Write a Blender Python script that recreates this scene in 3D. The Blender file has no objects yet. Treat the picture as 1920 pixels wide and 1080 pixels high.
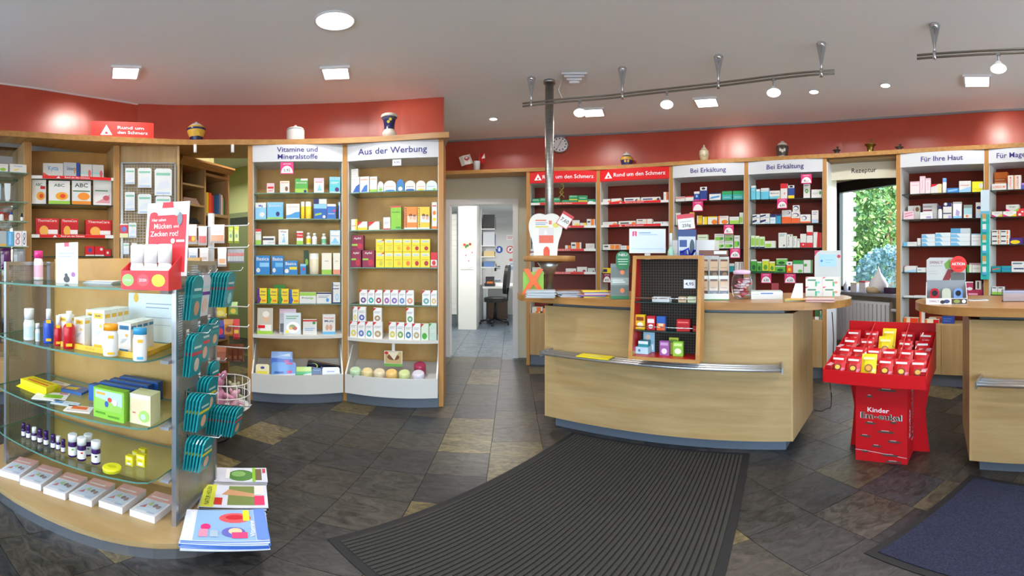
import bpy, math, random
from mathutils import Vector, Matrix
random.seed(7)
sc = bpy.context.scene
col = sc.collection
PI = math.pi
sin, cos, tan, atan2, rad = math.sin, math.cos, math.tan, math.atan2, math.radians

# ------------------------------------------------------------ camera (stitched panorama: equirectangular crop)
F, PX0, PY0, EYE = 740.6, 960.0, 496.0, 1.22      # pixels per radian, image centre, horizon row, eye height
cam_d = bpy.data.cameras.new('camera'); cam = bpy.data.objects.new('camera', cam_d); col.objects.link(cam)
cam.location = (0, 0, EYE); cam.rotation_euler = (PI/2, 0, 0)
cam_d.type = 'PANO'
pc = cam_d if hasattr(cam_d, 'longitude_min') else cam_d.cycles
pc.panorama_type = 'EQUIRECTANGULAR'
pc.longitude_min, pc.longitude_max = -960/F, 960/F
pc.latitude_min, pc.latitude_max = -(1080-PY0)/F, PY0/F
sc.camera = cam
# ------------------------------------------------------------ world, exposure
sc.view_settings.view_transform = 'Standard'; sc.view_settings.look = 'None'
sc.view_settings.exposure = -0.1; sc.view_settings.gamma = 1.0
try: sc.view_settings.use_curve_mapping = False
except Exception: pass
w = bpy.data.worlds.new('sky'); sc.world = w; w.use_nodes = True
nt = w.node_tree; bg = nt.nodes['Background']
sky = nt.nodes.new('ShaderNodeTexSky'); sky.sky_type = 'NISHITA'; sky.sun_disc = False
sky.sun_elevation = rad(38); sky.sun_rotation = rad(60); sky.air_density = 1.0; sky.dust_density = 1.5
nt.links.new(sky.outputs[0], bg.inputs[0]); bg.inputs[1].default_value = 2.6
sd = bpy.data.lights.new('sun', 'SUN'); sd.energy = 19.0; sd.angle = rad(1.0); sd.color = (1, .95, .88)
sun = bpy.data.objects.new('sun', sd); col.objects.link(sun); sun.rotation_euler = Vector((.68, .2, -.7)).to_track_quat('-Z', 'Y').to_euler()
sc.cycles.max_bounces = 8; sc.cycles.transparent_max_bounces = 24; sc.cycles.sample_clamp_indirect = 6

# ------------------------------------------------------------ pixels to places
def lon(px): return (px-PX0)/F
def at_r(px, py, r): t = lon(px); return Vector((r*sin(t), r*cos(t), EYE-r*tan((py-PY0)/F)))
def on_z(px, py, z): return at_r(px, py, (EYE-z)/tan((py-PY0)/F))
def on_plane(px, py, p0, n):
    d = at_r(px, py, 1.0)-Vector((0, 0, EYE)); t = (Vector(p0)-Vector((0, 0, EYE))).dot(n)/d.dot(n)
    return Vector((0, 0, EYE))+d*t
# ------------------------------------------------------------ colours and materials
def lin(c):
    if isinstance(c, str):
        c = NAMED.get(c, c); c = tuple(int(c[i:i+2], 16)/255 for i in (0, 2, 4))
    return tuple(((v+.055)/1.055)**2.4 if v > .04045 else v/12.92 for v in c)
NAMED = dict(W='E2E0DB', K='1B1B1E', R='D6202A', G='3C9B3C', B='2456B0', Y='F2D21E', O='EE7A22', N='232A66', T='1C8E95',
    lb='8CC6EC', lg='9CCB4A', pk='E2307A', pp='5B2A7A', gr='B9BBBC', dg='1E5A33', br='8A5A3A', cr='EFE6CC', mb='4A9AD4',
    tq='5EC4CC', lp='E9C3CF', bo='8E1F45', dk='3A3A40', tan='C79A63', sg='C9D6BE', lv='B7A6D6', dr='7A1512')
MATS = {}
def mat(name, c=(.8, .8, .8), rough=.5, metal=0, spec=.5, emit=0, attr=False, noise=None, bump=None, coat=0):
    m = bpy.data.materials.new(name); m.use_nodes = True; nt = m.node_tree; b = nt.nodes['Principled BSDF']
    c = lin(c)
    b.inputs['Base Color'].default_value = (*c, 1); b.inputs['Roughness'].default_value = rough; b.inputs['Metallic'].default_value = metal
    b.inputs['Specular IOR Level'].default_value = spec; b.inputs['Coat Weight'].default_value = coat
    if attr:
        a = nt.nodes.new('ShaderNodeAttribute'); a.attribute_name = 'Col'; nt.links.new(a.outputs['Color'], b.inputs['Base Color'])
    if emit:
        b.inputs['Emission Color'].default_value = (*c, 1); b.inputs['Emission Strength'].default_value = emit
        if attr: nt.links.new(a.outputs['Color'], b.inputs['Emission Color'])
    if noise:   # (scale xyz, colour2, detail, lo, hi)
        sxyz, c2, det, lo, hi = noise
        tc = nt.nodes.new('ShaderNodeTexCoord'); mp = nt.nodes.new('ShaderNodeMapping'); mp.inputs['Scale'].default_value = sxyz
        nz = nt.nodes.new('ShaderNodeTexNoise'); nz.inputs['Scale'].default_value = 1; nz.inputs['Detail'].default_value = det
        nz.inputs['Roughness'].default_value = .6
        rp = nt.nodes.new('ShaderNodeValToRGB'); rp.color_ramp.elements[0].position = lo; rp.color_ramp.elements[1].position = hi
        rp.color_ramp.elements[0].color = (*c, 1); rp.color_ramp.elements[1].color = (*lin(c2), 1)
        nt.links.new(tc.outputs['Object'], mp.inputs[0]); nt.links.new(mp.outputs[0], nz.inputs['Vector'])
        nt.links.new(nz.outputs[0], rp.inputs[0]); nt.links.new(rp.outputs[0], b.inputs['Base Color'])
        if bump:
            bp = nt.nodes.new('ShaderNodeBump'); bp.inputs['Strength'].default_value = bump; bp.inputs['Distance'].default_value = .002
            nt.links.new(nz.outputs[0], bp.inputs['Height']); nt.links.new(bp.outputs[0], b.inputs['Normal'])
    MATS[name] = m
    return m
mat('print', rough=.45, attr=True); mat('gloss', rough=.18, attr=True); mat('foil', rough=.22, attr=True, coat=.5)
mat('maple_x', 'B4986A', .38, noise=((2, 9, 22), 'A68656', 4, .35, .7)); mat('maple_z', 'BC9C6C', .38, noise=((18, 18, 1.6), 'AE8B58', 4, .35, .7))
mat('beech_z', 'C28E4E', .4, noise=((30, 30, 1.5), 'AE783A', 4, .35, .7)); mat('beech_x', 'BE8E52', .36, noise=((2.5, 26, 26), 'A6743C', 4, .35, .7))
mat('maple_back', 'CFA05C', .45, noise=((7, 7, 5), 'C4924C', 3, .35, .7)); mat('counter_top', 'AE7F48', .3, noise=((3, 24, 24), '986A36', 4, .35, .7))
mat('white_laminate', 'D8D6CF', .4); mat('white_gloss', 'EDEDEC', .25); mat('sign_white', 'D4D7DA', .4); mat('sign_red', 'E0181C', .35)
mat('dark_red', '7A2413', .42, spec=.35); mat('red_band', 'BC4E38', .33, spec=.6, noise=((3, 3, 3), 'B44631', 2, .3, .7))
mat('ceiling', 'F4F7F5', .9, spec=.1); mat('pavement', 'C4C4C6', .9, noise=((3, 3, 3), 'B4B4B8', 3, .3, .7)); mat('wall_beige', 'DEDAC2', .8); mat('wall_white', 'D9DBDA', .8); mat('wall_green', 'BFC588', .85)
mat('plinth', '6F7680', .45, metal=.3); mat('alu', 'B4B6B8', .32, metal=.9); mat('steel', 'C2C2C0', .36, metal=1, noise=((4, 4, 60), 'A6A6A4', 2, .3, .7))
mat('chrome', 'E2E3E5', .12, metal=1); mat('bar_steel', 'D0D2D4', .34, metal=.85); mat('white_metal', 'E9E9E8', .35); mat('black', '151517', .45); mat('black_leather', '1A1A1C', .5)
mat('red_card', 'CC0F1A', .4); mat('white_card', 'F0EFEC', .5); mat('rail_brown', '8A8478', .35, metal=.7); mat('grey_plastic', '8E9093', .4)
mat('navy_text', '24207A', .5); mat('white_text', 'F8F8F8', .5); mat('dark_gap', '1A1512', .8); mat('radiator', 'E7E9EA', .35)
mat('mat_dark', '34332F', .95, spec=.1, noise=((240, 240, 240), '44433F', 2, .3, .7)); mat('mat_rib', '191919', .9, spec=.1)
mat('mat_navy', '23242E', .95, spec=.1, noise=((160, 160, 160), '34364A', 2, .3, .7)); mat('rubber', '141416', .7)
mat('lamp_glow', 'FFFFFF', .5, emit=14); mat('lamp_big', 'FFFFFF', .5, emit=7); mat('screen', 'C9D6F4', .3, emit=.75)
mat('screen_blue', '9CC4EE', .3, emit=.7); mat('brass', '8A7A3A', .3, metal=1); mat('pewter', '5E6260', .35, metal=.9)
mat('porcelain', 'E8E2D4', .25, attr=True); mat('stone_sill', '8A8C92', .35); mat('brick_white', 'E4E2E6', .8)
mat('leaf', '7FA05A', .6, attr=True); mat('plush', 'C98AA8', .9); mat('clear_red', 'B01818', .3)
def glassy(name, tint, fac=.9, rough=.03, base=.05):
    m = bpy.data.materials.new(name); m.use_nodes = True; nt = m.node_tree; nt.nodes.clear()
    o = nt.nodes.new('ShaderNodeOutputMaterial'); mx = nt.nodes.new('ShaderNodeMixShader'); tr = nt.nodes.new('ShaderNodeBsdfTransparent')
    gl = nt.nodes.new('ShaderNodeBsdfGlossy'); lw = nt.nodes.new('ShaderNodeLayerWeight'); lw.inputs[0].default_value = .5
    pw = nt.nodes.new('ShaderNodeMath'); pw.operation = 'POWER'; pw.inputs[1].default_value = 5; nt.links.new(lw.outputs['Facing'], pw.inputs[0])
    ma = nt.nodes.new('ShaderNodeMath'); ma.operation = 'MULTIPLY_ADD'; ma.inputs[1].default_value = fac; ma.inputs[2].default_value = base; nt.links.new(pw.outputs[0], ma.inputs[0])
    tr.inputs[0].default_value = (*lin(tint), 1); gl.inputs['Roughness'].default_value = rough
    nt.links.new(ma.outputs[0], mx.inputs[0]); nt.links.new(tr.outputs[0], mx.inputs[1]); nt.links.new(gl.outputs[0], mx.inputs[2])
    nt.links.new(mx.outputs[0], o.inputs[0]); MATS[name] = m
glassy('glass', 'E6F2EC', .7, .04, .06); glassy('clear', 'F4F4F6'); glassy('pane', 'F8FAFC', .6); glassy('clear_pink', 'E6CCE0')
mat('glass_edge', '5E8A7C', .2); mat('glass_edge_dark', '2C403C', .2)
m = mat('mirror', 'C8CCCC', .04, metal=1)
def perforated(name, c, scale, hole, metal=.6):
    m = mat(name, c, .4, metal=metal); nt = m.node_tree; b = nt.nodes['Principled BSDF']; o = nt.nodes['Material Output']
    tc = nt.nodes.new('ShaderNodeTexCoord'); sx = nt.nodes.new('ShaderNodeSeparateXYZ'); nt.links.new(tc.outputs['Object'], sx.inputs[0])
    outs = []
    for ax in (0, 2):   # holes in the local x-z grid
        ml = nt.nodes.new('ShaderNodeMath'); ml.operation = 'MULTIPLY'; ml.inputs[1].default_value = scale; nt.links.new(sx.outputs[ax], ml.inputs[0])
        fr = nt.nodes.new('ShaderNodeMath'); fr.operation = 'FRACT'; nt.links.new(ml.outputs[0], fr.inputs[0])
        lt = nt.nodes.new('ShaderNodeMath'); lt.operation = 'LESS_THAN'; lt.inputs[1].default_value = hole; nt.links.new(fr.outputs[0], lt.inputs[0]); outs.append(lt)
    mu = nt.nodes.new('ShaderNodeMath'); mu.operation = 'MULTIPLY'; nt.links.new(outs[0].outputs[0], mu.inputs[0]); nt.links.new(outs[1].outputs[0], mu.inputs[1])
    tr = nt.nodes.new('ShaderNodeBsdfTransparent'); mx = nt.nodes.new('ShaderNodeMixShader')
    nt.links.new(mu.outputs[0], mx.inputs[0]); nt.links.new(b.outputs[0], mx.inputs[1]); nt.links.new(tr.outputs[0], mx.inputs[2]); nt.links.new(mx.outputs[0], o.inputs[0])
perforated('perforated_steel', 'A9A8A2', 105, .62); perforated('wire_mesh', 'B0ACA4', 40, .8); perforated('case_mesh', '4A4038', 62, .7)
# slate-look vinyl tile: hue from per-object random, veins from noise
def slate():
    m = bpy.data.materials.new('slate_tile'); m.use_nodes = True; nt = m.node_tree; b = nt.nodes['Principled BSDF']; L = nt.links.new
    geo = nt.nodes.new('ShaderNodeNewGeometry'); oi = nt.nodes.new('ShaderNodeAttribute'); oi.attribute_name = 'Col'
    ad = nt.nodes.new('ShaderNodeVectorMath'); ad.operation = 'MULTIPLY_ADD'; ad.inputs[1].default_value = (1, 1.9, 1)
    L(geo.outputs['Position'], ad.inputs[0]); sc2 = nt.nodes.new('ShaderNodeVectorMath'); sc2.operation = 'SCALE'; sc2.inputs['Scale'].default_value = 9
    L(oi.outputs['Color'], sc2.inputs[0]); L(sc2.outputs[0], ad.inputs[2])
    n1 = nt.nodes.new('ShaderNodeTexNoise'); n1.inputs['Scale'].default_value = 9; n1.inputs['Detail'].default_value = 8; n1.inputs['Roughness'].default_value = .72
    n1.inputs['Distortion'].default_value = 1.6; L(ad.outputs[0], n1.inputs['Vector'])
    n2 = nt.nodes.new('ShaderNodeTexNoise'); n2.inputs['Scale'].default_value = 26; n2.inputs['Detail'].default_value = 6; n2.inputs['Distortion'].default_value = 2.5; L(ad.outputs[0], n2.inputs['Vector'])
    r1 = nt.nodes.new('ShaderNodeValToRGB'); e = r1.color_ramp.elements
    e[0].position = .33; e[0].color = (.22, .22, .22, 1); e[1].position = .68; e[1].color = (1.9, 1.9, 1.9, 1)
    L(n1.outputs[0], r1.inputs[0])
    mu = nt.nodes.new('ShaderNodeMix'); mu.data_type = 'RGBA'; mu.blend_type = 'MULTIPLY'; mu.inputs[0].default_value = 1
    L(oi.outputs['Color'], mu.inputs[6]); L(r1.outputs[0], mu.inputs[7])
    r2 = nt.nodes.new('ShaderNodeValToRGB'); e = r2.color_ramp.elements; e[0].position = .62; e[0].color = (0, 0, 0, 1); e[1].position = .76; e[1].color = (.55, .55, .55, 1)
    L(n2.outputs[0], r2.inputs[0])
    mx = nt.nodes.new('ShaderNodeMix'); mx.data_type = 'RGBA'; mx.inputs[7].default_value = (*lin('6E4238'), 1)
    L(r2.outputs[0], mx.inputs[0]); L(mu.outputs[2], mx.inputs[6]); L(mx.outputs[2], b.inputs['Base Color'])
    b.inputs['Roughness'].default_value = .36; b.inputs['Specular IOR Level'].default_value = .45
    bp = nt.nodes.new('ShaderNodeBump'); bp.inputs['Strength'].default_value = .25; bp.inputs['Distance'].default_value = .004
    L(n1.outputs[0], bp.inputs['Height']); L(bp.outputs[0], b.inputs['Normal']); MATS['slate_tile'] = m
slate()

# ------------------------------------------------------------ mesh builder
_txt = {}
def text_mesh(s, bold):
    k = (s, bold)
    if k not in _txt:
        cu = bpy.data.curves.new('t', 'FONT'); cu.body = s; cu.align_x = 'CENTER'; cu.align_y = 'CENTER'; cu.resolution_u = 2; cu.offset = bold; cu.size = 1
        o = bpy.data.objects.new('t', cu); col.objects.link(o)
        me = bpy.data.meshes.new_from_object(o.evaluated_get(bpy.context.evaluated_depsgraph_get()))
        _txt[k] = ([v.co.copy() for v in me.vertices], [tuple(p.vertices) for p in me.polygons])
        bpy.data.objects.remove(o); bpy.data.curves.remove(cu); bpy.data.meshes.remove(me)
    return _txt[k]
class MB:
    def __init__(s, c='W'): s.v = []; s.f = []; s.c = []; s.m = []; s.cur = c; s.mi = 0; s.sm = []; s.smooth = False
    def face(s, pts, c=None):
        i = len(s.v); s.v += [Vector(p) for p in pts]; s.f.append(tuple(range(i, i+len(pts)))); s._a(c)
    def _a(s, c): s.c.append(lin(c if c is not None else s.cur)); s.m.append(s.mi); s.sm.append(s.smooth)
    def mesh(s, vs, fs, c=None):
        i = len(s.v); s.v += [Vector(p) for p in vs]
        for f in fs: s.f.append(tuple(i+k for k in f)); s._a(c)
    def box(s, x0, x1, y0, y1, z0, z1, c=None, M=None):
        vs = [Vector(p) for p in ((x0, y0, z0), (x1, y0, z0), (x1, y1, z0), (x0, y1, z0), (x0, y0, z1), (x1, y0, z1), (x1, y1, z1), (x0, y1, z1))]
        if M: vs = [M@p for p in vs]
        s.mesh(vs, ((3, 2, 1, 0), (4, 5, 6, 7), (0, 1, 5, 4), (1, 2, 6, 5), (2, 3, 7, 6), (3, 0, 4, 7)), c); return s
    def prism(s, poly, z0, z1, c=None, axis='z', M=None):
        """polygon of (a, b) swept along an axis: z -> (a, b, t), y -> (a, t, b), x -> (t, a, b)"""
        f = {'z': lambda a, b, t: (a, b, t), 'y': lambda a, b, t: (a, t, b), 'x': lambda a, b, t: (t, a, b)}[axis]
        n = len(poly); vs = [Vector(f(a, b, z0)) for a, b in poly]+[Vector(f(a, b, z1)) for a, b in poly]
        if M: vs = [M@p for p in vs]
        ar = sum(poly[i][0]*poly[(i+1) % n][1]-poly[(i+1) % n][0]*poly[i][1] for i in range(n))
        flip = (ar < 0) != (axis == 'y') != (z1 < z0)
        fs = [tuple(reversed(range(n))), tuple(range(n, 2*n))]+[(i, (i+1) % n, n+(i+1) % n, n+i) for i in range(n)]
        if flip: fs = [tuple(reversed(q)) for q in fs]
        s.mesh(vs, fs, c); return s
    def lathe(s, prof, seg=16, c=None, M=None, cols=None):
        """profile of (radius, z) bottom to top, turned about z"""
        n = len(prof); vs = []
        for r, z in prof:
            for k in range(seg): vs.append(Vector((r*cos(2*PI*k/seg), r*sin(2*PI*k/seg), z)))
        if M: vs = [M@p for p in vs]
        i0 = len(s.v); s.v += vs; sv = s.smooth; s.smooth = True
        for j in range(n-1):
            for k in range(seg):
                k2 = (k+1) % seg; s.f.append((i0+j*seg+k, i0+j*seg+k2, i0+(j+1)*seg+k2, i0+(j+1)*seg+k)); s._a(cols[j] if cols else c)
        s.smooth = False
        if prof[0][0] > 1e-6: s.f.append(tuple(i0+k for k in reversed(range(seg)))); s._a(cols[0] if cols else c)
        if prof[-1][0] > 1e-6: s.f.append(tuple(i0+(n-1)*seg+k for k in range(seg))); s._a(cols[-1] if cols else c)
        s.smooth = sv; return s
    def tube(s, pts, r, seg=8, c=None):
        pts = [Vector(p) for p in pts]; i0 = len(s.v); n = len(pts)
        for j, p in enumerate(pts):
            d = (pts[min(j+1, n-1)]-pts[max(j-1, 0)]).normalized()
            a = d.cross(Vector((0, 0, 1)) if abs(d.z) < .95 else Vector((1, 0, 0))).normalized(); b = d.cross(a)
            for k in range(seg): s.v.append(p+a*(r*cos(2*PI*k/seg))+b*(r*sin(2*PI*k/seg)))
        sv = s.smooth; s.smooth = True
        for j in range(n-1):
            for k in range(seg):
                k2 = (k+1) % seg; s.f.append((i0+j*seg+k, i0+(j+1)*seg+k, i0+(j+1)*seg+k2, i0+j*seg+k2)); s._a(c)
        s.smooth = False
        s.f.append(tuple(i0+k for k in range(seg))); s._a(c); s.f.append(tuple(i0+(n-1)*seg+k for k in reversed(range(seg)))); s._a(c)
        s.smooth = sv; return s
    def text(s, t, M, size, c=None, bold=.012, width=None):
        """letters in the local x-z plane facing -y, centred; width squeezes or stretches to fit"""
        vs, fs = text_mesh(t, bold)
        if not vs: return s
        k = size
        if width:
            w0 = max(v.x for v in vs)-min(v.x for v in vs); kx = width/w0
        else: kx = size
        s.mesh([M@Vector((v.x*kx, 0, v.y*k)) for v in vs], fs, c); return s
    def art(s, ops, w, h, y=0.0, x0=None, M=None):
        """flat print on a front face: ops in fractions of width and height"""
        x0 = -w/2 if x0 is None else x0; M = M or Matrix(); st = .0004; yy = y
        for op in ops.split():
            yy -= st; k, a, c = op.split(':')[:3]; g = [float(q) for q in a.split(',')]
            P = lambda x, z: M@Vector((x0+x*w, yy, z*h))
            if k == 'r': s.face([P(g[0], g[1]), P(g[2], g[1]), P(g[2], g[3]), P(g[0], g[3])], c)
            elif k == 'p': s.face([P(g[i], g[i+1]) for i in range(0, len(g), 2)], c)
            elif k == 'e': s.face([P(g[0]+g[2]*cos(2*PI*i/14), g[1]+g[3]*sin(2*PI*i/14)) for i in range(14)], c)
            elif k == 't':
                t = op.split(':', 3)[3].replace('_', ' ')
                s.text(t, M@Matrix.Translation((x0+g[0]*w, yy, g[1]*h)), g[2]*h, c, width=(g[3]*w if len(g) > 3 else None), bold=(g[4] if len(g) > 4 else .012))
            elif k == 'v':
                t = op.split(':', 3)[3].replace('_', ' ')
                s.text(t, M@Matrix.Translation((x0+g[0]*w, yy, g[1]*h))@Matrix.Rotation(-PI/2, 4, 'Y'), g[2]*w, c, width=(g[3]*h if len(g) > 3 else None), bold=(g[4] if len(g) > 4 else .012))
        return s
    def build(s, name, mats, parent=None, M=None):
        me = bpy.data.meshes.new(name); me.from_pydata(s.v, [], s.f)
        ca = me.color_attributes.new('Col', 'FLOAT_COLOR', 'CORNER'); d = []
        for p, c in zip(s.f, s.c): d += [*c, 1.0]*len(p)
        ca.data.foreach_set('color', d)
        me.polygons.foreach_set('material_index', s.m); me.polygons.foreach_set('use_smooth', s.sm)
        for q in ([mats] if isinstance(mats, str) else mats): me.materials.append(MATS[q])
        me.update(); o = bpy.data.objects.new(name, me); col.objects.link(o)
        if parent: o.parent = parent
        if M is not None: o.matrix_world = M
        return o
def tag(o, label, cat, group=None):
    o['label'] = label; o['category'] = cat
    if group: o['group'] = group
    return o
def thing(name, label, cat, M=None, group=None):
    o = bpy.data.objects.new(name, None); col.objects.link(o); o.empty_display_size = .05
    if M is not None: o.matrix_world = M
    return tag(o, label, cat, group)
def struct(o): o['kind'] = 'structure'; return o
def TR(x, y, z, a=0): return Matrix.Translation((x, y, z))@Matrix.Rotation(a, 4, 'Z')
def RX(a): return Matrix.Rotation(a, 4, 'X')
def RY(a): return Matrix.Rotation(a, 4, 'Y')
def copy_tree(o, M, label=None):
    c = o.copy(); col.objects.link(c); c.matrix_world = M
    if label: c['label'] = label
    for ch in o.children:
        d = ch.copy(); col.objects.link(d); d.parent = c
        for g in ch.children:
            e = g.copy(); col.objects.link(e); e.parent = d
    return c
def spot(name, loc, target, power, size_deg, blend=.5, rad_=.03, c=(1, .93, .84)):
    d = bpy.data.lights.new(name, 'SPOT'); d.energy = power; d.spot_size = rad(size_deg); d.spot_blend = blend; d.shadow_soft_size = rad_; d.color = c
    o = bpy.data.objects.new(name, d); o.location = loc
    o.rotation_euler = (Vector(target)-Vector(loc)).to_track_quat('-Z', 'Y').to_euler(); col.objects.link(o); return o
def area(name, loc, sx, sy, power, c=(1, .975, .95), shape='RECTANGLE', spread=150):
    d = bpy.data.lights.new(name, 'AREA'); d.energy = power; d.shape = shape; d.size = sx; d.size_y = sy; d.color = c; d.spread = rad(spread)
    o = bpy.data.objects.new(name, d); o.location = loc; col.objects.link(o); return o
# ============================================================ STRUCTURE
ZC = 2.87
fb = MB('3A3A3A'); fb.box(-6.2, 5.2, -4.2, 13.2, -.12, -.004); floor = struct(fb.build('floor', 'dark_gap'))
TILE = ['3A3731', '35332F', '3E3A33', '2F2E2D', '453F32', '5C5238', '333536', '38342D', '2A2A2B', '655A3C']
tmesh = []
for c in TILE:
    b = MB(c); e = .0012
    b.mesh([(-.1597, -.1527, -.004), (.1597, -.1527, -.004), (.1597, .1527, -.004), (-.1597, .1527, -.004), (-.1597+e, -.1527+e, 0), (.1597-e, -.1527+e, 0), (.1597-e, .1527-e, 0), (-.1597+e, .1527-e, 0)],
           ((4, 5, 6, 7), (0, 1, 5, 4), (1, 2, 6, 5), (2, 3, 7, 6), (3, 0, 4, 7)))
    o = b.build('floor_tile', 'slate_tile'); tmesh.append(o.data); bpy.data.objects.remove(o)
rest = MB(); cand = []
for i in range(-19, 17):
    off = random.choice((0, .104, .207)) + (.02 if i % 2 else 0)
    for j in range(-13, 43):
        x = .03+i*.32; y = 2.681+off+(j-9)*.306
        k = random.choices(range(10), (12, 12, 10, 13, 9, 6, 9, 8, 14, 5))[0]
        r = math.hypot(x, y); t = atan2(x, y); cand.append((0 if (r > .9 and abs(t) < 1.42 and r < 4.7) else 1, r, x, y, k))
cand.sort()
for n, (q, r, x, y, k) in enumerate(cand):
    if n < 300 and q == 0:
        o = bpy.data.objects.new('floor_tile', tmesh[k]); col.objects.link(o); o.parent = floor; o.location = (x, y, 0)
    else: rest.mesh([(x-.158, y-.151, -.0005), (x+.158, y-.151, -.0005), (x+.158, y+.151, -.0005), (x-.158, y+.151, -.0005)], ((0, 1, 2, 3),), TILE[k] if y < 5.1 else '55606A')
o = rest.build('floor_tiling', 'slate_tile', floor); o['kind'] = 'stuff'
b = MB(); b.box(-6.2, 5.2, -4.2, 13.2, ZC, ZC+.15); struct(b.build('ceiling', 'ceiling'))
def wall(name, boxes, m):
    b = MB()
    for q in boxes: b.box(*q)
    return struct(b.build(name, m))
YB = 5.07
wall('wall_back', [(-1.2, -.84, YB, YB+.12, 0, ZC), (-.84, .05, YB, YB+.12, 2.03, ZC), (.05, 4.1, YB, YB+.12, 0, ZC)], 'wall_beige')
XR = 3.87
wall('wall_right', [(XR, XR+.25, -4.2, 2.5, 0, ZC), (XR, XR+.25, 3.68, YB+.1, 0, ZC), (XR, XR+.25, 2.5, 3.68, 0, .86), (XR, XR+.25, 2.5, 3.68, 2.34, ZC)], 'wall_beige')
wall('wall_left', [(-4.0, -3.85, -4.2, 2.1, 0, ZC)], 'wall_white')
wall('wall_passage', [(-3.3, -3.16, 2.2, 3.36, 0, ZC), (-5.4, -5.25, 2.2, YB, 0, ZC), (-5.4, -1.15, YB, YB+.12, 0, ZC), (-5.4, -3.2, 2.1, 2.2, 0, ZC)], 'wall_green')
wall('wall_partition', [(-1.2, -1.08, 3.75, YB, 0, ZC)], 'wall_beige')
# shop front behind the viewer: three tall glazed bays between piers
wall('wall_front', [(-4.0, -3.5, -3.0, -2.8, 0, ZC), (-1.3, -1.0, -3.0, -2.8, 0, ZC), (1.2, 1.5, -3.0, -2.8, 0, ZC), (3.6, 4.1, -3.0, -2.8, 0, ZC), (-3.5, 3.6, -3.0, -2.8, 2.5, ZC), (-3.5, 3.6, -3.0, -2.8, 0, .25)], 'wall_white')
for n, (x0, x1) in enumerate(((-3.5, -1.3), (-1.0, 1.2), (1.5, 3.6))):
    b = MB()
    for q in ((x0, x0+.06, .25, 2.5), (x1-.06, x1, .25, 2.5), (x0, x1, .25, .31), (x0, x1, 2.44, 2.5)): b.box(q[0], q[1], -2.94, -2.88, q[2], q[3])
    f = struct(b.build('window_%d' % (n+2), 'alu')); g = MB(); g.box(x0+.05, x1-.05, -2.915, -2.905, .3, 2.46); g.build('pane', 'pane', f)
    d = bpy.data.lights.new('daylight_portal', 'AREA'); d.shape = 'RECTANGLE'; d.size = x1-x0; d.size_y = 2.2; d.cycles.is_portal = True
    o = bpy.data.objects.new('daylight_portal', d); o.location = ((x0+x1)/2, -2.86, 1.38); o.rotation_euler = (PI/2, 0, 0); col.objects.link(o)
b = MB(); b.box(-14, 14, -18, -3.02, -.2, -.12); struct(b.build('ground_street', 'pavement'))  # unseen ground added to bounce sunlight up onto the ceiling
# office beyond the doorway
wall('wall_office', [(-2.6, -2.48, YB+.12, 12.2, 0, ZC), (.75, .87, YB+.12, 12.2, 0, ZC), (-2.6, .87, 12.2, 12.32, 0, ZC)], 'wall_white')
b = MB()
for q in ((-.87, -.80, 0, 2.0), (.01, .08, 0, 2.0), (-.87, .08, 2.0, 2.07)): b.box(q[0], q[1], YB-.02, YB+.14, q[2], q[3])
struct(b.build('trim_1', 'white_metal'))

# ------------------------------------------------------------ arcs: post fronts on the two curved runs of shelving
ZR, ZL = 2.342, 2.285
PR = [at_r(px, 0, r).xy for px, r in ((990, 4.687), (1121.5, 4.598), (1258, 4.398), (1399, 4.221), (1546.5, 4.068), (1684, 3.903), (1849.5, 3.737))]
PR.append(PR[-1]+Vector((.075, -.835)))
PL = [at_r(px, 0, r).xy for px, r in ((-75, 3.2), (52, 3.32), (220, 3.43), (334, 3.44), (469, 3.42), (647, 3.40), (827, 3.243))]
def smooth_poly(pts, n=6):
    out = []; P = [pts[0]*2-pts[1]]+list(pts)+[pts[-1]*2-pts[-2]]
    for i in range(1, len(P)-2):
        for k in range(n):
            t = k/n; a, b_, c, d = P[i-1], P[i], P[i+1], P[i+2]
            out.append(.5*((2*b_)+(c-a)*t+(2*a-5*b_+4*c-d)*t*t+(3*b_-a-3*c+d)*t**3))
    return out+[pts[-1]]
def strip(name, front, back, z0, z1, m):
    poly = [tuple(p) for p in front]+[tuple(p) for p in reversed(back)]; b = MB()
    n = len(front); vs = [Vector((*p, z)) for z in (z0, z1) for p in list(front)+list(back)]; m2 = len(front)+len(back)
    for i in range(n-1):
        a, c, d, e = i, i+1, n+i+1, n+i
        b.face([vs[q] for q in (a, e, d, c)]); b.face([vs[m2+q] for q in (a, c, d, e)])
        b.face([vs[a], vs[c], vs[m2+c], vs[m2+a]]); b.face([vs[d], vs[e], vs[m2+e], vs[m2+d]])
    b.face([vs[0], vs[m2], vs[m2+n], vs[n]]); b.face([vs[n-1], vs[2*n-1], vs[m2+2*n-1], vs[m2+n-1]])
    return b.build(name, m)
def off(pts, d):
    out = []
    for i, p in enumerate(pts):
        t = (pts[min(i+1, len(pts)-1)]-pts[max(i-1, 0)]).normalized(); out.append(p+Vector((-t.y, t.x))*d)
    return out
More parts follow.
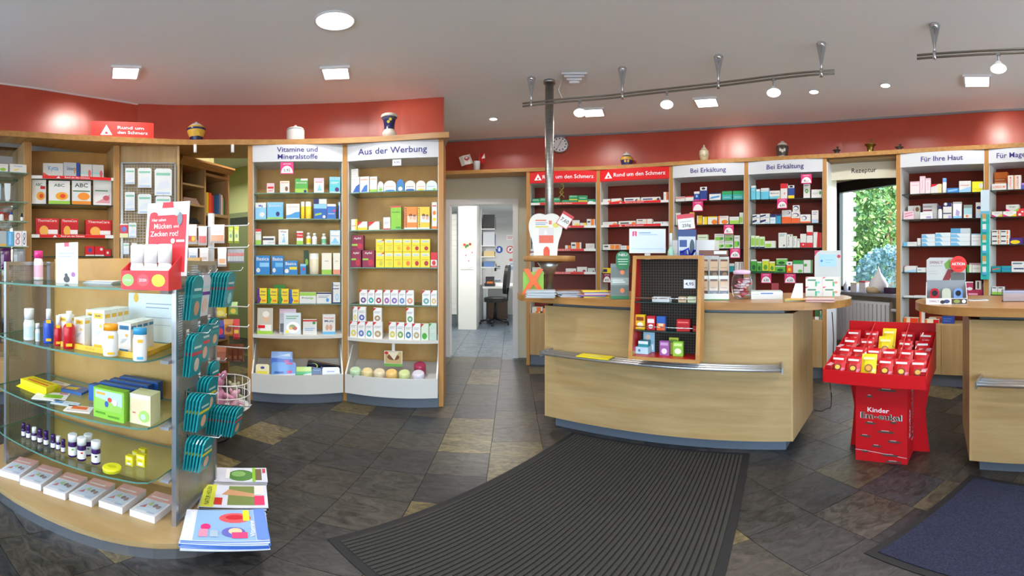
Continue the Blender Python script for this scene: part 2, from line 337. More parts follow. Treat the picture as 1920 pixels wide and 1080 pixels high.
# right cornice, red band, ceiling shadow line
cr = smooth_poly([Vector((-1.05, 4.80)), Vector((-.4, 4.765))]+PR)
cr_b = smooth_poly([on_z(*q, ZC).xy for q in ((800, 266.5), (900, 261), (1024, 255), (1115, 251), (1200, 247), (1290, 241.5), (1378, 236), (1550, 227.4))]+[on_z(*q, ZC).xy for q in ((1738, 214.5), (1920, 204))])
cr_b = cr_b+[cr_b[-1]+Vector((.06, -.45)), cr_b[-1]+Vector((.05, -.85))]
def resample(p, n):
    L = [0]
    for i in range(1, len(p)): L.append(L[-1]+(p[i]-p[i-1]).length)
    out = []; j = 0
    for k in range(n):
        s = L[-1]*k/(n-1)
        while j < len(p)-2 and L[j+1] < s: j += 1
        out.append(p[j].lerp(p[j+1], min(1, (s-L[j])/max(1e-9, L[j+1]-L[j]))))
    return out
crf, crb = resample(off(cr, -.012), 60), resample(cr_b, 60)
struct(strip('trim_2', crf, crb, ZR, ZR+.045, 'beech_x'))
struct(strip('wall_band_right', crb, resample(off(cr_b, .02), 60), ZR+.045, ZC, 'red_band'))
struct(strip('trim_3', resample(off(cr_b, -.014), 60), crb, ZC-.022, ZC, 'grey_plastic'))  # grey strip put in for the dark line of the shadow gap
# left cornice (its own lower height), bands
cl = smooth_poly([at_r(px, 0, 1.115/tan((PY0-py)/F)).xy for px, py in ((-110, 239), (0, 244), (150, 253), (300, 260), (400, 261.5), (550, 261), (700, 256), (842, 247))])
bl1 = smooth_poly([on_z(px, py, ZC).xy for px, py in ((-120, 144), (0, 156), (75, 166), (150, 178), (210, 187), (258, 195))])
bl2 = smooth_poly([on_z(px, py, ZC).xy for px, py in ((258, 195), (350, 197), (500, 197), (640, 193), (740, 188), (832, 182))])
clf, clb = resample(cl, 60), resample(bl1[:-1]+bl2, 60)
struct(strip('trim_4', clf, clb, ZL, ZL+.05, 'beech_x'))
struct(strip('wall_band_left', resample(bl1, 24), resample(off(bl1, .02), 24), ZL+.05, ZC, 'red_band'))
struct(strip('wall_band_middle', resample(bl2, 30), resample(off(bl2, .02), 30), ZL+.05, ZC, 'red_band'))
struct(strip('trim_5', resample(off(bl1, -.01), 24), resample(bl1, 24), ZC-.014, ZC, 'white_metal'))

# ------------------------------------------------------------ shelf units on the arcs
UNITS = {}
class Unit: pass
def frame(A, B):
    u = Unit(); u.A, u.B = Vector((*A, 0)), Vector((*B, 0)); d = u.B-u.A; u.w = d.length; u.a = atan2(d.y, d.x)
    u.M = TR(u.A.x, u.A.y, 0, u.a); u.n = Vector((-sin(u.a), cos(u.a), 0)); u.x = d.normalized(); return u
def to_unit(u, px, py, depth):
    p = on_plane(px, py, u.A+u.n*depth, u.n); return (p-u.A).dot(u.x), p.z
def glass_shelf(b, x0, x1, y0, y1, z, th=.008):
    """panel faces clear (slot 0), narrow edges green (slot 1)"""
    vs = [(x0, y0), (x1, y0), (x1, y1), (x0, y1)]
    b.mi = 0; b.face([(x, y, z) for x, y in vs]); b.face([(x, y, z-th) for x, y in reversed(vs)])
    b.mi = 1
    for i in range(4):
        p, q = vs[i], vs[(i+1) % 4]; b.face([(*p, z-th), (*q, z-th), (*q, z), (*p, z)])
    b.mi = 0
def shelf_unit(key, A, B, label, shelves, zc, depth=.33, back='dark_red', post='beech_z', header=None, hcol='sign_white', tcol='navy_text', hh=.145, cupboard=.64,
               rails=(), last=False, tsize=.075, header_d=0.0, lining=True, edge='glass_edge_dark', plinth=True, dz0=.03, lines=None):
    u = frame(A, B); UNITS[key] = u; u.zc = zc; u.shelf = []; w = u.w; u.label = label
    t = thing('shelf_unit', label, 'shelf unit', u.M, 'curved run of shelf units'); u.t = t
    for px in ((0,) if not last else (0, w)): b = MB(); b.box(px-.02, px+.02, 0, depth, 0, zc-.001); b.build('post', post, t)
    if lining:
        for s in (-1, 1):
            x = .021 if s < 0 else w-.027
            b = MB(); b.box(x, x+.006, .012, depth-.03, cupboard or .3, zc-.01); b.build('side_lining', 'white_laminate', t)
    else:
        for x in (.0205, w-.0325): b = MB(); b.box(x, x+.012, .004, depth-.031, cupboard or .3, zc-.002); b.build('side_panel', 'maple_z', t)
    if back: b = MB(); b.box(.022, w-.022, depth-.03, depth-.012, .05, zc-.002); b.build('back_panel', back, t)
    if header:
        b = MB(); b.box(.0205, w-.0205, header_d+.004, depth-.035 if not header_d else header_d+.03, zc-hh, zc-.0015)
        b.mi = 1
        for i, ln_ in enumerate(header):
            zz = zc-hh/2+((len(header)-1)/2-i)*tsize*1.0-.004; x = w/2 if hcol != 'sign_red' else w*.57
            b.text(ln_, Matrix.Translation((x, header_d+.0015, zz)), tsize, bold=.009)
        if hcol == 'sign_red':
            b.face([(w*.09, .0015, zc-hh*.78), (w*.2, .0015, zc-hh*.78), (w*.145, .0015, zc-hh*.22)]); b.mi = 0
            b.face([(w*.135, .0, zc-hh*.72), (w*.157, .0, zc-hh*.72), (w*.157, .0, zc-hh*.56), (w*.135, .0, zc-hh*.56)])
        b.build('header_panel', (hcol, tcol), t)
        if hcol == 'sign_red':
            sf = MB(); sf.box(.022, w-.022, .03, depth-.036, zc-hh-.004, zc-hh-.001); sf.build('soffit', 'white_laminate', t)
    for i, (px, py) in enumerate(shelves):
        z = to_unit(u, px, py, dz0)[1]; u.shelf.append(z)
        b = MB(); glass_shelf(b, .03, w-.03, dz0, depth-.035, z); b.build('glass_shelf', ('glass', edge), t)
        if i in rails:
            b = MB(); b.box(.03, w-.03, dz0-.012, dz0-.002, z-.012, z+.016); r_ = b.build('price_rail', 'white_gloss', t)
            k = rails[i]; b = MB(); b.box(k[0]*w, k[1]*w, dz0-.0155, dz0-.0125, z-.011, z+.015); b.mi = 1
            b.art('t:.5,.5,.85,.36:W:Rund_um_den_Schmerz p:.2,.1,.26,.1,.23,.9:W', (k[1]-k[0])*w, .022, dz0-.0172, k[0]*w, Matrix.Translation((0, 0, z-.009))); b.build('rail_strip', ('sign_red', 'white_text'), r_)
    if cupboard:
        b = MB(); b.box(.0205, w-.0205, .012, depth-.035, .13, cupboard); b.build('cupboard', 'maple_z', t)
        for s in (0, 1):
            b = MB(); x = .024+s*(w/2-.022); b.box(x, x+w/2-.026, -.006, .011, .135, cupboard-.006); b.build('door', 'maple_z', t)
        if plinth: b = MB(); b.box(.0205, w-.0205, .04, depth-.05, 0, .13); b.build('plinth', 'plinth', t)
        u.shelf.append(cupboard)
    return u
S1, S2, E1, E2 = 'Schmerz unit behind the pole', 'Schmerz unit beside Erkältung', 'Erkältung unit beside Schmerz', 'Erkältung unit beside window'
shelf_unit('S1', PR[0], PR[1], 'red-signed Rund um den Schmerz shelf unit behind the steel pole', [(1055, 382), (1055, 425.6), (1055, 469), (1055, 512.2)], ZR, header=['Rund um den Schmerz'], hcol='sign_red', tcol='white_text', tsize=.066,
           rails={0: (.17, .85), 1: (.2, .8), 2: (.2, .8), 3: (.2, .8)})
shelf_unit('S2', PR[1], PR[2], 'red-signed Rund um den Schmerz shelf unit beside the Bei Erkältung units', [(1190, 379.5), (1190, 423), (1190, 468), (1190, 512.5)], ZR, header=['Rund um den Schmerz'], hcol='sign_red', tcol='white_text', tsize=.066,
           rails={0: (.15, .86), 1: (.15, .86)})
shelf_unit('E1', PR[2], PR[3], 'white-signed Bei Erkältung shelf unit next to the red-signed units', [(1328, 375.4), (1328, 420.7), (1328, 465.7), (1328, 509.6)], ZR, header=['Bei Erkältung'])
shelf_unit('E2', PR[3], PR[4], 'white-signed Bei Erkältung shelf unit beside the window', [(1475, 372), (1475, 418.7), (1475, 464.3), (1475, 511.6)], ZR, header=['Bei Erkältung'], last=True)
shelf_unit('HA', PR[5], PR[6], 'white-signed Für Ihre Haut shelf unit with dark red back', [(1765, 361.5), (1765, 409.6), (1765, 461), (1765, 510.8), (1765, 559.5)], ZR, header=['Für Ihre Haut'])
shelf_unit('MA', PR[6], PR[7], 'shelf unit with sign starting Für Mag, orange cartons on top', [(1885, 355.6), (1885, 406), (1885, 458), (1885, 510), (1885, 553)], ZR, depth=.29, header=['Für Magen und Darm'])
# Rezeptur sign board over the window niche
u = frame(PR[4], PR[5]); UNITS['RZ'] = u; u.zc = ZR
b = MB(); b.box(.03, u.w-.03, .14, .16, ZR-.215, ZR-.035); b.mi = 1; b.text('Rezeptur', Matrix.Translation((u.w/2, 0.1375, ZR-.125)), .072, bold=.009); rz = tag(b.build('sign_board', ('wall_beige', 'black'), None, u.M), 'pale board lettered Rezeptur above the window niche', 'sign')
b = MB(); b.box(.03, u.w-.03, .05, .3, ZR-.03, ZR-.004); struct(b.build('trim_6', 'maple_x', None, u.M))
b = MB(); b.box(.021, .03, .0, .33, 0, ZR-.04); struct(b.build('trim_7', 'white_gloss', None, u.M))

# left run
shelf_unit('VI', PL[4], PL[5], 'light wood shelf unit signed Vitamine und Mineralstoffe', [(560, 361), (560, 410), (560, 458.5), (560, 514.7), (560, 569.5)], ZL, back='maple_back', header=['Vitamine und', 'Mineralstoffe'], hh=.158, cupboard=None, edge='glass_edge', tsize=.066)
shelf_unit('WE', PL[5], PL[6], 'light wood shelf unit signed Aus der Werbung', [(740, 358), (740, 430), (740, 501.4), (740, 572)], ZL, back='maple_back', header=['Aus der Werbung'], hh=.158, cupboard=None, edge='glass_edge', last=True, tsize=.08)
for k, py in (('VI', 628), ('WE', 636)):
    u = UNITS[k]; w = u.w; z = to_unit(u, 560 if k == 'VI' else 740, py, .0)[1]; u.shelf.append(z); u.zw = z
    n = 9; bow = [(.022+(w-.044)*i/n, -.045*(1-(2*i/n-1)**2)) for i in range(n+1)]
    b = MB(); b.prism(bow+[(w-.022, .3), (.022, .3)], z-.028, z); b.build('lower_shelf', 'white_laminate', u.t)
    # sloping tray: floor, bowed front lip, slanted cheeks, plinth
    z0, zl = .19, .205
    tray = MB(); bo = [(x, y-.075) for x, y in bow]
    tray.face([(*bo[0], zl)]+[(x, y, zl) for x, y in bo[1:]]+[(w-.022, .29, .33), (.022, .29, .33)])
    tray.face([(*p, zl-.02) for p in reversed(bo)]+[(.022, .29, .1), (w-.022, .29, .1)]); tp = tray.build('tray_floor', 'white_laminate', u.t)
    lip = MB(); ins = [(x, y+.016) for x, y in bo]
    lip.prism(bo+list(reversed(ins)), .105, .275); lip.build('tray_lip', 'white_laminate', u.t)
    for x in (.022, w-.036):
        b = MB(); b.prism([(-.075, .12), (-.075, .275), (.12, .5), (.29, .5), (.29, .12)], x, x+.014, axis='x'); b.build('tray_cheek', 'white_laminate', u.t)
    b = MB(); b.prism([(x, y+.06) for x, y in bo]+[(w-.022, .29), (.022, .29)], 0, .105); b.build('plinth', 'plinth', u.t)
    u.tray = (zl, .33)
shelf_unit('WO', PL[1], PL[2], 'light wood shelf unit with heat pads and red shelf strips', [(135, 334), (135, 383), (135, 443.5), (135, 480)], ZL, back='maple_back', cupboard=.7, lining=False, rails={0: (.16, .93), 2: (.13, .86)}, dz0=.02, depth=.3)
shelf_unit('MI', PL[0], PL[1], 'mirror-backed shelf unit with glass shelves next to heat pads', [(30, 322.8), (30, 377.8), (30, 414.4), (30, 461.3), (30, 505)], ZL, back='mirror', cupboard=.4, lining=False, edge='glass_edge', depth=.22, dz0=-.12)
u = frame(PL[2], PL[3]); UNITS['PE'] = u; u.zc = ZL; w = u.w
t = thing('pegboard_panel', 'wood panel with framed wire mesh holding hanging packs', 'display panel', u.M)
b = MB(); b.box(-.02, .02, -.005, .3, 0, ZL-.001); b.build('post', 'beech_z', t)
b = MB(); b.box(.02, w, .02, .05, 0, ZL-.001); b.build('back_panel', 'maple_z', t)
b = MB(); b.box(w-.012, w+.012, .0, .3, 0, ZL-.001); b.build('end_panel', 'maple_z', t)
b = MB(); zt = ZL-.16
for q in ((.03, .05, .9, zt), (w-.035, w-.02, .9, zt), (.03, w-.02, zt-.012, zt), (.03, w-.02, .9, .912)): b.box(q[0], q[1], -.012, .012, q[2], q[3])
b.build('mesh_frame', 'alu', t)
b = MB(); b.box(.05, w-.035, -.002, .001, .91, zt-.012); b.build('mesh', 'wire_mesh', t)

# ------------------------------------------------------------ sales counters
def counter(key, cx, cy, head, L, label, rail_z=.617, hide_right=False):
    """origin at the left front corner of the front panel; x along the front, y away from the customer"""
    M = TR(cx, cy, 0, head); t = thing('sales_counter', label, 'counter', M, 'sales counters'); u = Unit(); u.M = M; u.a = head; UNITS[key] = u; u.t = t
    top = []
    R, yc = .4, .337
    for i in range(25): a = PI/2+PI*i/24; top.append((0.0+R*cos(a), yc+R*sin(a)))
    for i in range(25): a = -PI/2+PI*i/24; top.append((L+.01+R*cos(a), yc+R*sin(a)))
    b = MB(); b.prism(top, .955, 1.0); b.build('counter_top', 'counter_top', t)
    b = MB(); b.box(.012, L-.012, 0, .018, .1, .93); b.build('front_panel', 'maple_x', t)
    for s in (0, 1):
        b = MB(); x0 = 0 if s == 0 else L; d = -1 if s == 0 else 1
        b.prism([(x0, 0), (x0+d*.172, .56), (x0+d*.172-d*.018, .56), (x0-d*.012, 0.0)], .1, .93); b.build('side_panel', 'maple_z', t)
    b = MB(); b.prism([(.02, .02), (L-.02, .02), (L+.15, .56), (-.15, .56)], .11, .92); b.build('carcass', 'maple_z', t)
    b = MB(); b.prism([(.05, .03), (L-.05, .03), (L+.1, .5), (-.1, .5)], .93, .955); b.build('shadow_gap', 'plinth', t)
    b = MB(); b.prism([(.04, .08), (L-.04, .08), (L+.08, .52), (-.08, .52)], 0, .1); b.build('plinth', 'plinth', t)
    for i in range(3): b = MB(); b.tube([(.07, -.045-.045*i, rail_z), (L-.07, -.045-.045*i, rail_z)], .011, 10); b.build('rail_bar', 'bar_steel', t)
    for x in (.062, L-.07): b = MB(); b.box(x, x+.008, -.155, 0, rail_z-.018, rail_z+.018); b.build('rail_bracket', 'alu', t)
    return u
h1 = atan2(-1.012, 1.291)
counter('C1', .231, 2.777, h1, 1.64, 'long beech-topped sales counter with steel bag rail and hanging display case')
counter('C2', 1.895, .83, rad(-79), 1.64, 'beech-topped sales counter beside the red sweets display')

# ------------------------------------------------------------ ceiling lights
def rect_light(px, py, a=0, s=.23, power=7, label='', aim=None, wash=0):
    p = on_z(px, py, ZC); t = thing('ceiling_downlight', label, 'ceiling light', TR(p.x, p.y, ZC, a), 'square ceiling downlights')
    b = MB()
    for q in ((-s/2, s/2, -s/2, -s/2+.018), (-s/2, s/2, s/2-.018, s/2), (-s/2, -s/2+.018, -s/2+.018, s/2-.018), (s/2-.018, s/2, -s/2+.018, s/2-.018)): b.box(*q, -.022, 0)
    b.build('frame', 'white_metal', t)
    b = MB(); b.box(-s/2+.018, s/2-.018, -s/2+.018, s/2-.018, -.014, -.004); b.build('diffuser', 'lamp_glow', t)
    area('downlight', (p.x, p.y, ZC-.03), s*.8, s*.8, power)
    if aim: q = on_z(aim[0], aim[1], ZC); spot('downlight_gimbal', (p.x, p.y, ZC-.04), (q.x, q.y, aim[2]), wash, 50, 1.0, .05)
def round_light(px, py, r, m, power, label, p=None, group='round ceiling downlights'):
    p = p or on_z(px, py, ZC); t = thing('ceiling_downlight', label, 'ceiling light', TR(p.x, p.y, ZC), group)
    b = MB(); b.lathe([(r, 0), (r, -.012), (r*.9, -.012), (r*.88, -.004)][::-1], 24); b.build('trim_ring', 'white_metal', t)
    b = MB(); b.lathe([(r*.88, -.01), (r*.88, -.004)], 24); b.build('diffuser', m, t)
    area('downlight', (p.x, p.y, ZC-.03), r*1.6, r*1.6, power, shape='DISK')
rect_light(235, 134, rad(60), label='square downlight in front of the jar with yellow scrolls', aim=(125, 175, 2.52), wash=22)
rect_light(630, 135, rad(20), label='square downlight in front of the Vitamine unit', aim=(765, 187, 2.6), wash=26)
rect_light(1113, 209, rad(-20), label='square downlight beside the steel pole', aim=(1150, 249, 2.55), wash=5)
rect_light(1325, 190, rad(-38), label='square downlight in front of the Bei Erkältung units', aim=(1382, 236, 2.58), wash=26)
rect_light(1832, 150, rad(-68), label='square downlight in front of the Für Ihre Haut unit', aim=(1885, 206, 2.6), wash=22)
round_light(628, 38, .125, 'lamp_big', 20, 'large bright round downlight in the middle of the ceiling')
round_light(925, 222, .045, 'lamp_glow', 6, 'small round downlight before the office doorway')
round_light(1526, 171, .045, 'lamp_glow', 6, 'small round downlight beyond the end of the long track')
round_light(1660, 159, .045, 'lamp_glow', 6, 'small round downlight above the window niche')
for x, y, q in ((-1.6, -.9, 'behind the gondola stand'), (.4, -.9, 'between the two mats'), (2.3, -.9, 'over the far end of the second counter'), (1.5, .5, 'over the navy mat'), (-.5, .6, 'over the ribbed mat'), (-1.6, -2.1, 'inside the first shop window bay'), (.6, -2.1, 'inside the middle shop window bay'), (2.6, -2.1, 'inside the last shop window bay')):
    round_light(0, 0, .125, 'lamp_big', 17, 'large round downlight '+q, Vector((x, y, ZC)), 'entrance downlights')  # out-of-view downlights added to give the room more light
# office and passage lamps
for x, y, pw, q in ((-.3, 6.6, 45, 'before the desk'), (-.2, 10.2, 60, 'beyond the desk'), (-1.6, 6.5, 40, 'before the drawers')): round_light(0, 0, .2, 'lamp_glow', pw, 'round office ceiling light '+q, Vector((x, y, ZC)), 'office ceiling lights')  # the lamp by the drawers is added to brighten them
round_light(0, 0, .12, 'lamp_glow', 14, 'round ceiling light inside the green passage', Vector((-2.55, 3.25, ZC)), 'passage ceiling lights')
round_light(0, 0, .12, 'lamp_glow', 30, 'round ceiling light near the olive passage door', Vector((-3.9, 4.1, ZC)), 'passage ceiling lights')  # unseen second lamp added to brighten the dark end of the passage
# ============================================================ GOODS ON THE WALL SHELVES
CROP = {'c3': (440, 180, .29619), 'c4': (440, 480, .27778), 'cS': (985, 360, .22222), 'cE': (1240, 250, .28692), 'cH': (1680, 300, .14815),
        'cI': (1680, 440, .15738), 'cL': (0, 280, .2037), 'cP': (210, 290, .19447), 'px': (0, 0, 1)}
def tp(c, f=.25): return 'r:0,%g,1,1:%s' % (1-f, c)
def bt(c, f=.25): return 'r:0,0,1,%g:%s' % (f, c)
def lf(c, f=.25): return 'r:0,0,%g,1:%s' % (f, c)
def rt(c, f=.25): return 'r:%g,0,1,1:%s' % (1-f, c)
def dot(c, x=.5, z=.35, rx=.25, rz=.16): return 'e:%g,%g,%g,%g:%s' % (x, z, rx, rz, c)
def ln(c='gr', *zs): return ' '.join('r:.12,%g,%g,%g:%s' % (z-.018, .86-.13*(i % 3), z+.018, c) for i, z in enumerate(zs or (.62, .54, .46)))
def tx(t, z, h, c, w=.8, x=.5): return 't:%g,%g,%g,%g:%s:%s' % (x, z, h, w, c, t)
def wave(c, z=.3): return 'p:0,0,1,0,1,%g,.7,%g,.35,%g,0,%g:%s' % (z+.12, z+.1, z-.05, z-.12, c)
def tri(c): return 'p:0,.78,.38,1,0,1:%s' % c
def carton(w, h, d, base, ops, m='print', side=None):
    b = MB(base); b.box(-w/2, w/2, 0, d, 0, h, base); b.art(ops, w, h); return b
def lozenge(w, h, d, base, ops):
    n = 8; poly = [(-w/2, 0), (w/2, 0), (w/2, h*.55)]+[(w/2*cos(PI*i/n), h*.55+h*.45*sin(PI*i/n)) for i in range(1, n)]+[(-w/2, h*.55)]
    b = MB(base); b.prism(poly, 0, d, base, axis='y'); b.art(ops, w*.86, h*.7); return b
def bottle_parts(w, h, base, cap, label=None, neck=.55, capf=.24, seg=14):
    r = w/2; hb = h*(1-capf); b = MB(base)
    prof = [(r*.92, 0), (r, h*.03), (r, hb*.8), (r*.9, hb*.9), (r*neck, hb)]
    cols = [base, label or base, base, base]
    if label: prof = [(r*.92, 0), (r, h*.03), (r, hb*.14), (r, hb*.68), (r, hb*.8), (r*.9, hb*.9), (r*neck, hb)]; cols = [base, base, label, base, base, base]
    b.lathe(prof, seg, cols=cols); k = MB(cap); k.lathe([(r*neck*1.12, hb), (r*neck*1.12, h*.985), (r*neck, h)], seg, cap); return b, k
def put(name, b, M, m, label, cat, group=None): return tag(b.build(name, m, None, M), label, cat, group)
import re
def fit_label(look, nm, phrase):
    for l in ('%s, %s of the %s' % (look, nm, phrase), '%s, %s, %s' % (look, nm, phrase), '%s, %s, %s' % (look, nm.replace(' shelf', ''), phrase), '%s, %s' % (look, phrase)):
        if len(re.findall('[A-Za-z0-9]+', l)) <= 16: return l
    return ' '.join(l.split()[:16])
ORD = ['top', 'second', 'third', 'fourth', 'fifth', 'sixth']
def row(key, si, crop, phrase, items, depth=.055, group=None):
    u = UNITS[key]; ox, oy, s = CROP[crop]; zs = u.shelf[si]+.0004; nm = ORD[si]+' shelf'
    for it in items:
        x0, x1, yt, look, base, ops = it[:6]; o = it[6] if len(it) > 6 else {}
        dp = depth+o.get('dy', 0)
        a, zt = to_unit(u, ox+x0*s, oy+yt*s, dp); c, zt2 = to_unit(u, ox+x1*s, oy+yt*s, dp); zt = (zt+zt2)/2
        a, c = max(a, .037), min(c, u.w-.037)
        z0 = zs
        if 'yb' in o: z0 = max(zs, (to_unit(u, ox+x0*s, oy+o['yb']*s, dp)[1]+to_unit(u, ox+x1*s, oy+o['yb']*s, dp)[1])/2)
        w = max(.012, c-a-.0025); h = max(.015, zt-z0); d = o.get('d', min(.085, max(.03, w*.55)))
        M = u.M@Matrix.Translation(((a+c)/2, dp, z0)); kind = o.get('k', 'box'); label = fit_label(look, nm, phrase); g = group or 'goods on the %s' % phrase
        if kind == 'box': put('carton', carton(w, h, d, base, ops), M, o.get('m', 'print'), label, 'box', g)
        elif kind == 'loz': put('carton', lozenge(w, h, d, base, ops), M, 'print', label, 'box', g)
        elif kind == 'mag':
            b = carton(w, h, .004, base, ops); put('booklet', b, M@RX(-.14)@Matrix.Translation((0, 0, .001)), 'gloss', label, 'booklet', g)
        elif kind == 'bag':
            b = MB(base); n = 7
            for s_ in (-1, 1):
                for i in range(n):
                    f0, f1 = i/n, (i+1)/n; q0, q1 = d/2*sin(PI*f0)**.6, d/2*sin(PI*f1)**.6
                    for j in range(4):
                        e0, e1 = j/4-.5, (j+1)/4-.5; g0, g1 = (1-4*e0*e0)**.5 if abs(e0) < .5 else 0, (1-4*e1*e1)**.5 if abs(e1) < .5 else 0
                        P = [(w*e0, d/2+s_*q0*g0, h*f0), (w*e1, d/2+s_*q0*g1, h*f0), (w*e1, d/2+s_*q1*g1, h*f1), (w*e0, d/2+s_*q1*g0, h*f1)]
                        b.face(P if s_ < 0 else P[::-1])
            put('pouch', b, M, 'foil', label, 'bag', g)
        elif kind == 'btl':
            bb, kk = bottle_parts(w, h, base, ops, o.get('lab')); M = M@Matrix.Translation((0, w/2, 0)); q = put('bottle', bb, M, 'gloss', label, 'bottle', g); kk.build('cap', 'gloss', q)
        elif kind == 'cyl':
            b = MB(base); r = w/2; b.lathe([(r*.96, 0), (r, h*.02), (r, h*.72), (r, h*.72), (r, h*.98), (r*.9, h)], 16, cols=[base, base, base, ops or base, ops or base]); put('canister', b, M@Matrix.Translation((0, r, 0)), 'gloss', label, 'canister', g)
        elif kind == 'tube':
            b = MB(base); r = w/2; b.mesh([(-r*.7, .0, h*.12), (r*.7, 0, h*.12), (r*.7, r*1.2, h*.12), (-r*.7, r*1.2, h*.12), (-r, r*.55, h), (r, r*.55, h), (r, r*.62, h), (-r, r*.62, h)], ((0, 1, 5, 4), (1, 2, 6, 5), (2, 3, 7, 6), (3, 0, 4, 7), (4, 5, 6, 7)))
            q = put('tube', b, M, 'gloss', label, 'tube', g); k = MB(ops or 'W'); k.lathe([(r*.6, 0), (r*.66, h*.12)], 12, ops or 'W', Matrix.Translation((0, r*.6, 0))); k.build('cap', 'gloss', q)
VI = 'Vitamine unit'
row('VI', 0, 'c3', VI, [
 (203, 252, 552, 'small white carton with pink print', 'W', tp('lp', .3)+' r:.1,.45,.9,.66:R '+ln('R', .3, .2)),
 (286, 347, 538, 'white carton with a brown figure', 'W', tp('cr', .2)+' '+tx('Arktis', .86, .13, 'R')+' '+dot('br', .7, .35, .16, .2)),
 (382, 463, 523, 'green carton with a pale corner', '58A94C', 'r:.45,.86,1,1:W '+tx('MAGNESIUM', .7, .13, 'W')+' '+bt('lg', .3)+' '+dot('N', .8, .12, .12, .1)),
 (501, 566, 519, 'white carton with rosy header', 'W', tp('lp', .22)+' '+ln('R', .72)+' p:.3,.15,.8,.15,.55,.6:lb'),
 (600, 671, 512, 'turquoise carton with purple flower', 'tq', tp('lb', .2)+' '+ln('W', .66, .58)+' '+dot('pp', .7, .22, .2, .14)+' '+bt('W', .08))])
row('VI', 1, 'c3', VI, [
 (130, 200, 675, 'pale blue carton with white top', 'lb', tp('W', .3)+' '+tx('Mg', .8, .18, 'B', .4)+' e:.62,.28,.25,.14:W'),
 (205, 308, 672, 'sky blue carton with snowflake print', '6DB8E4', tp('lb', .16)+' '+tx('Biolectra', .78, .18, 'W')+' '+dot('N', .66, .3, .12, .14)+' '+bt('lg', .1)),
 (325, 412, 682, 'white carton with a blue wave', 'W', wave('mb', .35)+' '+tx('Calcium', .8, .13, 'gr')+' '+bt('W', .06)),
 (418, 443, 668, 'thin yellow vitamin tube', 'F0C020', 'W', {'k': 'cyl'}),
 (447, 487, 668, 'wide yellow vitamin tube', 'F3CC36', 'W', {'k': 'cyl'}),
 (500, 583, 684, 'blue and white carton with yellow stripe', '2E62B4', tp('lb', .3)+' p:.1,.2,.6,.3,.6,.42,.1,.34:lg '+dot('W', .8, .15, .12, .1)),
 (500, 583, 652, 'navy and white carton lying on a blue carton', 'N', rt('W', .6), {'yb': 683}),
 (584, 642, 684, 'slim blue carton with white top', '3C74C2', tp('W', .16)+' '+dot('pk', .78, .55, .12, .08)+' '+ln('W', .35)),
 (655, 675, 672, 'narrow blue and white carton', 'B', tp('lb', .2)+' '+rt('W', .4))])
row('VI', 2, 'c3', VI, [
 (130, 168, 842, 'narrow white carton with red top', 'W', tp('R', .16)+' '+tx('Floradix', .7, .1, 'G')+' '+bt('lg', .3)),
 (178, 256, 888, 'low white carton with a dark stripe', 'W', 'r:0,.55,.9,.78:dk r:.4,.2,.95,.3:gr'),
 (277, 340, 845, 'tall white carton with blue figure', 'W', tx('Vita', .85, .12, 'N', .6)+' p:.35,.15,.7,.15,.6,.6:lb '+dot('lb', .5, .65, .1, .06)),
 (392, 434, 856, 'red and white carton with green foot', 'W', 'r:0,.5,1,.88:R '+tx('Eisen', .7, .16, 'W')+' '+bt('lg', .28)),
 (450, 484, 865, 'yellow labelled white bottle', 'W', 'W', {'k': 'btl', 'lab': 'Y'}),
 (488, 523, 868, 'plain white pill bottle', 'F4F4F2', 'W', {'k': 'btl', 'lab': 'E2E4E4'}),
 (548, 583, 870, 'white tube with green end', 'W', 'W', {'k': 'btl', 'lab': '6FB98A'}),
 (603, 685, 850, 'pale blue framed white carton', 'B8D8EC', 'r:.08,.08,.92,.92:W '+tx('Vitamin', .62, .12, 'mb')+' p:.1,.1,.9,.1,.5,.5:lb')])
row('VI', 3, 'c4', VI, [
 (133, 238, -3, 'wide blue carton with white snowflake', '2A7FC4', tx('Basica', .82, .26, 'W', .86)+' r:.3,.4,.95,.62:8CC6EC '+dot('W', .2, .22, .14, .12)),
 (250, 330, -2, 'medium blue carton with white snowflake', '2A7FC4', tx('Basica', .82, .26, 'W', .86)+' r:.3,.4,.95,.62:6DB8E4 '+dot('W', .2, .22, .14, .12)),
 (333, 425, 32, 'low blue carton with yellow strip', '2A7FC4', tx('Basica', .78, .3, 'W', .8)+' r:.4,.35,.95,.55:Y '+dot('W', .2, .25, .16, .16)),
 (442, 482, 54, 'tiny blue carton with red dot', '3A82C8', tp('lb', .22)+' '+dot('R', .6, .5, .2, .12)),
 (465, 500, -40, 'dark green carton behind a tiny blue carton', '31502F', dot('lg', .6, .5, .3, .14), {'dy': .09}),
 (503, 570, -18, 'beige canister with white lid', 'D9CDB2', 'W', {'k': 'cyl'}),
 (587, 655, -20, 'cream carton with lime foot', 'F0E8D6', bt('lg', .22)+' r:.3,.6,.7,.64:gr'),
 (664, 728, -20, 'cream carton with salmon foot', 'F0E8D6', bt('E8987A', .22)+' r:.3,.6,.7,.64:gr')])
def ay(side, label): return (lf(side, .26)+' p:.26,0,.42,.25,.26,.5:%s ' % side+tx('Aktiv', .78, .16, 'N', .5, .62)+' '+ln('N', .56)+' r:.5,.12,.9,.24:O')
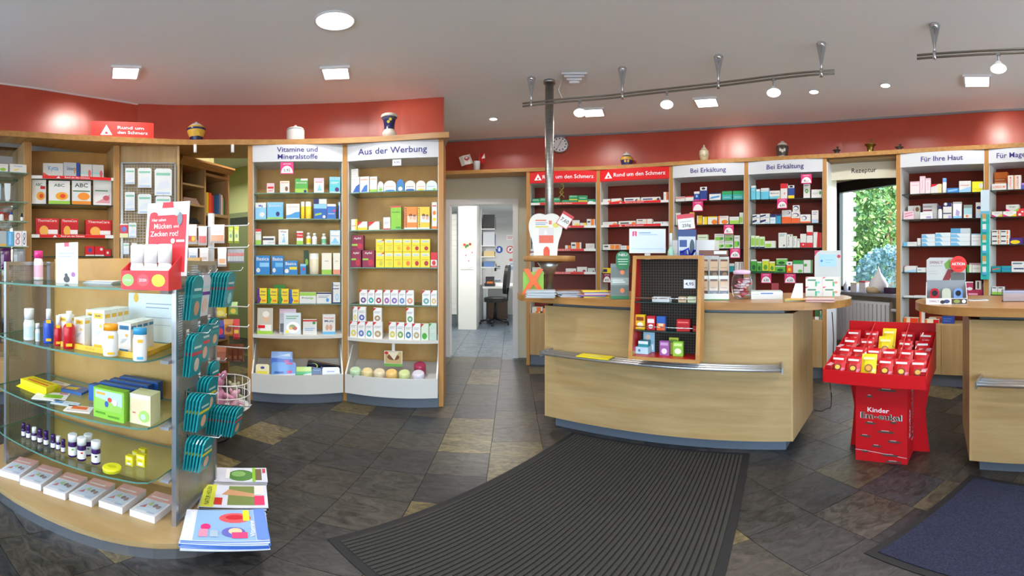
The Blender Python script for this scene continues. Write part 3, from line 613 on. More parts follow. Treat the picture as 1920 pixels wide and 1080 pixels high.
row('VI', 4, 'c4', VI, [
 (150, 218, 218, 'yellow carton with purple edge', 'Y', ay('pp', '')), (222, 290, 220, 'yellow carton with green edge next to the purple-edged one', 'Y', ay('G', '')),
 (296, 365, 222, 'yellow carton with green edge next to the blue-edged one', 'Y', ay('2F8A4A', '')), (368, 435, 226, 'yellow carton with blue edge', 'Y', ay('B', '')),
 (266, 342, 195, 'yellow-green carton standing behind', 'E3D660', tp('G', .2), {'dy': .12}),
 (437, 550, 246, 'white carton with green band', 'W', tp('lg', .3)+' '+tx('Priorin', .5, .2, 'dg', .7)+' '+dot('lg', .72, .45, .06, .1)),
 (552, 653, 248, 'white carton with blue drop and navy rim', 'W', tp('N', .12)+' '+ln('N', .7, .58)+' '+dot('mb', .74, .32, .1, .18)),
 (657, 727, 178, 'tall white carton with navy edge', 'W', lf('N', .12)+' '+tx('Doppel', .86, .1, 'N', .7)+' '+ln('N', .7)+' '+dot('lb', .6, .3, .2, .16)+' '+dot('W', .6, .3, .12, .1)+' r:.1,0,1,.05:N')])
row('VI', 5, 'c4', VI, [
 (150, 258, 352, 'booklet with a smiling portrait', 'C9C0B0', dot('E0B99A', .55, .62, .2, .18)+' '+dot('EDE6DC', .55, .76, .22, .12)+' r:.2,.1,.9,.36:F0EDE6 r:.05,.22,.5,.34:R '+bt('lg', .12), {'k': 'mag'}),
 (300, 415, 358, 'grey recipe booklet behind the salad booklet', 'B9B4B4', tp('lp', .2)+' r:.05,.05,.4,.4:3A3028', {'k': 'mag', 'dy': .05}),
 (330, 448, 385, 'booklet with a salad bowl', 'C8CED0', dot('F2F2EE', .55, .32, .4, .26)+' '+dot('7E9A4A', .5, .34, .2, .12)+' '+dot('C2402A', .66, .28, .12, .09)+' '+dot('E2A63A', .4, .28, .1, .08)+' '+ln('5A9A50', .84, .74)+' '+dot('Y', .2, .12, .1, .08), {'k': 'mag'}),
 (460, 555, 432, 'low white carton with green leaf', 'W', tp('R', .1)+' '+dot('G', .8, .8, .12, .1)+' '+ln('mb', .42, .3)),
 (593, 680, 397, 'white carton with a pair of small feet', 'W', tx('Nestargel', .84, .1, 'R')+' '+tx('Multi', .68, .15, 'N', .7)+' '+dot('D9A58C', .36, .36, .13, .15)+' '+dot('D9A58C', .64, .36, .13, .15)+' '+bt('6DB8E4', .14))], depth=.02)
WE = 'Werbung unit'
row('WE', 0, 'c3', WE, [
 (728, 790, 512, 'white carton with blue arc against the post', 'W', 'p:.2,.05,1,.05,1,.55,.6,.42:2E62B4 '+tx('optive', .84, .14, 'gr')),
 (735, 782, 462, 'small white carton stacked on a blue-arc carton', 'W', ln('gr', .75, .3), {'yb': 511}),
 (792, 852, 510, 'white carton with blue arc and orange mark', 'W', 'p:.1,.05,.8,.05,.8,.5,.5,.42:3C74C2 '+tx('artelac', .82, .14, 'O')),
 (855, 902, 510, 'narrow white carton with orange title', 'W', tx('artelac', .84, .14, 'O')+' '+bt('lg', .18)),
 (904, 943, 540, 'arched white carton with green rim', 'W', 'e:.5,.3,.4,.2:7FBF5A '+tx('tears', .62, .16, 'G'), {'k': 'loz'}),
 (944, 1022, 535, 'arched white carton with rainbow title', 'W', 'e:.5,.12,.5,.12:2E86C8 '+tx('hycosan', .66, .16, 'O'), {'k': 'loz'}),
 (1024, 1073, 527, 'arched blue carton', '3E7FC0', 'e:.5,.3,.34,.26:W '+tx('vismed', .6, .16, 'G'), {'k': 'loz'}),
 (1076, 1145, 535, 'arched white carton with blue rim', 'W', 'e:.5,.14,.5,.14:2456B0 '+tx('bepan', .6, .16, 'N'), {'k': 'loz'}),
 (1147, 1210, 535, 'arched white carton with yellow smile', 'W', 'e:.5,.16,.4,.1:Y '+tx('systane', .6, .15, 'O'), {'k': 'loz'}),
 (1212, 1285, 535, 'arched pale blue carton with handwriting', 'DCE8F2', tx('hylo', .6, .2, 'mb')+' e:.8,.2,.18,.14:lg', {'k': 'loz'})])
row('WE', 1, 'c3', WE, [
 (728, 776, 780, 'white carton with yellow side', 'W', rt('Y', .3)+' '+ln('R', .4)), (778, 840, 795, 'low white carton with red title and yellow foot', 'W', bt('Y', .3)+' p:0,.5,.5,1,0,1:R'),
 (848, 917, 795, 'low white carton with red flash', 'W', 'p:0,.4,.6,1,0,1:R '+bt('cr', .2)), (940, 986, 768, 'grey-white carton with red foot', 'E6E6E2', bt('R', .1)+' '+ln('gr')),
 (988, 1055, 697, 'tall lime green carton', '8CC63E', tp('E0505A', .06)+' '+tx('Femibion', .74, .08, 'dg')+' '+dot('lg', .76, .55, .12, .07)+' r:.5,.05,.95,.12:G'),
 (1073, 1155, 702, 'orange carton with family picture', 'EE8A3C', 'v:.12,.5,.2,.9:N:sanostol r:.25,.3,1,.6:E9D8C4 '+dot('7A4A30', .5, .62, .14, .07)+' '+dot('E0B090', .5, .52, .12, .08)+' '+dot('8A5A38', .8, .6, .12, .06)+' '+dot('E0B090', .8, .5, .11, .08)+' '+bt('W', .08)),
 (1157, 1235, 702, 'yellow carton with family picture', 'EEC93C', 'v:.12,.5,.2,.9:N:sanostol r:.25,.3,1,.6:DDE4E6 '+dot('6A4A38', .5, .62, .14, .07)+' '+dot('E0B090', .5, .52, .12, .08)+' '+dot('8A6A48', .8, .6, .12, .06)+' '+dot('E0B090', .8, .5, .11, .08)+' '+bt('W', .08)),
 (1247, 1287, 672, 'tall narrow white carton with orange dots', 'W', dot('O', .5, .6, .3, .08)+' '+dot('Y', .5, .36, .3, .06)+' '+bt('O', .1)+' '+ln('R', .86))])
fl = dot('W', .5, .5, .36, .22)
yel = []
xs = (893, 948, 1005, 1063, 1120, 1175, 1238); names = ('pear', 'pale pear', 'lemon', 'orange', 'cherry', 'red apple'); fc = ('C9C43A', 'D9CF4A', 'E8B820', 'EE7A22', 'C0202A', 'B0302A')
for i in range(6):
    for j in range(2):
        a_, z_ = xs[i], xs[i+1]; o_ = {'yb': 985} if j else {}
        yel.append((a_, z_-1, 905 if j else 987, '%syellow carton with %s picture' % ('upper ' if j else 'lower ', names[i]), 'F0DA28', 'r:.1,.72,.9,.9:W '+tx('Soledum', .8, .1, 'G', .6)+' '+dot(fc[i], .62, .26, .22, .16)+' '+ln('C8B020', .5)+(' p:.6,.86,1,.86,1,1:R' if i == 0 else ''), o_))
row('WE', 2, 'c3', WE, [
 (722, 800, 977, 'burgundy carton with apple print next to the post', 'bo', tx('Apfel', .84, .16, 'W', .6)+' '+dot('C02840', .7, .28, .24, .2)+' r:0,.42,.5,.52:lg'),
 (740, 815, 883, 'burgundy carton stacked on top', 'bo', tx('Apfel', .8, .18, 'W', .6)+' '+dot('C02840', .7, .28, .24, .2)+' r:0,.3,.5,.42:lg', {'yb': 976}),
 (808, 885, 977, 'burgundy carton with apple print beside the yellow cartons', 'bo', tx('Apfel', .84, .16, 'W', .6)+' '+dot('C02840', .7, .28, .24, .2)+' r:0,.42,.5,.52:lg')]
 +yel+[(1240, 1287, 990, 'red and white carton with berries', 'W', tp('R', .5)+' '+dot('R', .5, .3, .3, .16)+' '+bt('E86060', .12))])
def tea(c, c2='W'): return tri('R')+' '+dot(c, .5, .28, .36, .2)+' '+dot('W', .5, .28, .16, .09)+' '+ln('gr', .74, .66)
tq_ = [(842, 895, 228, '6A4A8A', 'purple ring'), (897, 945, 230, '2AA8A8', 'teal ring'), (947, 997, 230, 'A03048', 'berry red ring'), (1003, 1050, 230, 'A85AA8', 'violet ring'), (1052, 1104, 230, '8A6AB8', 'lavender ring'), (1106, 1154, 232, '5A8AC8', 'blue ring'), (1156, 1210, 232, 'E89A7A', 'peach ring'), (1265, 1321, 233, '6AA8A0', 'sea green ring'), (1323, 1370, 233, 'E0B878', 'sand ring')]
row('WE', 3, 'c4', WE, [(a, c, y, 'white tea carton with red corner and %s' % n, 'F3F1EE', tea(k)) for a, c, y, k, n in tq_])
t5 = [(778, 827, 442, 'E6CE5A', 'yellow', 0), (829, 880, 444, '5A78C0', 'blue', 0), (882, 933, 445, '3AA8B0', 'turquoise', 0), (935, 997, 446, 'B89A70', 'brown', 0), (1040, 1090, 448, 'D8C850', 'lemon', 0), (1092, 1145, 450, '7AA848', 'green', 0), (1147, 1198, 455, '3878A8', 'steel blue', 0), (1200, 1255, 457, 'B8A878', 'khaki', 0),
      (797, 830, 343, 'E6D870', 'pale yellow', 440), (832, 885, 345, '5A6AB8', 'indigo', 442), (935, 992, 352, 'A88A60', 'hazel', 446), (1158, 1210, 352, '6AA870', 'mint', 455)]
row('WE', 4, 'c4', WE, [(a, c, y, 'white tea carton with red corner and %s ring%s' % (n, ', stacked' if yb else ''), 'F3F1EE', tea(k), {'yb': yb} if yb else {}) for a, c, y, k, n, yb in t5]+[
 (1258, 1310, 458, 'green and white tea carton', 'DCE8D2', tri('R')+' '+dot('4AA83A', .45, .24, .34, .2)), (1312, 1370, 455, 'pale mint tea carton', 'C4D8C6', tri('G')+' '+ln('W', .6, .5))], depth=.0)
S1r = [dict(yb=68), dict()]
def gb(t='W'): return 'r:0,.6,1,.75:58B88A '+tx('Dolormin', .8, .22, 'W', .7)+' '+bt('Y', .16)
row('S1', 0, 'cS', S1, [(45, 120, 55, 'green carton beside the left post', '1E8A5A', gb()), (122, 180, 50, 'green carton hidden by the pole', '1E8A5A', gb()), (237, 295, 48, 'green carton right of the pole', '1E8A5A', gb()), (298, 365, 68, 'low green carton with yellow foot', '2C9A60', bt('Y', .3)),
 (368, 442, 68, 'low green carton carrying another', '1E8A5A', bt('lg', .3)), (368, 442, 28, 'green carton stacked on another', '1E8A5A', gb(), {'yb': 67}), (445, 525, 30, 'large green carton with yellow line', '1E8A5A', 'r:0,.3,1,.4:Y '+tx('Voltaren', .7, .2, 'W', .7)), (528, 598, 60, 'low green carton next to the right post', '2C9A70', 'r:.1,.4,.7,.6:W')])
def ow(): return 'r:.5,0,.85,1:O r:.08,.55,.42,.75:dk'
row('S1', 1, 'cS', S1, [(35, 70, 265, 'small slate blue carton', '3A5A7A', ln('W', .5)), (395, 458, 238, 'white carton with yellow disc', 'W', dot('Y', .65, .3, .26, .24)+' '+bt('cr', .1)), (460, 515, 260, 'low white carton with yellow end', 'W', rt('Y', .4)), (518, 600, 228, 'white carton with orange panel', 'W', ow())])
row('S1', 2, 'cS', S1, [(30, 110, 440, 'white carton with yellow dot', 'W', dot('Y', .5, .3, .15, .2)+' '+ln('gr', .7)), (42, 105, 390, 'teal and white carton on top of another', 'W', bt('T', .3)+' '+dot('R', .55, .6, .08, .1), {'yb': 438}), (335, 380, 450, 'low orange-ended carton', 'W', rt('O', .5)), (385, 472, 425, 'white carton with orange square', 'W', ow()), (508, 585, 435, 'grey-white carton with fine print', 'E4E0E0', ln('B04A5A', .6, .4)+' '+tp('W', .2))])
row('S1', 3, 'cS', S1, [(58, 152, 635, 'flat white carton by the left post', 'W', tp('sg', .3)), (154, 182, 645, 'white and green carton', 'W', bt('G', .3)), (340, 428, 645, 'white carton with green foot and red tip', 'W', 'r:0,.1,.6,.22:G '+dot('R', .85, .3, .12, .2)), (435, 520, 632, 'white carton with green foot and crimson disc', 'W', 'r:0,.1,.7,.25:2F9A70 '+dot('B0204A', .72, .35, .16, .2)), (525, 600, 642, 'grey-green carton with plum disc', 'CAD2CC', 'r:0,.1,.6,.22:2F9A70 '+dot('6A3048', .8, .3, .12, .2))])
row('S1', 4, 'cS', S1, [(45, 125, 1006, 'white orange carton in the low compartment', 'W', 'r:.45,0,.85,1:O'), (55, 145, 972, 'white orange carton stacked in the low compartment', 'W', 'r:.45,0,.85,1:O', {'yb': 1005}), (146, 200, 985, 'slim white carton in the low compartment', 'W', 'r:0,0,.3,1:O')])
row('S2', 0, 'cS', S2, [(640, 718, 60, 'low white carton with orange tip', 'W', dot('O', .85, .4, .2, .3)), (724, 808, 55, 'low white carton with orange ribbon', 'W', 'p:.1,.2,1,.4,1,.6,.1,.35:O'), (832, 965, 47, 'long white carton with navy disc', 'W', 'r:.08,.5,.6,.72:N '+dot('N', .82, .4, .1, .3)+' '+dot('Y', .86, .4, .05, .16)), (977, 1138, 43, 'longer white carton with navy and yellow disc', 'W', 'r:.08,.5,.6,.72:N '+dot('Y', .8, .4, .08, .26)+' '+dot('N', .9, .5, .08, .3)), (1165, 1205, 0, 'tall white carton with orange side', 'W', rt('O', .4)+' '+ln('gr', .7))])
row('S2', 1, 'cS', S2, [(650, 772, 252, 'long white carton with orange tip', 'W', dot('O', .85, .4, .14, .34)+' '+ln('gr', .6)), (787, 932, 245, 'white carton with black name and orange tip', 'W', 'r:.1,.45,.6,.7:dk '+dot('O', .88, .4, .12, .4)), (937, 1070, 252, 'white carton with bold black print', 'W', 'r:.08,.3,.4,.5:dk r:.62,0,.7,1:E8B090'), (937, 1070, 228, 'white carton stacked on its twin', 'W', 'r:.08,.3,.4,.6:dk r:.62,0,.7,1:E8B090', {'yb': 251}), (1078, 1208, 250, 'white carton with thin blue lines', 'W', 'r:.1,.5,.5,.6:mb r:.6,.2,.65,.8:T')])
row('S2', 2, 'cS', S2, [(648, 797, 442, 'long white carton with orange half', 'W', 'r:.1,.5,.32,.75:dk r:.45,.1,.7,.9:F0902A r:.74,.1,.98,.9:O'), (802, 882, 452, 'white carton with orange end beside the monitor', 'W', rt('O', .35)+' r:.1,.5,.5,.65:gr')])
row('S2', 3, 'cS', S2, [(648, 722, 642, 'yellow carton with navy panel', 'Y', 'r:.06,.2,.55,.8:N')])
row('E1', 0, 'cE', E1, [(92, 154, 415, 'low white carton with red line', 'W', 'r:0,.7,1,.85:R '+ln('gr', .4)), (156, 211, 410, 'second low white carton with red header', 'W', tp('R', .2)), (213, 250, 380, 'small navy carton with pink foot', '2A4A98', tp('W', .25)+' '+bt('pk', .14)+' '+dot('lb', .5, .5, .2, .14)), (253, 298, 350, 'tall navy carton with dark cap print', '27408A', tp('W', .26)+' '+dot('K', .5, .88, .3, .08)+' '+bt('pk', .12)), (313, 388, 390, 'white carton with blue swoosh', 'W', 'p:0,.2,.9,.4,.9,.65,.2,.5:mb '+tp('N', .14)), (396, 462, 378, 'teal carton with green header', '3AA8A8', tp('2A9A5A', .4)+' '+ln('W', .3)), (468, 540, 376, 'teal carton next to its twin and the post', '3AA8A8', tp('2A9A5A', .4)+' '+ln('W', .3))])
row('E1', 1, 'cE', E1, [(90, 125, 520, 'white carton with green print in the corner', 'W', bt('sg', .3)), (185, 215, 515, 'yellow carton half hidden by the red note', 'E8C23A', ''), (232, 267, 538, 'yellow carton', 'F0C828', lf('W', .2)+' '+bt('E0A020', .2)), (270, 300, 545, 'yellow and white carton', 'Y', lf('W', .3)), (303, 365, 543, 'white carton with orange picture', 'W', tp('Y', .12)+' '+dot('O', .7, .3, .3, .3)), (370, 438, 540, 'white carton with pumpkin picture', 'W', lf('O', .14)+' '+dot('O', .65, .28, .32, .26)+' '+ln('R', .8)), (445, 508, 545, 'white carton with green leaves', 'W', bt('lg', .5)+' '+ln('G', .7)), (510, 540, 518, 'tall green and white carton', 'W', 'r:0,.1,.8,.6:lg')])
def gl(): return 'r:.05,.1,.7,.55:8AC84A '+dot('G', .75, .35, .18, .2)+' '+ln('dg', .8)
row('E1', 2, 'cE', E1, [(235, 303, 662, 'pale green carton behind the counter goods', 'DDE8CC', gl()), (310, 359, 708, 'green leaf carton lowest of the pile', 'W', gl()), (361, 412, 706, 'green leaf carton in the pile middle', 'W', gl()), (347, 411, 657, 'green leaf carton on top of the pile', 'W', gl(), {'yb': 704}), (413, 470, 705, 'green leaf carton under a dark one', 'W', gl()), (413, 470, 660, 'olive green carton on top', 'B4C49A', gl(), {'yb': 704}), (475, 513, 667, 'upright green leaf carton', 'W', gl())])
row('E1', 3, 'cE', E1, [(445, 478, 850, 'small teal carton', 'T', tp('W', .3)), (480, 508, 840, 'white carton with red stripe', 'W', 'r:.2,.1,.4,.9:E8A0A0'), (510, 540, 840, 'white carton with rosy stripe', 'W', 'r:.5,.1,.7,.9:E0787A '+bt('lb', .1))])
row('E2', 0, 'cE', E2, [(577, 617, 342, 'tall aqua carton', '6CC4D8', tp('W', .14)+' '+ln('W', .7)), (619, 645, 365, 'narrow aqua carton', '7ACCDC', tp('W', .2)), (650, 703, 358, 'wide aqua carton with white top', '62C0DA', tp('W', .3)+' '+tx('Meditonsin', .82, .14, 'mb')), (706, 775, 375, 'white carton with aqua foot', 'W', bt('6CC4D8', .34)+' '+tx('Meditonsin', .7, .2, 'N')+' p:.7,0,1,0,1,.25:Y'), (778, 824, 328, 'white carton with red top', 'W', tp('R', .32)+' '+dot('E89A9A', .6, .35, .12, .08)), (828, 870, 340, 'navy carton with yellow foot', '2C4A92', tp('W', .2)+' '+dot('K', .5, .9, .3, .07)+' '+bt('Y', .24)), (928, 972, 330, 'tall white carton with green leaf', 'W', dot('6AA84A', .5, .5, .26, .16)+' '+dot('W', .5, .5, .1, .06)+' '+ln('dk', .88)), (980, 1055, 367, 'wide white carton with green circle', 'W', dot('G', .86, .6, .1, .2)+' '+ln('gr'))])
def sil(): return 'p:0,.2,.6,.5,.6,.8,0,.6:N r:.5,.1,.9,.3:lb'
row('E2', 1, 'cE', E2, [(595, 644, 556, 'white navy carton at the bottom next to the post', 'W', sil()), (595, 644, 530, 'white navy carton stacked next to the post', 'W', sil(), {'yb': 555}), (646, 708, 554, 'white navy carton below another', 'W', sil()), (646, 708, 525, 'white navy carton on top of another', 'W', sil(), {'yb': 553}), (710, 747, 530, 'navy-topped carton beside a teal one', 'DCE6F0', tp('N', .3)+' '+ln('mb', .4)), (749, 782, 527, 'teal blue carton', '3A94B8', tp('N', .2)), (787, 848, 502, 'orange and white carton with navy ring', 'W', bt('E8602A', .5)+' '+dot('N', .7, .8, .2, .1)+' '+dot('W', .66, .8, .14, .07)), (850, 905, 512, 'orange carton with navy ring', 'W', bt('E8602A', .45)+' '+dot('N', .5, .7, .4, .18)+' '+dot('W', .44, .68, .32, .14)), (858, 902, 470, 'navy and white carton on top of the orange one', 'W', dot('N', .5, .55, .42, .36)+' '+dot('W', .45, .5, .34, .24), {'yb': 511}), (907, 975, 530, 'white carton with orange foot and navy ring', 'W', bt('E8602A', .2)+' '+dot('N', .4, .6, .24, .24)+' '+dot('W', .36, .58, .18, .18)), (982, 1027, 503, 'slim white carton with grey foot', 'W', ln('N', .85, .7)+' '+bt('B8C8D8', .3))])
row('E2', 2, 'cE', E2, [(583, 612, 668, 'green striped carton beside the post', 'DDEBCB', 'r:.1,.2,.9,.8:9ACC4E '+bt('N', .1)), (614, 639, 670, 'green striped carton in the middle', 'DDEBCB', 'r:.1,.2,.9,.8:9ACC4E '+bt('N', .1)), (641, 674, 675, 'green striped carton before the low one', 'DDEBCB', 'r:.1,.2,.9,.8:9ACC4E '+bt('N', .1)), (676, 745, 703, 'low white and green carton', 'DDE2D0', 'r:.05,.1,.6,.6:9ACC4E'), (765, 818, 650, 'white carton with mint print', 'W', ln('T', .9, .8)+' '+dot('dk', .7, .15, .1, .06)), (820, 857, 660, 'white carton with a leaf', 'W', dot('G', .7, .9, .14, .06)+' v:.3,.5,.3,.7:dk:Sinupret'), (859, 885, 672, 'smaller white carton with a leaf', 'W', dot('lg', .6, .88, .2, .06)+' v:.3,.5,.3,.7:dk:Sinupret'), (886, 905, 688, 'smallest white leaf carton', 'W', dot('dg', .5, .86, .2, .06)), (907, 947, 657, 'white carton with red foot', 'W', bt('R', .36)+' '+dot('W', .5, .22, .14, .05)), (949, 990, 668, 'white carton with red foot below another', 'W', bt('R', .4)), (949, 990, 602, 'small white carton with red foot on top', 'W', bt('R', .34), {'yb': 667}), (993, 1028, 645, 'slanted white and red carton', 'W', 'p:.6,0,1,0,1,1,.8,1:R'), (1030, 1058, 648, 'red carton next to the post', 'D83020', tp('R', .2))])
def gg(c): return tp('W', .12)+' '+dot(c, .5, .4, .3, .2)+' '+bt('dg', .14)
row('E2', 3, 'cE', E2, [(580, 623, 825, 'green carton with dark leaf beside the post', '4AA03A', gg('dg')), (625, 656, 838, 'narrower green leaf carton', '58AC44', gg('dg')), (658, 703, 823, 'yellow-green leaf carton', 'D2D63A', gg('5A9A2A')), (705, 742, 837, 'smaller yellow-green leaf carton', 'D2D63A', gg('5A9A2A')), (742, 812, 866, 'wide green leaf carton below another', '5CB03E', gg('dg')), (750, 822, 818, 'wide green leaf carton on top', '6ABC48', gg('dg'), {'yb': 865}), (817, 857, 838, 'orange carton with white top', 'EE6A22', tp('W', .34)+' '+dot('N', .5, .8, .2, .06)+' '+dot('Y', .5, .28, .24, .14)), (860, 928, 830, 'white carton with green header', 'W', tp('2FA04A', .3)+' '+dot('6ABC48', .7, .14, .22, .12)), (930, 985, 828, 'white carton with green spiral', 'W', dot('4AA84A', .22, .6, .2, .12)+' '+rt('G', .16))])
row('E2', 4, 'px', E2, [(1528, 1536, 581, 'dark green carton in the low compartment', '2F6A3A', bt('W', .3)), (1537, 1545, 583, 'pale green carton in the low compartment', 'A8CC9A', dot('T', .5, .4, .3, .3))])
HA = 'Für Ihre Haut unit'
row('HA', 0, 'cH', HA, [(178, 298, 272, 'pale rose carton', 'EFE0E2', ln('E0909A', .7)+' '+tp('lp', .1)), (300, 368, 205, 'tall pink carton', 'F2D6DE', tp('lp', .14)+' v:.5,.5,.3,.5:E0909A:Linola'), (370, 437, 230, 'shorter pink carton', 'F4DEE4', tp('lp', .14)+' v:.5,.5,.3,.5:E0909A:Linola'), (439, 578, 305, 'low white carton with red corner and yellow foot', 'W', 'p:0,.7,.4,.8,.7,1,0,1:R '+rt('F0DC9A', .3)), (582, 638, 228, 'blue and white skin stick', 'W', '6A9AD8', {'k': 'cyl'}), (642, 793, 355, 'flat blue tube carton', '3E86D0', 'p:.1,.2,.9,.5,.9,.8,.1,.6:lb'), (797, 948, 265, 'white carton with pale blue wave', 'W', wave('9AC8EC', .34)+' '+ln('R', .62)), (962, 1110, 272, 'bright yellow carton', 'F6E81E', 'e:.82,.6,.2,.25:W '+ln('C8B81E', .3))])
row('HA', 1, 'cH', HA, [(80, 225, 648, 'pink patterned carton', 'F0D4DC', 'p:.1,.3,.9,.5,.9,.6,.1,.42:E07A94 p:.1,.6,.9,.8,.9,.9,.1,.72:E07A94'), (150, 300, 580, 'white carton with brown face picture behind the pink one', 'W', dot('7A5A40', .8, .75, .16, .16)+' p:.4,.5,.55,.5,.5,.95:E07A94', {'dy': .09}), (302, 463, 660, 'low white carton before the striped one', 'F1EFF0', 'r:.5,.1,.9,.4:lv '+ln('gr', .7)), (338, 520, 552, 'white carton with grey and wine stripes', 'E6E2E4', 'r:.02,.55,.65,.63:bo r:.02,.75,.65,.86:B0A8AC r:.02,.25,.65,.4:bo', {'dy': .09}), (522, 583, 578, 'white bottle with navy cap', 'W', '27307A', {'k': 'btl', 'lab': 'E8E8F2'}), (595, 703, 543, 'white carton with navy patches', 'W', tp('N', .24)+' r:0,.3,1,.36:N '+dot('W', .3, .92, .2, .1)+' '+dot('lv', .8, .1, .2, .1)), (720, 830, 530, 'tall white carton with violet brush print', 'F0EEF0', tp('gr', .12)+' p:.3,.2,.7,.1,.8,.4,.4,.55:lv '+bt('lb', .14)), (855, 962, 567, 'aqua and grey carton', 'A8D4DC', tp('8A9890', .24)+' '+bt('W', .3)+' '+dot('E88A4A', .4, .16, .16, .1)), (1008, 1090, 537, 'white carton with navy oval', 'W', dot('N', .5, .66, .4, .1)+' '+bt('C8DCEC', .3))])
def bx3(n): return ' '.join('p:0,%g,.5,%g,.3,%g,0,%g:7ABCE4' % (i/n, i/n, (i+.8)/n, (i+.8)/n)+' r:0,%g,1,%g:B8C8D0' % (i/n, i/n+.02) for i in range(n))
row('HA', 2, 'cH', HA, [(85, 266, 1037, 'flat blue and white carton', 'W', lf('7ABCE4', .3)+' '+ln('mb', .6)), (268, 312, 990, 'small upright white carton', 'W', bt('gr', .2)), (322, 496, 938, 'three-layer pile carton of pale blue cream', 'E4ECEE', bx3(3)), (498, 690, 920, 'taller pale blue cream carton', 'E4ECEE', bx3(3)), (692, 940, 928, 'widest pale blue cream carton', 'E4ECEE', bx3(3)), (692, 940, 865, 'grey-ended cream carton on top of the widest', 'C8D4D8', lf('5AA0CC', .5), {'yb': 926}), (952, 1088, 932, 'white cream carton next to the turquoise strip', 'EDF0F0', 'r:0,.9,1,1:9AC8E0 '+ln('gr', .7, .4))])
row('HA', 3, 'cI', HA, [(98, 240, 372, 'white carton with blue curve and pink corner', 'W', wave('A8D0E8', .3)+' p:0,.8,.2,1,0,1:pk'), (250, 350, 392, 'low white carton with blue dash', 'W', 'r:.1,.4,.5,.55:mb'), (842, 903, 358, 'green and white carton', 'DDE6D2', lf('G', .5)), (905, 1030, 362, 'cream carton with fine lines', 'E8E6DC', ln('gr')), (872, 1015, 338, 'cream carton behind with rosy edge', 'EDE6DC', tp('lp', .3), {'dy': .1})])
row('HA', 4, 'cI', HA, [(85, 204, 728, 'flat white carton by the post', 'W', ln('gr', .5)), (206, 350, 728, 'flat white carton behind the gadget display', 'W', ln('gr', .5)), (830, 1060, 655, 'wide crimson carton', 'A8264A', 'r:.15,.4,.7,.6:E0A0B0'), (835, 920, 560, 'crimson carton with white dome', 'B03A58', tp('W', .12)+' '+dot('W', .5, .1, .4, .2), {'yb': 654}), (945, 1018, 550, 'narrow grey and brown carton', 'D8D0C4', 'r:.3,.1,.6,.9:4A3A30', {'yb': 654}), (1030, 1060, 585, 'small dark carton', '8A4A4A', ln('W', .6), {'yb': 654})])
row('HA', 5, 'cI', HA, [(90, 265, 992, 'orange flame carton lying flat', 'F0DCC4', rt('E8481E', .55)+' '+lf('O', .2)), (278, 340, 905, 'upright white and orange carton', 'W', lf('E8602A', .4)), (345, 510, 1012, 'low white carton with red flame', 'F2E6C8', rt('R', .4)+' '+lf('O', .14)), (390, 540, 985, 'red flame carton behind', 'E8A05A', tp('W', .3)+' '+rt('R', .4), {'dy': .1}), (545, 690, 978, 'blue carton with pale script', '2E4A9A', ln('lb', .7, .4))])
MA = 'Für Mag unit'
row('MA', 0, 'cH', MA, [(1208, 1395, 300, 'low white carton with orange letters', 'W', tx('LOPEDIUM', .5, .5, 'E8602A', .84)), (1222, 1412, 155, 'tall orange carton behind', 'D8601E', tp('E8782A', .3)+' r:.05,.4,.9,.5:F0B080 r:.05,.58,.8,.64:F0B080', {'dy': .09}), (1414, 1486, 195, 'tall white carton with orange upright letters', 'W', 'v:.5,.5,.5,.8:E8602A:LOPEDIUM'), (1490, 1582, 192, 'wider white carton with orange upright letters', 'W', 'v:.55,.5,.45,.8:E8602A:LOPEDIUM '+lf('F0A06A', .2)), (1585, 1680, 290, 'violet carton', '5A5AC0', tp('C08AD0', .3))])
row('MA', 1, 'cH', MA, [(1205, 1345, 652, 'low carton with rainbow wedge', 'F0EEE6', 'p:0,0,.5,0,0,.5:pk p:.5,0,1,0,1,.6:Y '+tx('Iberogast', .7, .26, 'gr', .5)), (1355, 1525, 648, 'wide carton with rainbow wedge', 'F0EEE6', 'p:0,0,.5,0,0,.5:pk p:.5,0,1,0,1,.6:Y '+tx('Iberogast', .7, .26, 'gr', .5)), (1390, 1555, 565, 'grey rainbow carton stacked on top', 'D8D6CC', 'p:0,0,.4,0,0,.4:pk p:.6,0,1,0,1,.5:lg '+tx('Iberogast', .66, .26, 'dk', .5), {'yb': 646}), (1530, 1630, 615, 'red carton with white spots', 'E0303A', dot('W', .35, .25, .2, .14)+' '+dot('W', .7, .6, .16, .1))])
mg = []
for i in range(2):
    for j in range(3): mg.append((1212+112*i, 1322+112*i, 1006-60*j, '%s striped black-orange carton of the pile by the %s' % (('bottom', 'middle', 'top')[j], ('post', 'purple carton')[i]), 'E9E9E4', 'r:.05,.55,.6,.8:dk r:.7,.1,.88,.9:EE8A3A '+ln('gr', .25), {'yb': 1066-60*j} if j else {}))
row('MA', 2, 'cH', MA, mg+[(1440, 1600, 985, 'purple carton with yellow oval', '4A2A78', dot('Y', .42, .35, .4, .3))])
row('MA', 3, 'cI', MA, [(1140, 1250, 375, 'teal carton with red flash', '1E9AA0', 'p:.1,.3,.8,.5,.8,.7,.1,.5:E86040'), (1255, 1370, 372, 'teal carton with blue band', '1E9AA0', 'r:0,.4,1,.6:3A7AB8'), (1375, 1560, 386, 'white carton with navy title', 'W', 'r:.15,.55,.8,.8:N'), (1375, 1520, 318, 'white carton with slate title on top', 'W', 'r:.1,.5,.9,.75:5A7A8A', {'yb': 385})])
row('MA', 4, 'cI', MA, [(1130, 1210, 620, 'white carton with lime foot', 'W', bt('lg', .34)+' r:.1,.8,.8,.9:dk'), (1213, 1290, 620, 'second white carton with lime foot', 'W', bt('lg', .34)+' r:.1,.8,.8,.9:dk')])
MI = 'mirrored unit'
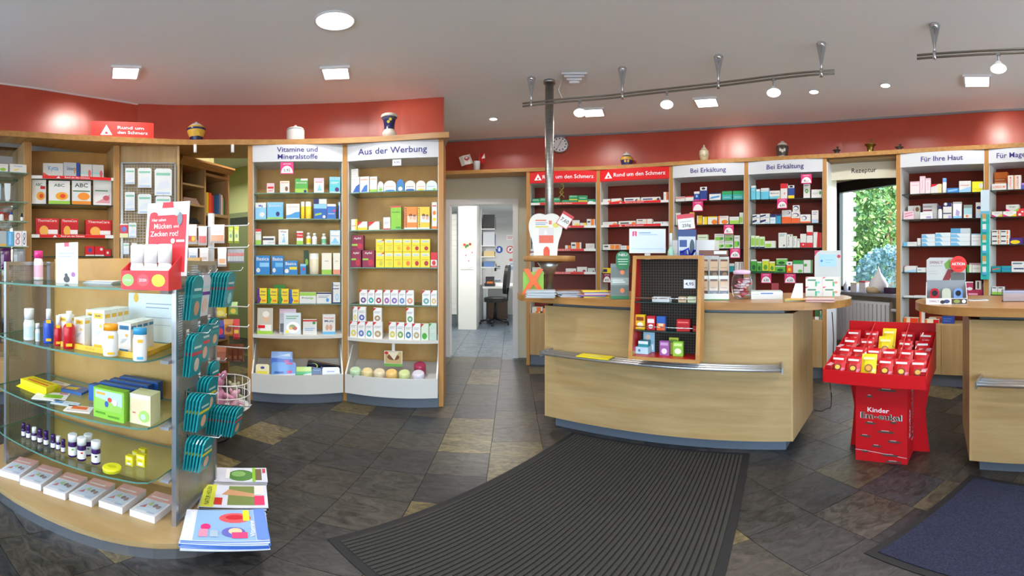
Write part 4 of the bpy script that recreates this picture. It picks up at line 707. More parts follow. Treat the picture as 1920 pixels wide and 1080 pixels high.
row('MI', 0, 'cL', MI, [(-20, 75, 135, 'white carton with green oval', 'W', dot('lg', .5, .35, .3, .2)+' '+ln('gr', .8)), (90, 245, 138, 'white carton with yellow streak', 'W', tx('Soventol', .78, .26, 'mb', .5)+' p:.2,.2,.5,.4,.6,.55,.3,.4:Y')], depth=-.09)
row('MI', 1, 'cL', MI, [(-18, 12, 315, 'blue ointment tube', 'A8D4E8', '8AA8C0', {'k': 'tube'}), (42, 103, 310, 'white ointment tube', 'DDE8EC', 'W', {'k': 'tube'})], depth=-.09)
row('MI', 2, 'cL', MI, [(0, 40, 572, 'white bottle with red cap', 'W', 'R', {'k': 'btl'}), (85, 128, 578, 'white bottle with blue cap', 'W', 'B', {'k': 'btl'}), (190, 220, 585, 'dark dropper bottle', '2A1E1A', 'K', {'k': 'btl', 'lab': 'W'})], depth=-.09)
row('MI', 3, 'cL', MI, [(0, 63, 750, 'grey carton', 'A8B4B8', bt('E0B040', .14)), (65, 125, 755, 'sky blue carton', '58ACDC', 'r:.3,.1,.6,.9:8CC6EC'), (130, 202, 752, 'white carton with rosy spectacles', 'F2ECEC', 'e:.45,.3,.3,.2:C06A8A e:.45,.3,.2,.13:W e:.5,.68,.3,.2:C06A8A e:.5,.68,.2,.13:W'), (204, 272, 752, 'white carton with navy spectacles', 'EEF0F4', 'e:.45,.3,.3,.2:3A4A8A e:.45,.3,.2,.13:W e:.5,.68,.3,.2:3A4A8A e:.5,.68,.2,.13:W')], depth=-.09)
row('MI', 4, 'cL', MI, [(10, 112, 910, 'purple flower pouch', '5A1E5E', '', {'k': 'bag', 'd': .05}), (130, 250, 915, 'silver grey pouch', '9A9CA0', '', {'k': 'bag', 'd': .05})], depth=-.09)
WO = 'heat pad unit'
row('WO', 0, 'cL', WO, [(395, 583, 128, 'white carton with blue script and orange corner', 'W', tx('Kytta', .66, .4, 'mb', .5)+' p:0,0,.4,.1,0,.4:E86040'), (585, 735, 122, 'grey gel carton with blue end', 'C8CCD0', rt('2A4AA0', .22)+' '+tx('Schmerzgel', .62, .3, '5A6AA0', .6)+' '+dot('E0A040', .68, .5, .05, .2)), (742, 848, 138, 'white carton with mint stripe and red dot', 'W', 'r:0,.35,1,.5:B8E0D8 '+dot('E86A70', .78, .4, .14, .24)), (850, 955, 143, 'white carton with mint stripe beside its twin', 'W', 'r:0,.35,1,.5:B8E0D8 '+dot('E86A70', .78, .4, .14, .24))])
def abc(): return tx('ABC', .8, .18, '2A5A3A', .5)+' '+dot('F2A82A', .62, .34, .3, .17)+' '+dot('E8481E', .66, .34, .14, .09)
row('WO', 1, 'cL', WO, [(270, 425, 280, 'white carton with red tag and orange glow', 'EFEDEA', abc()+' r:.6,.62,.94,.74:R'), (447, 645, 290, 'pale heat plaster sachet with orange glow', 'E6E4E0', abc()+' '+bt('lg', .14), {'dy': -.035, 'd': .018}), (662, 838, 290, 'pale heat plaster sachet with large black letters', 'DDE0DC', tx('ABC', .8, .24, '1E3A2A', .7)+' r:.05,.54,.95,.58:dg '+dot('F2922A', .62, .34, .32, .16)+' '+bt('E8902A', .14), {'dy': -.035, 'd': .018}), (857, 1030, 285, 'white sachet with rosy rheumatic print', 'F0EEEE', 'r:.1,.56,.8,.6:2A8A5A p:.1,.1,.9,.1,.9,.45,.6,.3:E0A0A8 '+dot('C85A6A', .7, .3, .18, .1), {'d': .018})])
def thc(): return tp('D81E26', .26)+' '+tx('ThermaCare', .87, .18, 'W', .84)+' '+dot('F2B050', .36, .32, .2, .28)+' r:.54,.14,.96,.38:F0E8E8'
row('WO', 2, 'cL', WO, [(328, 540, 635, 'wide red heat wrap carton near the mirror', 'C81820', thc()), (558, 722, 638, 'small red heat wrap carton in the middle', 'C81820', thc()), (790, 1038, 650, 'large red heat wrap carton near the post', 'C81820', thc())])
row('WO', 3, 'cL', WO, [(785, 870, 890, 'red carton with blue dot left in the pile', 'D8202A', dot('3A4AA0', .5, .6, .2, .2)+' '+bt('W', .14)), (872, 960, 893, 'red carton with white spots in the pile', 'D8202A', dot('W', .7, .7, .16, .14)+' '+bt('W', .14)), (962, 1020, 920, 'small red carton at the end of the pile', 'D8202A', dot('W', .5, .5, .2, .2))])
# price tags clipped to shelf edges
def price_tag(key, crop, x0, x1, y0, y1, label, body='pk', fig='', face='F4F2EF', depth=.012):
    u = UNITS[key]; ox, oy, s = CROP[crop]; a, zt = to_unit(u, ox+x0*s, oy+y0*s, depth); c, zb = to_unit(u, ox+x1*s, oy+y1*s, depth); w, h = c-a, zt-zb
    b = MB(body); b.box(-w/2, w/2, 0, .002, 0, h)
    if face: b.face([(w*.45*cos(PI*i/12), -.0004, h*.08+h*.62*sin(PI*i/12)) for i in range(13)], face); b.art(tx('AKTION', .84, .16, 'W', .6)+' '+tx(fig, .3, .34, 'dk', .5), w, h, -.0008)
    else: b.art('r:.06,.1,.94,.9:F2F2F0 '+tx(fig, .5, .5, 'N', .6), w, h)
    return put('price_tag', b, u.M@Matrix.Translation(((a+c)/2, depth, zb)), 'print', label, 'price tag', 'price tags on the shelf edges')
price_tag('VI', 'c3', 290, 372, 420, 493, 'pink price tag under the Vitamine sign', fig='5,95', depth=-.004)
price_tag('WE', 'c3', 998, 1055, 402, 440, 'small white price card under the Aus der Werbung sign', 'gr', '9,95', None, depth=-.004)
price_tag('E1', 'cE', 205, 272, 445, 508, 'pink price tag below the small navy cartons'); price_tag('E1', 'cE', 408, 472, 598, 658, 'pink price tag below the pumpkin carton', fig='5,-'); price_tag('E1', 'cE', 450, 515, 753, 815, 'pink price tag reading 4,50 above the sweets jar', fig='4,50')
price_tag('E2', 'cE', 913, 983, 268, 327, 'pink price tag hanging under the Bei Erkältung sign', fig='6,-', depth=-.004); price_tag('E2', 'cE', 757, 822, 427, 490, 'pink price tag below the white and aqua carton', fig='6,50')
price_tag('E2', 'cE', 652, 718, 915, 980, 'pink price tag below the yellow-green cartons', fig='6,50'); price_tag('E2', 'cE', 805, 877, 918, 980, 'pink price tag below the orange carton', fig='6,50')
price_tag('S1', 'cS', 25, 105, 500, 540, 'crimson price tag beside the big tooth', 'bo', ''); price_tag('S2', 'cS', 655, 722, 687, 768, 'crimson price tag beside the green leaflet holder', 'bo', '4,95')
# ============================================================ FLOOR MATS
def floor_mat(A, B, width, label, ribs):
    d = (B-A); L = d.length; a = atan2(d.y, d.x)-PI/2      # local y runs from A to B, x to the right
    t = thing('entrance_mat', label, 'mat', TR(A.x, A.y, .0005, a)); bd = .035
    b = MB(); b.prism([(0, 0), (width, 0), (width, L), (0, L)], 0, .004); b.build('rubber_border', 'rubber', t)
    if ribs:
        b = MB(); n = int((width-2*bd)/.0228)
        for i in range(n): x = bd+i*(width-2*bd)/n; b.box(x+.003, x+.0185, bd, L-bd, .004, .009)
        o = b.build('ribs', 'mat_dark', t); o['kind'] = 'stuff'
    else: b = MB(); b.box(bd, width-bd, bd, L-bd, .004, .009); b.build('pile', 'mat_navy', t)
floor_mat(on_z(613.3, 1011.4, 0), on_z(1074, 811, 0), 1.17, 'ribbed dark grey mat with black border before the long counter', True)
floor_mat(on_z(1619.7, 1038, 0), on_z(1820, 891, 0), 1.15, 'smooth navy mat with black border', False)

# ============================================================ GONDOLA STAND
GL, GR = Vector((-1.953, .584, 0)), Vector((-1.085, .947, 0)); gd = GR-GL; GW = gd.length; ga = atan2(gd.y, gd.x); GM = TR(GL.x, GL.y, 0, ga); GZ = [1.136, .874, .606, .361]; GB = .1; GD = .41
g = thing('gondola_stand', 'free-standing shop stand with glass shelves, perforated side panels and curved base', 'display stand', GM)
def supere(cx, cy, rx, ry, n=40, p=2.6): return [(cx+rx*math.copysign(abs(cos(2*PI*i/n))**(2/p), cos(2*PI*i/n)), cy+ry*math.copysign(abs(sin(2*PI*i/n))**(2/p), sin(2*PI*i/n))) for i in range(n)]
b = MB(); b.prism(supere(.475, .205, .68, .405), .0, .07); b.build('base_edge', 'alu', g)
b = MB(); b.prism(supere(.475, .205, .69, .415), .07, GB); b.build('base_board', 'maple_x', g)
b = MB(); b.box(.07, GW-.02, .285, .305, GB, 1.25); b.build('back_board', 'maple_back', g)
for x in (.055, GW-.03): b = MB(); b.box(x-.014, x+.014, .255, .285, GB, 1.235); b.build('upright', 'alu', g)
b = MB()
for i in range(26): b.box(.0405, .0411, .262, .274, .2+i*.04, .222+i*.04)
b.build('slot_row', 'black', g)['kind'] = 'stuff'
for x in (0, GW):
    b = MB()
    for y in (0, GD): b.box(x-.009, x+.009, y-.009, y+.009, GB, 1.235)
    b.box(x-.009, x+.009, .009, GD-.009, 1.217, 1.235); b.box(x-.009, x+.009, .009, GD-.009, GB, GB+.02); b.build('side_frame', 'alu', g)
    b = MB(); b.box(0, GD-.02, -.0008, .0008, 0, 1.1); o = b.build('side_mesh', 'perforated_steel', g); o.matrix_local = TR(x, .01, GB+.018, PI/2)
for z in GZ:
    front = [(.03, .25), (.03, -.09)]+[(.03+.86*i/10, -.09-.04*sin(PI*i/10)**.8-.01) for i in range(1, 9)]+[(.84, -.105), (.875, -.085), (.89, -.04), (.91, .25)]
    b = MB(); n = len(front); b.mi = 0; b.face([(x, y, z) for x, y in reversed(front)][::-1] if False else [(x, y, z) for x, y in front]); b.face([(x, y, z-.008) for x, y in reversed(front)]); b.mi = 1
    for i in range(n): p, q = front[i], front[(i+1) % n]; b.face([(*p, z-.008), (*q, z-.008), (*q, z), (*p, z)])
    b.build('glass_shelf', ('glass', 'glass_edge'), g)
    b = MB(); b.box(.895, .93, -.03, .2, z-.022, z-.009); b.build('shelf_bracket', 'grey_plastic', g)
# goods on the stand
def gpos(px, py, z): p = on_z(px, py, z+.0004); p.z = z+.0004; return p
def gsize(p, px0, px1, pyt): r = math.hypot(p.x, p.y); return (px1-px0)/F*r, EYE-r*tan((pyt-PY0)/F)-p.z
def g_box(px0, px1, pyt, pyb, z, base, ops, label, a=None, d=None, m='print', k=1.0, name='carton', cat='box', grp='goods on the gondola stand'):
    p = gpos((px0+px1)/2, pyb, z); w, h = gsize(p, px0, px1, pyt); w *= k; d = d or w*.5
    return put(name, carton(w, h, d, base, ops), TR(p.x, p.y, p.z, ga if a is None else a), m, label, cat, grp)
def g_bottle(px0, px1, pyt, pyb, z, base, cap, label, lab=None, neck=.5, capf=.26, flat=1.0, grp='goods on the gondola stand', extra=''):
    p = gpos((px0+px1)/2, pyb, z); w, h = gsize(p, px0, px1, pyt); bb, kk = bottle_parts(w, h, base, cap, lab, neck, capf, 18)
    if extra: bb.art(extra, w*.62, h, -w*.5)
    o = put('bottle', bb, TR(p.x, p.y, p.z, -lon((px0+px1)/2))@Matrix.Diagonal((1, flat, 1, 1)), 'gloss', label, 'bottle', grp); kk.build('cap', 'gloss', o); return o
z = GZ[0]
g_bottle(63, 81, 470, 525, z, 'F3EEF0', 'E83A8C', 'white bottle with pink cap on the top glass shelf', 'F0C0D6', .8, .26)
g_box(97, 152, 455, 531, z, 'F1F2F0', 'r:.4,.9,.62,1:E05A70 '+ln('gr', .74, .66)+' e:.4,.42,.2,.12:D8E0DC '+dot('4A4A4C', .52, .1, .14, .08)+' '+dot('4A4A4C', .5, .2, .07, .05)+' '+dot('A86AA8', .82, .22, .09, .06)+' r:.55,.5,.85,.52:lp r:.55,.4,.85,.42:lp', 'white information card with small dog picture on the stand', d=.004, name='info_card', cat='card')
p = gpos(190, 531, z); b = MB('BFC4C6')
for i in range(4): b.box(-.07+.006*i, .07+.004*i, -.05, .05, i*.003, i*.003+.0025, ('BFC4C6', 'D8DCDC', '9AA6B4', 'DEDAD0')[i])
put('leaflet_stack', b, TR(p.x, p.y, p.z, ga+.2), 'print', 'small pile of leaflets on the top glass shelf', 'leaflets', None)
# red counter-top display with three white bottles
p = gpos(270, 544, z); r = math.hypot(p.x, p.y); w = 100/F*r*1.0; t = thing('display_box', 'red cardboard display with Mücken und Zecken header card', 'display box', TR(p.x, p.y, p.z, ga+.05), 'goods on the gondola stand')
b = MB('E03038'); hh = .064
b.box(-w/2, w/2, 0, .003, 0, hh); b.box(-w/2, w/2, .105, .108, 0, hh+.02); b.box(-w/2, w/2, .003, .105, 0, .003)
for s in (-1, 1): b.prism([(.003, 0), (.105, 0), (.105, hh+.05), (.003, hh)], s*w/2-.0015, s*w/2+.0015, axis='x')
b.art('e:.15,.5,.13,.32:9ACC6A e:.48,.5,.13,.32:E85058 e:.8,.5,.14,.32:E2C83A '+tx('anti_insect', .5, .2, 'W', .16, .15)+' '+tx('ZECKEN', .5, .2, 'W', .16, .48), w, hh); b.build('tray', 'print', t)
b = MB('E8EEF2'); hw, hz = w*.93, .262; b.box(-hw/2, hw/2, 0, .004, 0, hz)
b.art('r:.06,.05,.95,.82:DE3640 p:.36,.92,.64,.92,.62,1,.38,1:DE3640 e:.17,.83,.1,.04:DE3640 '+tx('Hier_sehen', .755, .06, 'W', .34, .3)+' '+tx('Mücken', .665, .1, 'W', .42, .4)+' '+tx('und', .66, .06, 'W', .12, .72)+' '+tx('Zecken_rot!', .56, .1, 'W', .66, .45)+' '+dot('7A8088', .8, .76, .06, .09)+' '+dot('B8C8D0', .72, .86, .06, .06)+' '+dot('W', .66, .46, .05, .035)+' r:.74,.445,.93,.475:W', hw, hz)
b.build('header_card', 'print', t, ).matrix_local = Matrix.Translation((w*.16, .1, .045))@RX(-.12)
for i, (a_, c_, y_, lb_) in enumerate(((239, 265, 462, 'green'), (269, 294, 461, 'red'), (297, 325, 461, 'yellow'))):
    bw = .046; bb, kk = bottle_parts(bw, .148, 'F2F2F0', 'F4F4F2', None, .86, .42, 16); bb.art('r:.2,.3,.8,.4:D8505A r:.25,.2,.75,.24:A8B8C0 r:.15,.02,.85,.12:%s' % ('9ACC6A', 'E04048', 'E2C83A')[i], bw*.7, .148, -bw*.5)
    q = put('bottle', bb, TR(p.x, p.y, p.z, ga+.05)@Matrix.Translation((-w*.3+i*w*.3, .05, .0035))@Matrix.Diagonal((1.15, .8, 1, 1)), 'gloss', 'white insect lotion bottle with %s foot in the red display' % lb_, 'bottle', 'lotion bottles in the red display'); kk.build('cap', 'gloss', q)
z = GZ[1]
g_bottle(44, 65, 578, 637, z, 'E8EEEE', 'F4F4F2', 'tall white pump bottle with pale blue label', 'C8DEE2', .8, .34); g_bottle(66, 75, 606, 640, z, 'F0F0EE', 'W', 'tiny white bottle with pink print', 'C8E0EA', .8, .3)
EX = 'r:.1,.6,.85,.7:F0C030 r:.1,.08,.9,.16:F0C030'
g_bottle(81, 101, 579, 643, z, '2A50B8', 'F2F2F0', 'blue spray bottle with white nozzle', '2A50B8', .42, .3, extra=EX); g_bottle(101, 117, 591, 648, z, 'B81E28', 'F2F2F0', 'small red spray bottle with white nozzle', None, .46, .34, extra=EX); g_bottle(118, 141, 583, 653, z, 'C01E28', 'F2F2F0', 'large red spray bottle with white nozzle', None, .44, .32, extra=EX)
p = gpos(225, 679, z); rr = math.hypot(p.x, p.y)
ts = thing('display_tray', 'yellow cardboard tray holding the sun cream', 'display tray', GM@Matrix.Translation((.42, -.085, z+.0004)), 'goods on the gondola stand')
b = MB('EDB934'); b.box(0, .43, 0, .003, 0, .022); b.box(0, .43, .003, .28, 0, .004); b.box(.427, .43, .003, .28, 0, .022); b.box(0, .003, .003, .28, 0, .012); b.art(tx('SUN', .5, .5, 'D08A1A', .1, .45), .43, .022, 0, 0); b.build('tray', 'print', ts)
def sunbox(x, y, h, w, d, c2, label, n=1):
    h *= .86; M = GM@Matrix.Translation((.42+x, -.085+y, z+.005)); b = MB('F1F0EC'); b.box(-w/2, w/2, 0, d, 0, h); b.art('r:.14,.78,.86,.92:%s r:.14,.03,.8,.12:%s ' % (c2, c2)+dot('F0C060', .7, .6, .12, .05)+' p:.2,.3,.5,.36,.75,.5,.4,.46:C8D0D8 '+tx('SUN', .85, .06, 'dk', .4), w, h)
    s = MB(); b.face([(w/2+.0004, d*.1, h*.8), (w/2+.0004, d*.9, h*.8), (w/2+.0004, d*.9, h*.9), (w/2+.0004, d*.1, h*.9)], c2); put('carton', b, M, 'print', label, 'box', 'sun cream cartons in the yellow tray')
sunbox(.04, .015, .15, .055, .04, 'F0C040', 'white and yellow sun cream carton in the front corner of the tray')
for i in range(3): sunbox(.105, .12+i*.045, .17, .055, .04, 'F0C040', 'white and yellow sun cream carton in the back row of the tray')
for i in range(2): sunbox(.115, .03+i*.045, .142, .055, .04, 'F0C040', 'white and yellow sun cream carton behind the orange-capped bottle')
for i in range(4): sunbox(.205, .04+i*.045, .185, .062, .042, 'F0C040', 'tall white and yellow sun cream carton in the middle column')
for i in range(4): sunbox(.325, .045+i*.045, .135, .06, .042, '3A86B4', 'white and blue sun cream carton')
for px0, px1, yt, yb, cp, lb_ in ((193, 222, 607, 667, 'F09A1E', 'orange'), (249, 276, 614, 676, '3A9AC8', 'blue')):
    g_bottle(px0, px1, yt, yb, z+.005, 'F3F2EF', cp, 'white sun lotion bottle with %s cap on the yellow tray' % lb_, None, .86, .2, .62, extra='r:.2,.56,.8,.66:F0C040 r:.15,.06,.85,.14:%s' % ('F0C040' if lb_ == 'orange' else '5AB0D8'))
b = MB('E4EAF0'); b.box(-.14, .14, 0, .003, 0, .215); b.art('e:.15,.9,.05,.1:F0C040 r:.34,.78,.8,.8:9AA8C0 r:.34,.7,.76,.72:9AA8C0 r:.34,.5,.8,.515:B8C0CC r:.34,.35,.8,.36:B8C0CC p:.82,.8,.9,.86,.96,.78:3A4A78', .28, .215)
put('info_sheet', b, GM@Matrix.Translation((.72, .235, z+.0006))@RX(-.06), 'print', 'pale blue product sheet standing behind the sun cream', 'sheet', 'goods on the gondola stand')
z = GZ[2]
b = MB('F0DC1E'); b.box(-.1, .1, .03, .11, 0, .035); b.prism([(0, 0), (.12, 0), (.12, .028)], -.1, .1, axis='x'); b.face([(-.07, .05, .0355), (.08, .05, .0355), (.08, .065, .0355), (-.07, .065, .0355)], 'E86A1E'); b.face([(-.07, .08, .0355), (.08, .08, .0355), (.08, .095, .0355), (-.07, .095, .0355)], 'E8A01E')
p = gpos(52, 733, z); put('display_tray', b, TR(p.x, p.y, p.z, ga-.1), 'print', 'yellow cardboard display lying on the third glass shelf', 'display box', 'goods on the gondola stand')
def flat(px, py, z, w, d, a, base, ops, label, th=.004, name='leaflet', cat='leaflet', grp='leaflets on the gondola stand', m='gloss'):
    p = gpos(px, py, z); b = MB(base); b.box(-w/2, w/2, -d/2, d/2, 0, th); b.art(ops, w, d, 0, None, Matrix.Translation((0, -d/2, th))@RX(-PI/2)); return put(name, b, TR(p.x, p.y, p.z, a), m, label, cat, grp)
flat(96, 744, z, .15, .11, ga+.5, 'ECECEA', 'r:.3,.25,.85,.7:7CC03A r:.7,.8,.95,.95:E070A0', 'white leaflet with green square')
flat(112, 724, z, .16, .1, ga, 'E2DAD4', 'r:.1,.2,.9,.6:C88A70 r:.1,.7,.5,.9:B8A8C0', 'leaflet with brown photo strip near the back board')
flat(143, 733, z, .12, .09, ga+.1, '3A6AB4', 'p:.1,.2,.6,.3,.6,.8,.1,.6:E8C83A', 'blue booklet with yellow panel', th=.012)
flat(123, 757, z, .12, .05, ga+.3, 'C8D8E4', 'r:.1,.3,.4,.7:3A86C8 r:.5,.5,.9,.6:9AB0C0', 'narrow pale blue leaflet'); flat(148, 768, z, .11, .07, ga+.4, 'F0E8E0', 'r:.2,.4,.8,.9:E8683A r:.1,.1,.9,.3:D8D0C8', 'white leaflet with orange picture')
g_box(168, 238, 731, 787, z, '8CC63E', 'r:.06,.3,.94,.94:B8DCE8 p:.06,.3,.94,.3,.94,.5,.5,.62,.06,.7:9AC85A r:.1,.8,.4,.88:E8A83A '+dot('E04A3A', .55, .68, .07, .08)+' '+dot('3A5AB0', .45, .52, .06, .1)+' '+dot('E8E0D8', .72, .62, .08, .1)+' r:.08,.16,.4,.22:5A9A2A r:.5,.1,.85,.16:5A9A2A', 'wide green carton with sporting figures', d=.04)
g_box(240, 285, 740, 796, z, 'E6E8B0', tp('E4DCDC', .14)+' '+dot('E8D0A8', .34, .5, .3, .3)+' '+dot('A8D06A', .7, .3, .26, .2)+' r:.14,.36,.3,.4:C86A5A '+dot('C8E0D8', .66, .28, .12, .1), 'pale green carton with face drawing and white lid', d=.075)
for i in range(4):
    M = GM@Matrix.Translation((.6+.02*i, .05+.05*i, z+.0004)); b = MB('2E64B0'); b.box(-.1, .1, 0, .045, 0, .075+.004*i); b.face([(-.09, .005, .0755+.004*i), (.09, .005, .0755+.004*i), (.09, .012, .0755+.004*i), (-.09, .012, .0755+.004*i)], 'lb'); put('carton', b, M, 'print', 'blue carton in the row behind the green sporting carton', 'box', 'blue cartons on the third glass shelf')
z = GZ[3]; s6 = .2129
for i, (a_, c_, yt, yb) in enumerate(((188, 228, 485, 605), (230, 272, 500, 622), (278, 325, 522, 642), (330, 377, 540, 660), (383, 430, 555, 682), (445, 492, 585, 708), (492, 535, 600, 722), (537, 578, 628, 745))):
    g_bottle(a_*s6, c_*s6, 690+yt*s6, 690+yb*s6-1, z, '3A1A5A', '3A1A5A' if i not in (2, 6) else 'E8E8E8', 'purple %s vial with white label on the lowest glass shelf' % ('roll-on', 'oil', 'white-banded', 'drop', 'balm', 'salt', 'white-capped', 'end')[i] if i in (2, 6) else 'small purple vial with white label on the lowest glass shelf', 'E9E6EE', .8, .4, grp='purple vials on the lowest glass shelf')
for a_, c_, yt, yb, lb_, mk in ((738, 815, 580, 770, 'standing behind the others', '8A8AA0'), (600, 680, 580, 780, 'with green mark', '8AB84A'), (680, 760, 610, 812, 'with red mark', 'C04A3A'), (803, 888, 640, 842, 'with dark mark', '3A3A48')):
    g_bottle(a_*s6, c_*s6, 690+yt*s6, 690+yb*s6-1, z, '3A1A5A', 'F2F2F2', 'white-capped purple jar %s' % lb_, 'F0EFF2', .94, .3, grp='purple jars on the lowest glass shelf', extra='r:.3,.34,.7,.42:'+mk)
p = gpos(210, 883, z); b = MB('E3E02A'); b.lathe([(.032, 0), (.036, .003), (.036, .011), (.037, .012), (.037, .02), (.034, .023)], 24); b.face([(.02*cos(2*PI*i/12), .012*sin(2*PI*i/12), .0234) for i in range(12)], 'C8C81E'); put('tin', b, TR(p.x, p.y, p.z, ga), 'gloss', 'round yellow tin on the lowest glass shelf', 'tin', 'goods on the gondola stand')
for a_, c_, yt, yb, lb_ in ((1098, 1172, 778, 862, 'at the front beside the tin'), (1192, 1278, 765, 868, 'at the front near the bracket'), (1160, 1215, 738, 815, 'in the second row'), (1216, 1280, 715, 800, 'in the back row')):
    g_box(a_*s6, c_*s6, 690+yt*s6, 690+yb*s6, z, 'EEDC2A', 'r:.1,.66,.9,.86:F6F0A0 r:.2,.1,.8,.34:F2F2E8 r:.3,.44,.7,.54:C8A81E', 'small yellow carton %s' % lb_, d=.022)
for i, (px, py) in enumerate(((37, 884), (78, 900), (124, 916), (174, 928), (231, 940), (291, 956))):
    flat(px, py, GB+.0004, .113, .19, ga+.30-.07*i, 'E8E2E4', 'r:0,.62,1,1:DFA79E r:.1,.72,.8,.78:ECD8D4 r:.1,.1,.92,.58:C9D2E0 p:.15,.2,.36,.25,.3,.4:C8787A p:.3,.4,.5,.34,.45,.54:AEBF80 e:.62,.4,.08,.08:8A7A78 e:.78,.36,.08,.08:9A8684 r:.6,.05,.9,.12:B4BED0', 'shrink-wrapped stack of printed packs, %s' % ('beside the far side panel', 'second from the far side panel', 'third from the far side panel', 'third from the hook panel', 'second from the hook panel', 'beside the hook panel')[i], th=.038, name='wrapped_pack', cat='pack', grp='wrapped packs on the stand base', m='foil')
# magazines on the right end of the base
def mags(px, py, z0, w, d, a, n, base, ops, label):
    p = on_z(px, py, z0+n*.005); t = thing('magazine_stack', label, 'magazines', TR(p.x, p.y, z0+.0004, a), 'magazines on the stand base'); random.seed(px)
    for i in range(n):
        dx, dy, da = random.uniform(-.006, .006), random.uniform(-.006, .006), random.uniform(-.03, .03)
        if i == n-1: dx = dy = da = 0
        b = MB(base); b.box(-w/2, w/2, -d/2, d/2, 0, .0046, ('D8DCE8', base)[i % 2])
        if i == n-1: b.art(ops, w, d, 0, None, Matrix.Translation((0, -d/2, .0046))@RX(-PI/2))
        b.build('magazine', 'gloss', t).matrix_local = TR(dx, dy, i*.005, da)
mags(422, 984, GB, .29, .22, rad(41), 11, '4A78C8', 'r:.14,0,.85,1:8FB2D4 v:.085,.5,.11,.86:F4F6FA:Gesundheit e:.62,.72,.2,.17:E05A60 e:.62,.74,.12,.08:C8303A r:.72,.62,.8,.98:E8E03A e:.27,.42,.06,.1:D83A78 e:.6,.25,.14,.16:6A6AB8 e:.62,.28,.08,.1:E8C8A0 r:.58,.06,.76,.24:E84A7A r:.2,.1,.3,.34:D890A8 r:.33,.1,.42,.3:A8B8C8 r:.86,.0,1,1:6A8CDC v:.82,.35,.08,.5:F4F6FA:Vitamine', 'blue health magazine stack hanging over the base edge')
mags(440, 930, GB, .27, .2, rad(38), 7, '3A3A30', 'r:0,0,.2,1:D6D84A v:.1,.5,.1,.8:2A5A2A:NATUR_HEILEN r:.4,.1,.8,.95:7A8A50 p:.3,.55,.8,.45,.8,.6,.4,.8:C89870 r:.2,.1,.32,.4:C83A30 r:.8,.1,.95,.5:E0406A r:.8,.55,.95,.95:E8E0D8', 'yellow-edged nature magazine stack in the middle')
mags(452, 890, GB, .24, .15, rad(38), 5, 'E4E6E4', 'e:.5,.45,.26,.4:5A8A4A e:.45,.55,.14,.2:8AB86A r:.72,0,.78,1:8CC63E r:.78,.1,.9,.9:7A6A50 r:.2,.2,.28,.9:EDEDEC r:.92,.6,.98,.9:C85060', 'white magazine stack with round green tree picture')
# teal foot-care packs on hooks outside the right panel
TH = {}
def pack_mesh(w, h, base, acc, pic):
    k = (w, base, acc)
    if k not in TH:
        b = MB(base); n = [(-w/2, 0), (w/2, 0), (w/2, h*.86), (w*.3, h*.97), (0, h), (-w*.3, h*.97), (-w/2, h*.86)]
        b.prism([(x, zz-h) for x, zz in n], -.003, .003, axis='y'); b.art('r:0,.5,1,.58:%s e:.55,.26,.24,.17:%s r:.15,.66,.85,.72:B8E0E0' % (acc, pic), w, h, -.003, None, Matrix.Translation((0, 0, -h)))
        TH[k] = b
    return TH[k]
HK = [(.085, 1.19, 3, 'T', '3AB0B4', 'C89A7A', .16, 'plain teal foot-care pack'), (.2, 1.195, 2, 'D9DDE4', '6A3A9A', 'E0C0B0', .165, 'white and purple foot-care pack'), (.325, 1.2, 7, 'T', 'B83A48', '8AD0D0', .145, 'teal foot-care pack with red band on the top hook'),
      (.085, .968, 3, 'T', 'C03A40', 'D8C8B8', .16, 'teal pack with red band beside the post'), (.2, .985, 2, 'T', 'D03A40', 'E0B898', .15, 'teal pack with red band in the middle'), (.31, 1.0, 2, 'T', '2AA0A8', 'D8B090', .12, 'teal pack with pale toe picture'),
      (.09, .725, 5, 'T', 'E0D83A', 'E0B898', .15, 'teal pack with yellow band beside the post'), (.2, .765, 4, 'T', 'E0D83A', 'E0B898', .15, 'teal pack with yellow band in the middle'), (.31, .805, 2, 'T', 'D8483A', 'E0B898', .145, 'teal pack with red band beside the basket'),
      (.085, .54, 6, 'T', 'E0D83A', 'D8C0A0', .145, 'teal pack with yellow band on the lowest hook'), (.31, .6, 10, 'T', 'D8403A', 'D8A888', .135, 'teal pack with red band on the long lowest hook')]
hooks = []
for y, zt, n, base, acc, pic, h, lb_ in HK:
    L = .035+n*.014; zz = zt-.012
    b = MB(); b.tube([(GW+.01, y, zz), (GW+.02+L, y, zz+.006), (GW+.03+L, y, zz+.02)], .0024, 6); b.box(GW+.0095, GW+.013, y-.012, y+.012, zz-.014, zz+.014); b.build('hook', 'chrome', g)
    for i in range(n):
        pm = pack_mesh(.078, h*1.06, base, acc, pic)
        if not isinstance(pm, MB): q = bpy.data.objects.new('hanging_pack', pm); col.objects.link(q)
        else: q = pm.build('hanging_pack', 'gloss'); TH[(.078, base, acc)] = q.data
        q.matrix_world = GM@Matrix.Translation((GW+.03+i*.014, y, zz+.0))@Matrix.Rotation(PI/2-.13, 4, 'Z')@RX(.1+.012*i)
        tag(q, lb_+', hooked on the stand side', 'pack', 'foot-care packs on the stand hooks')
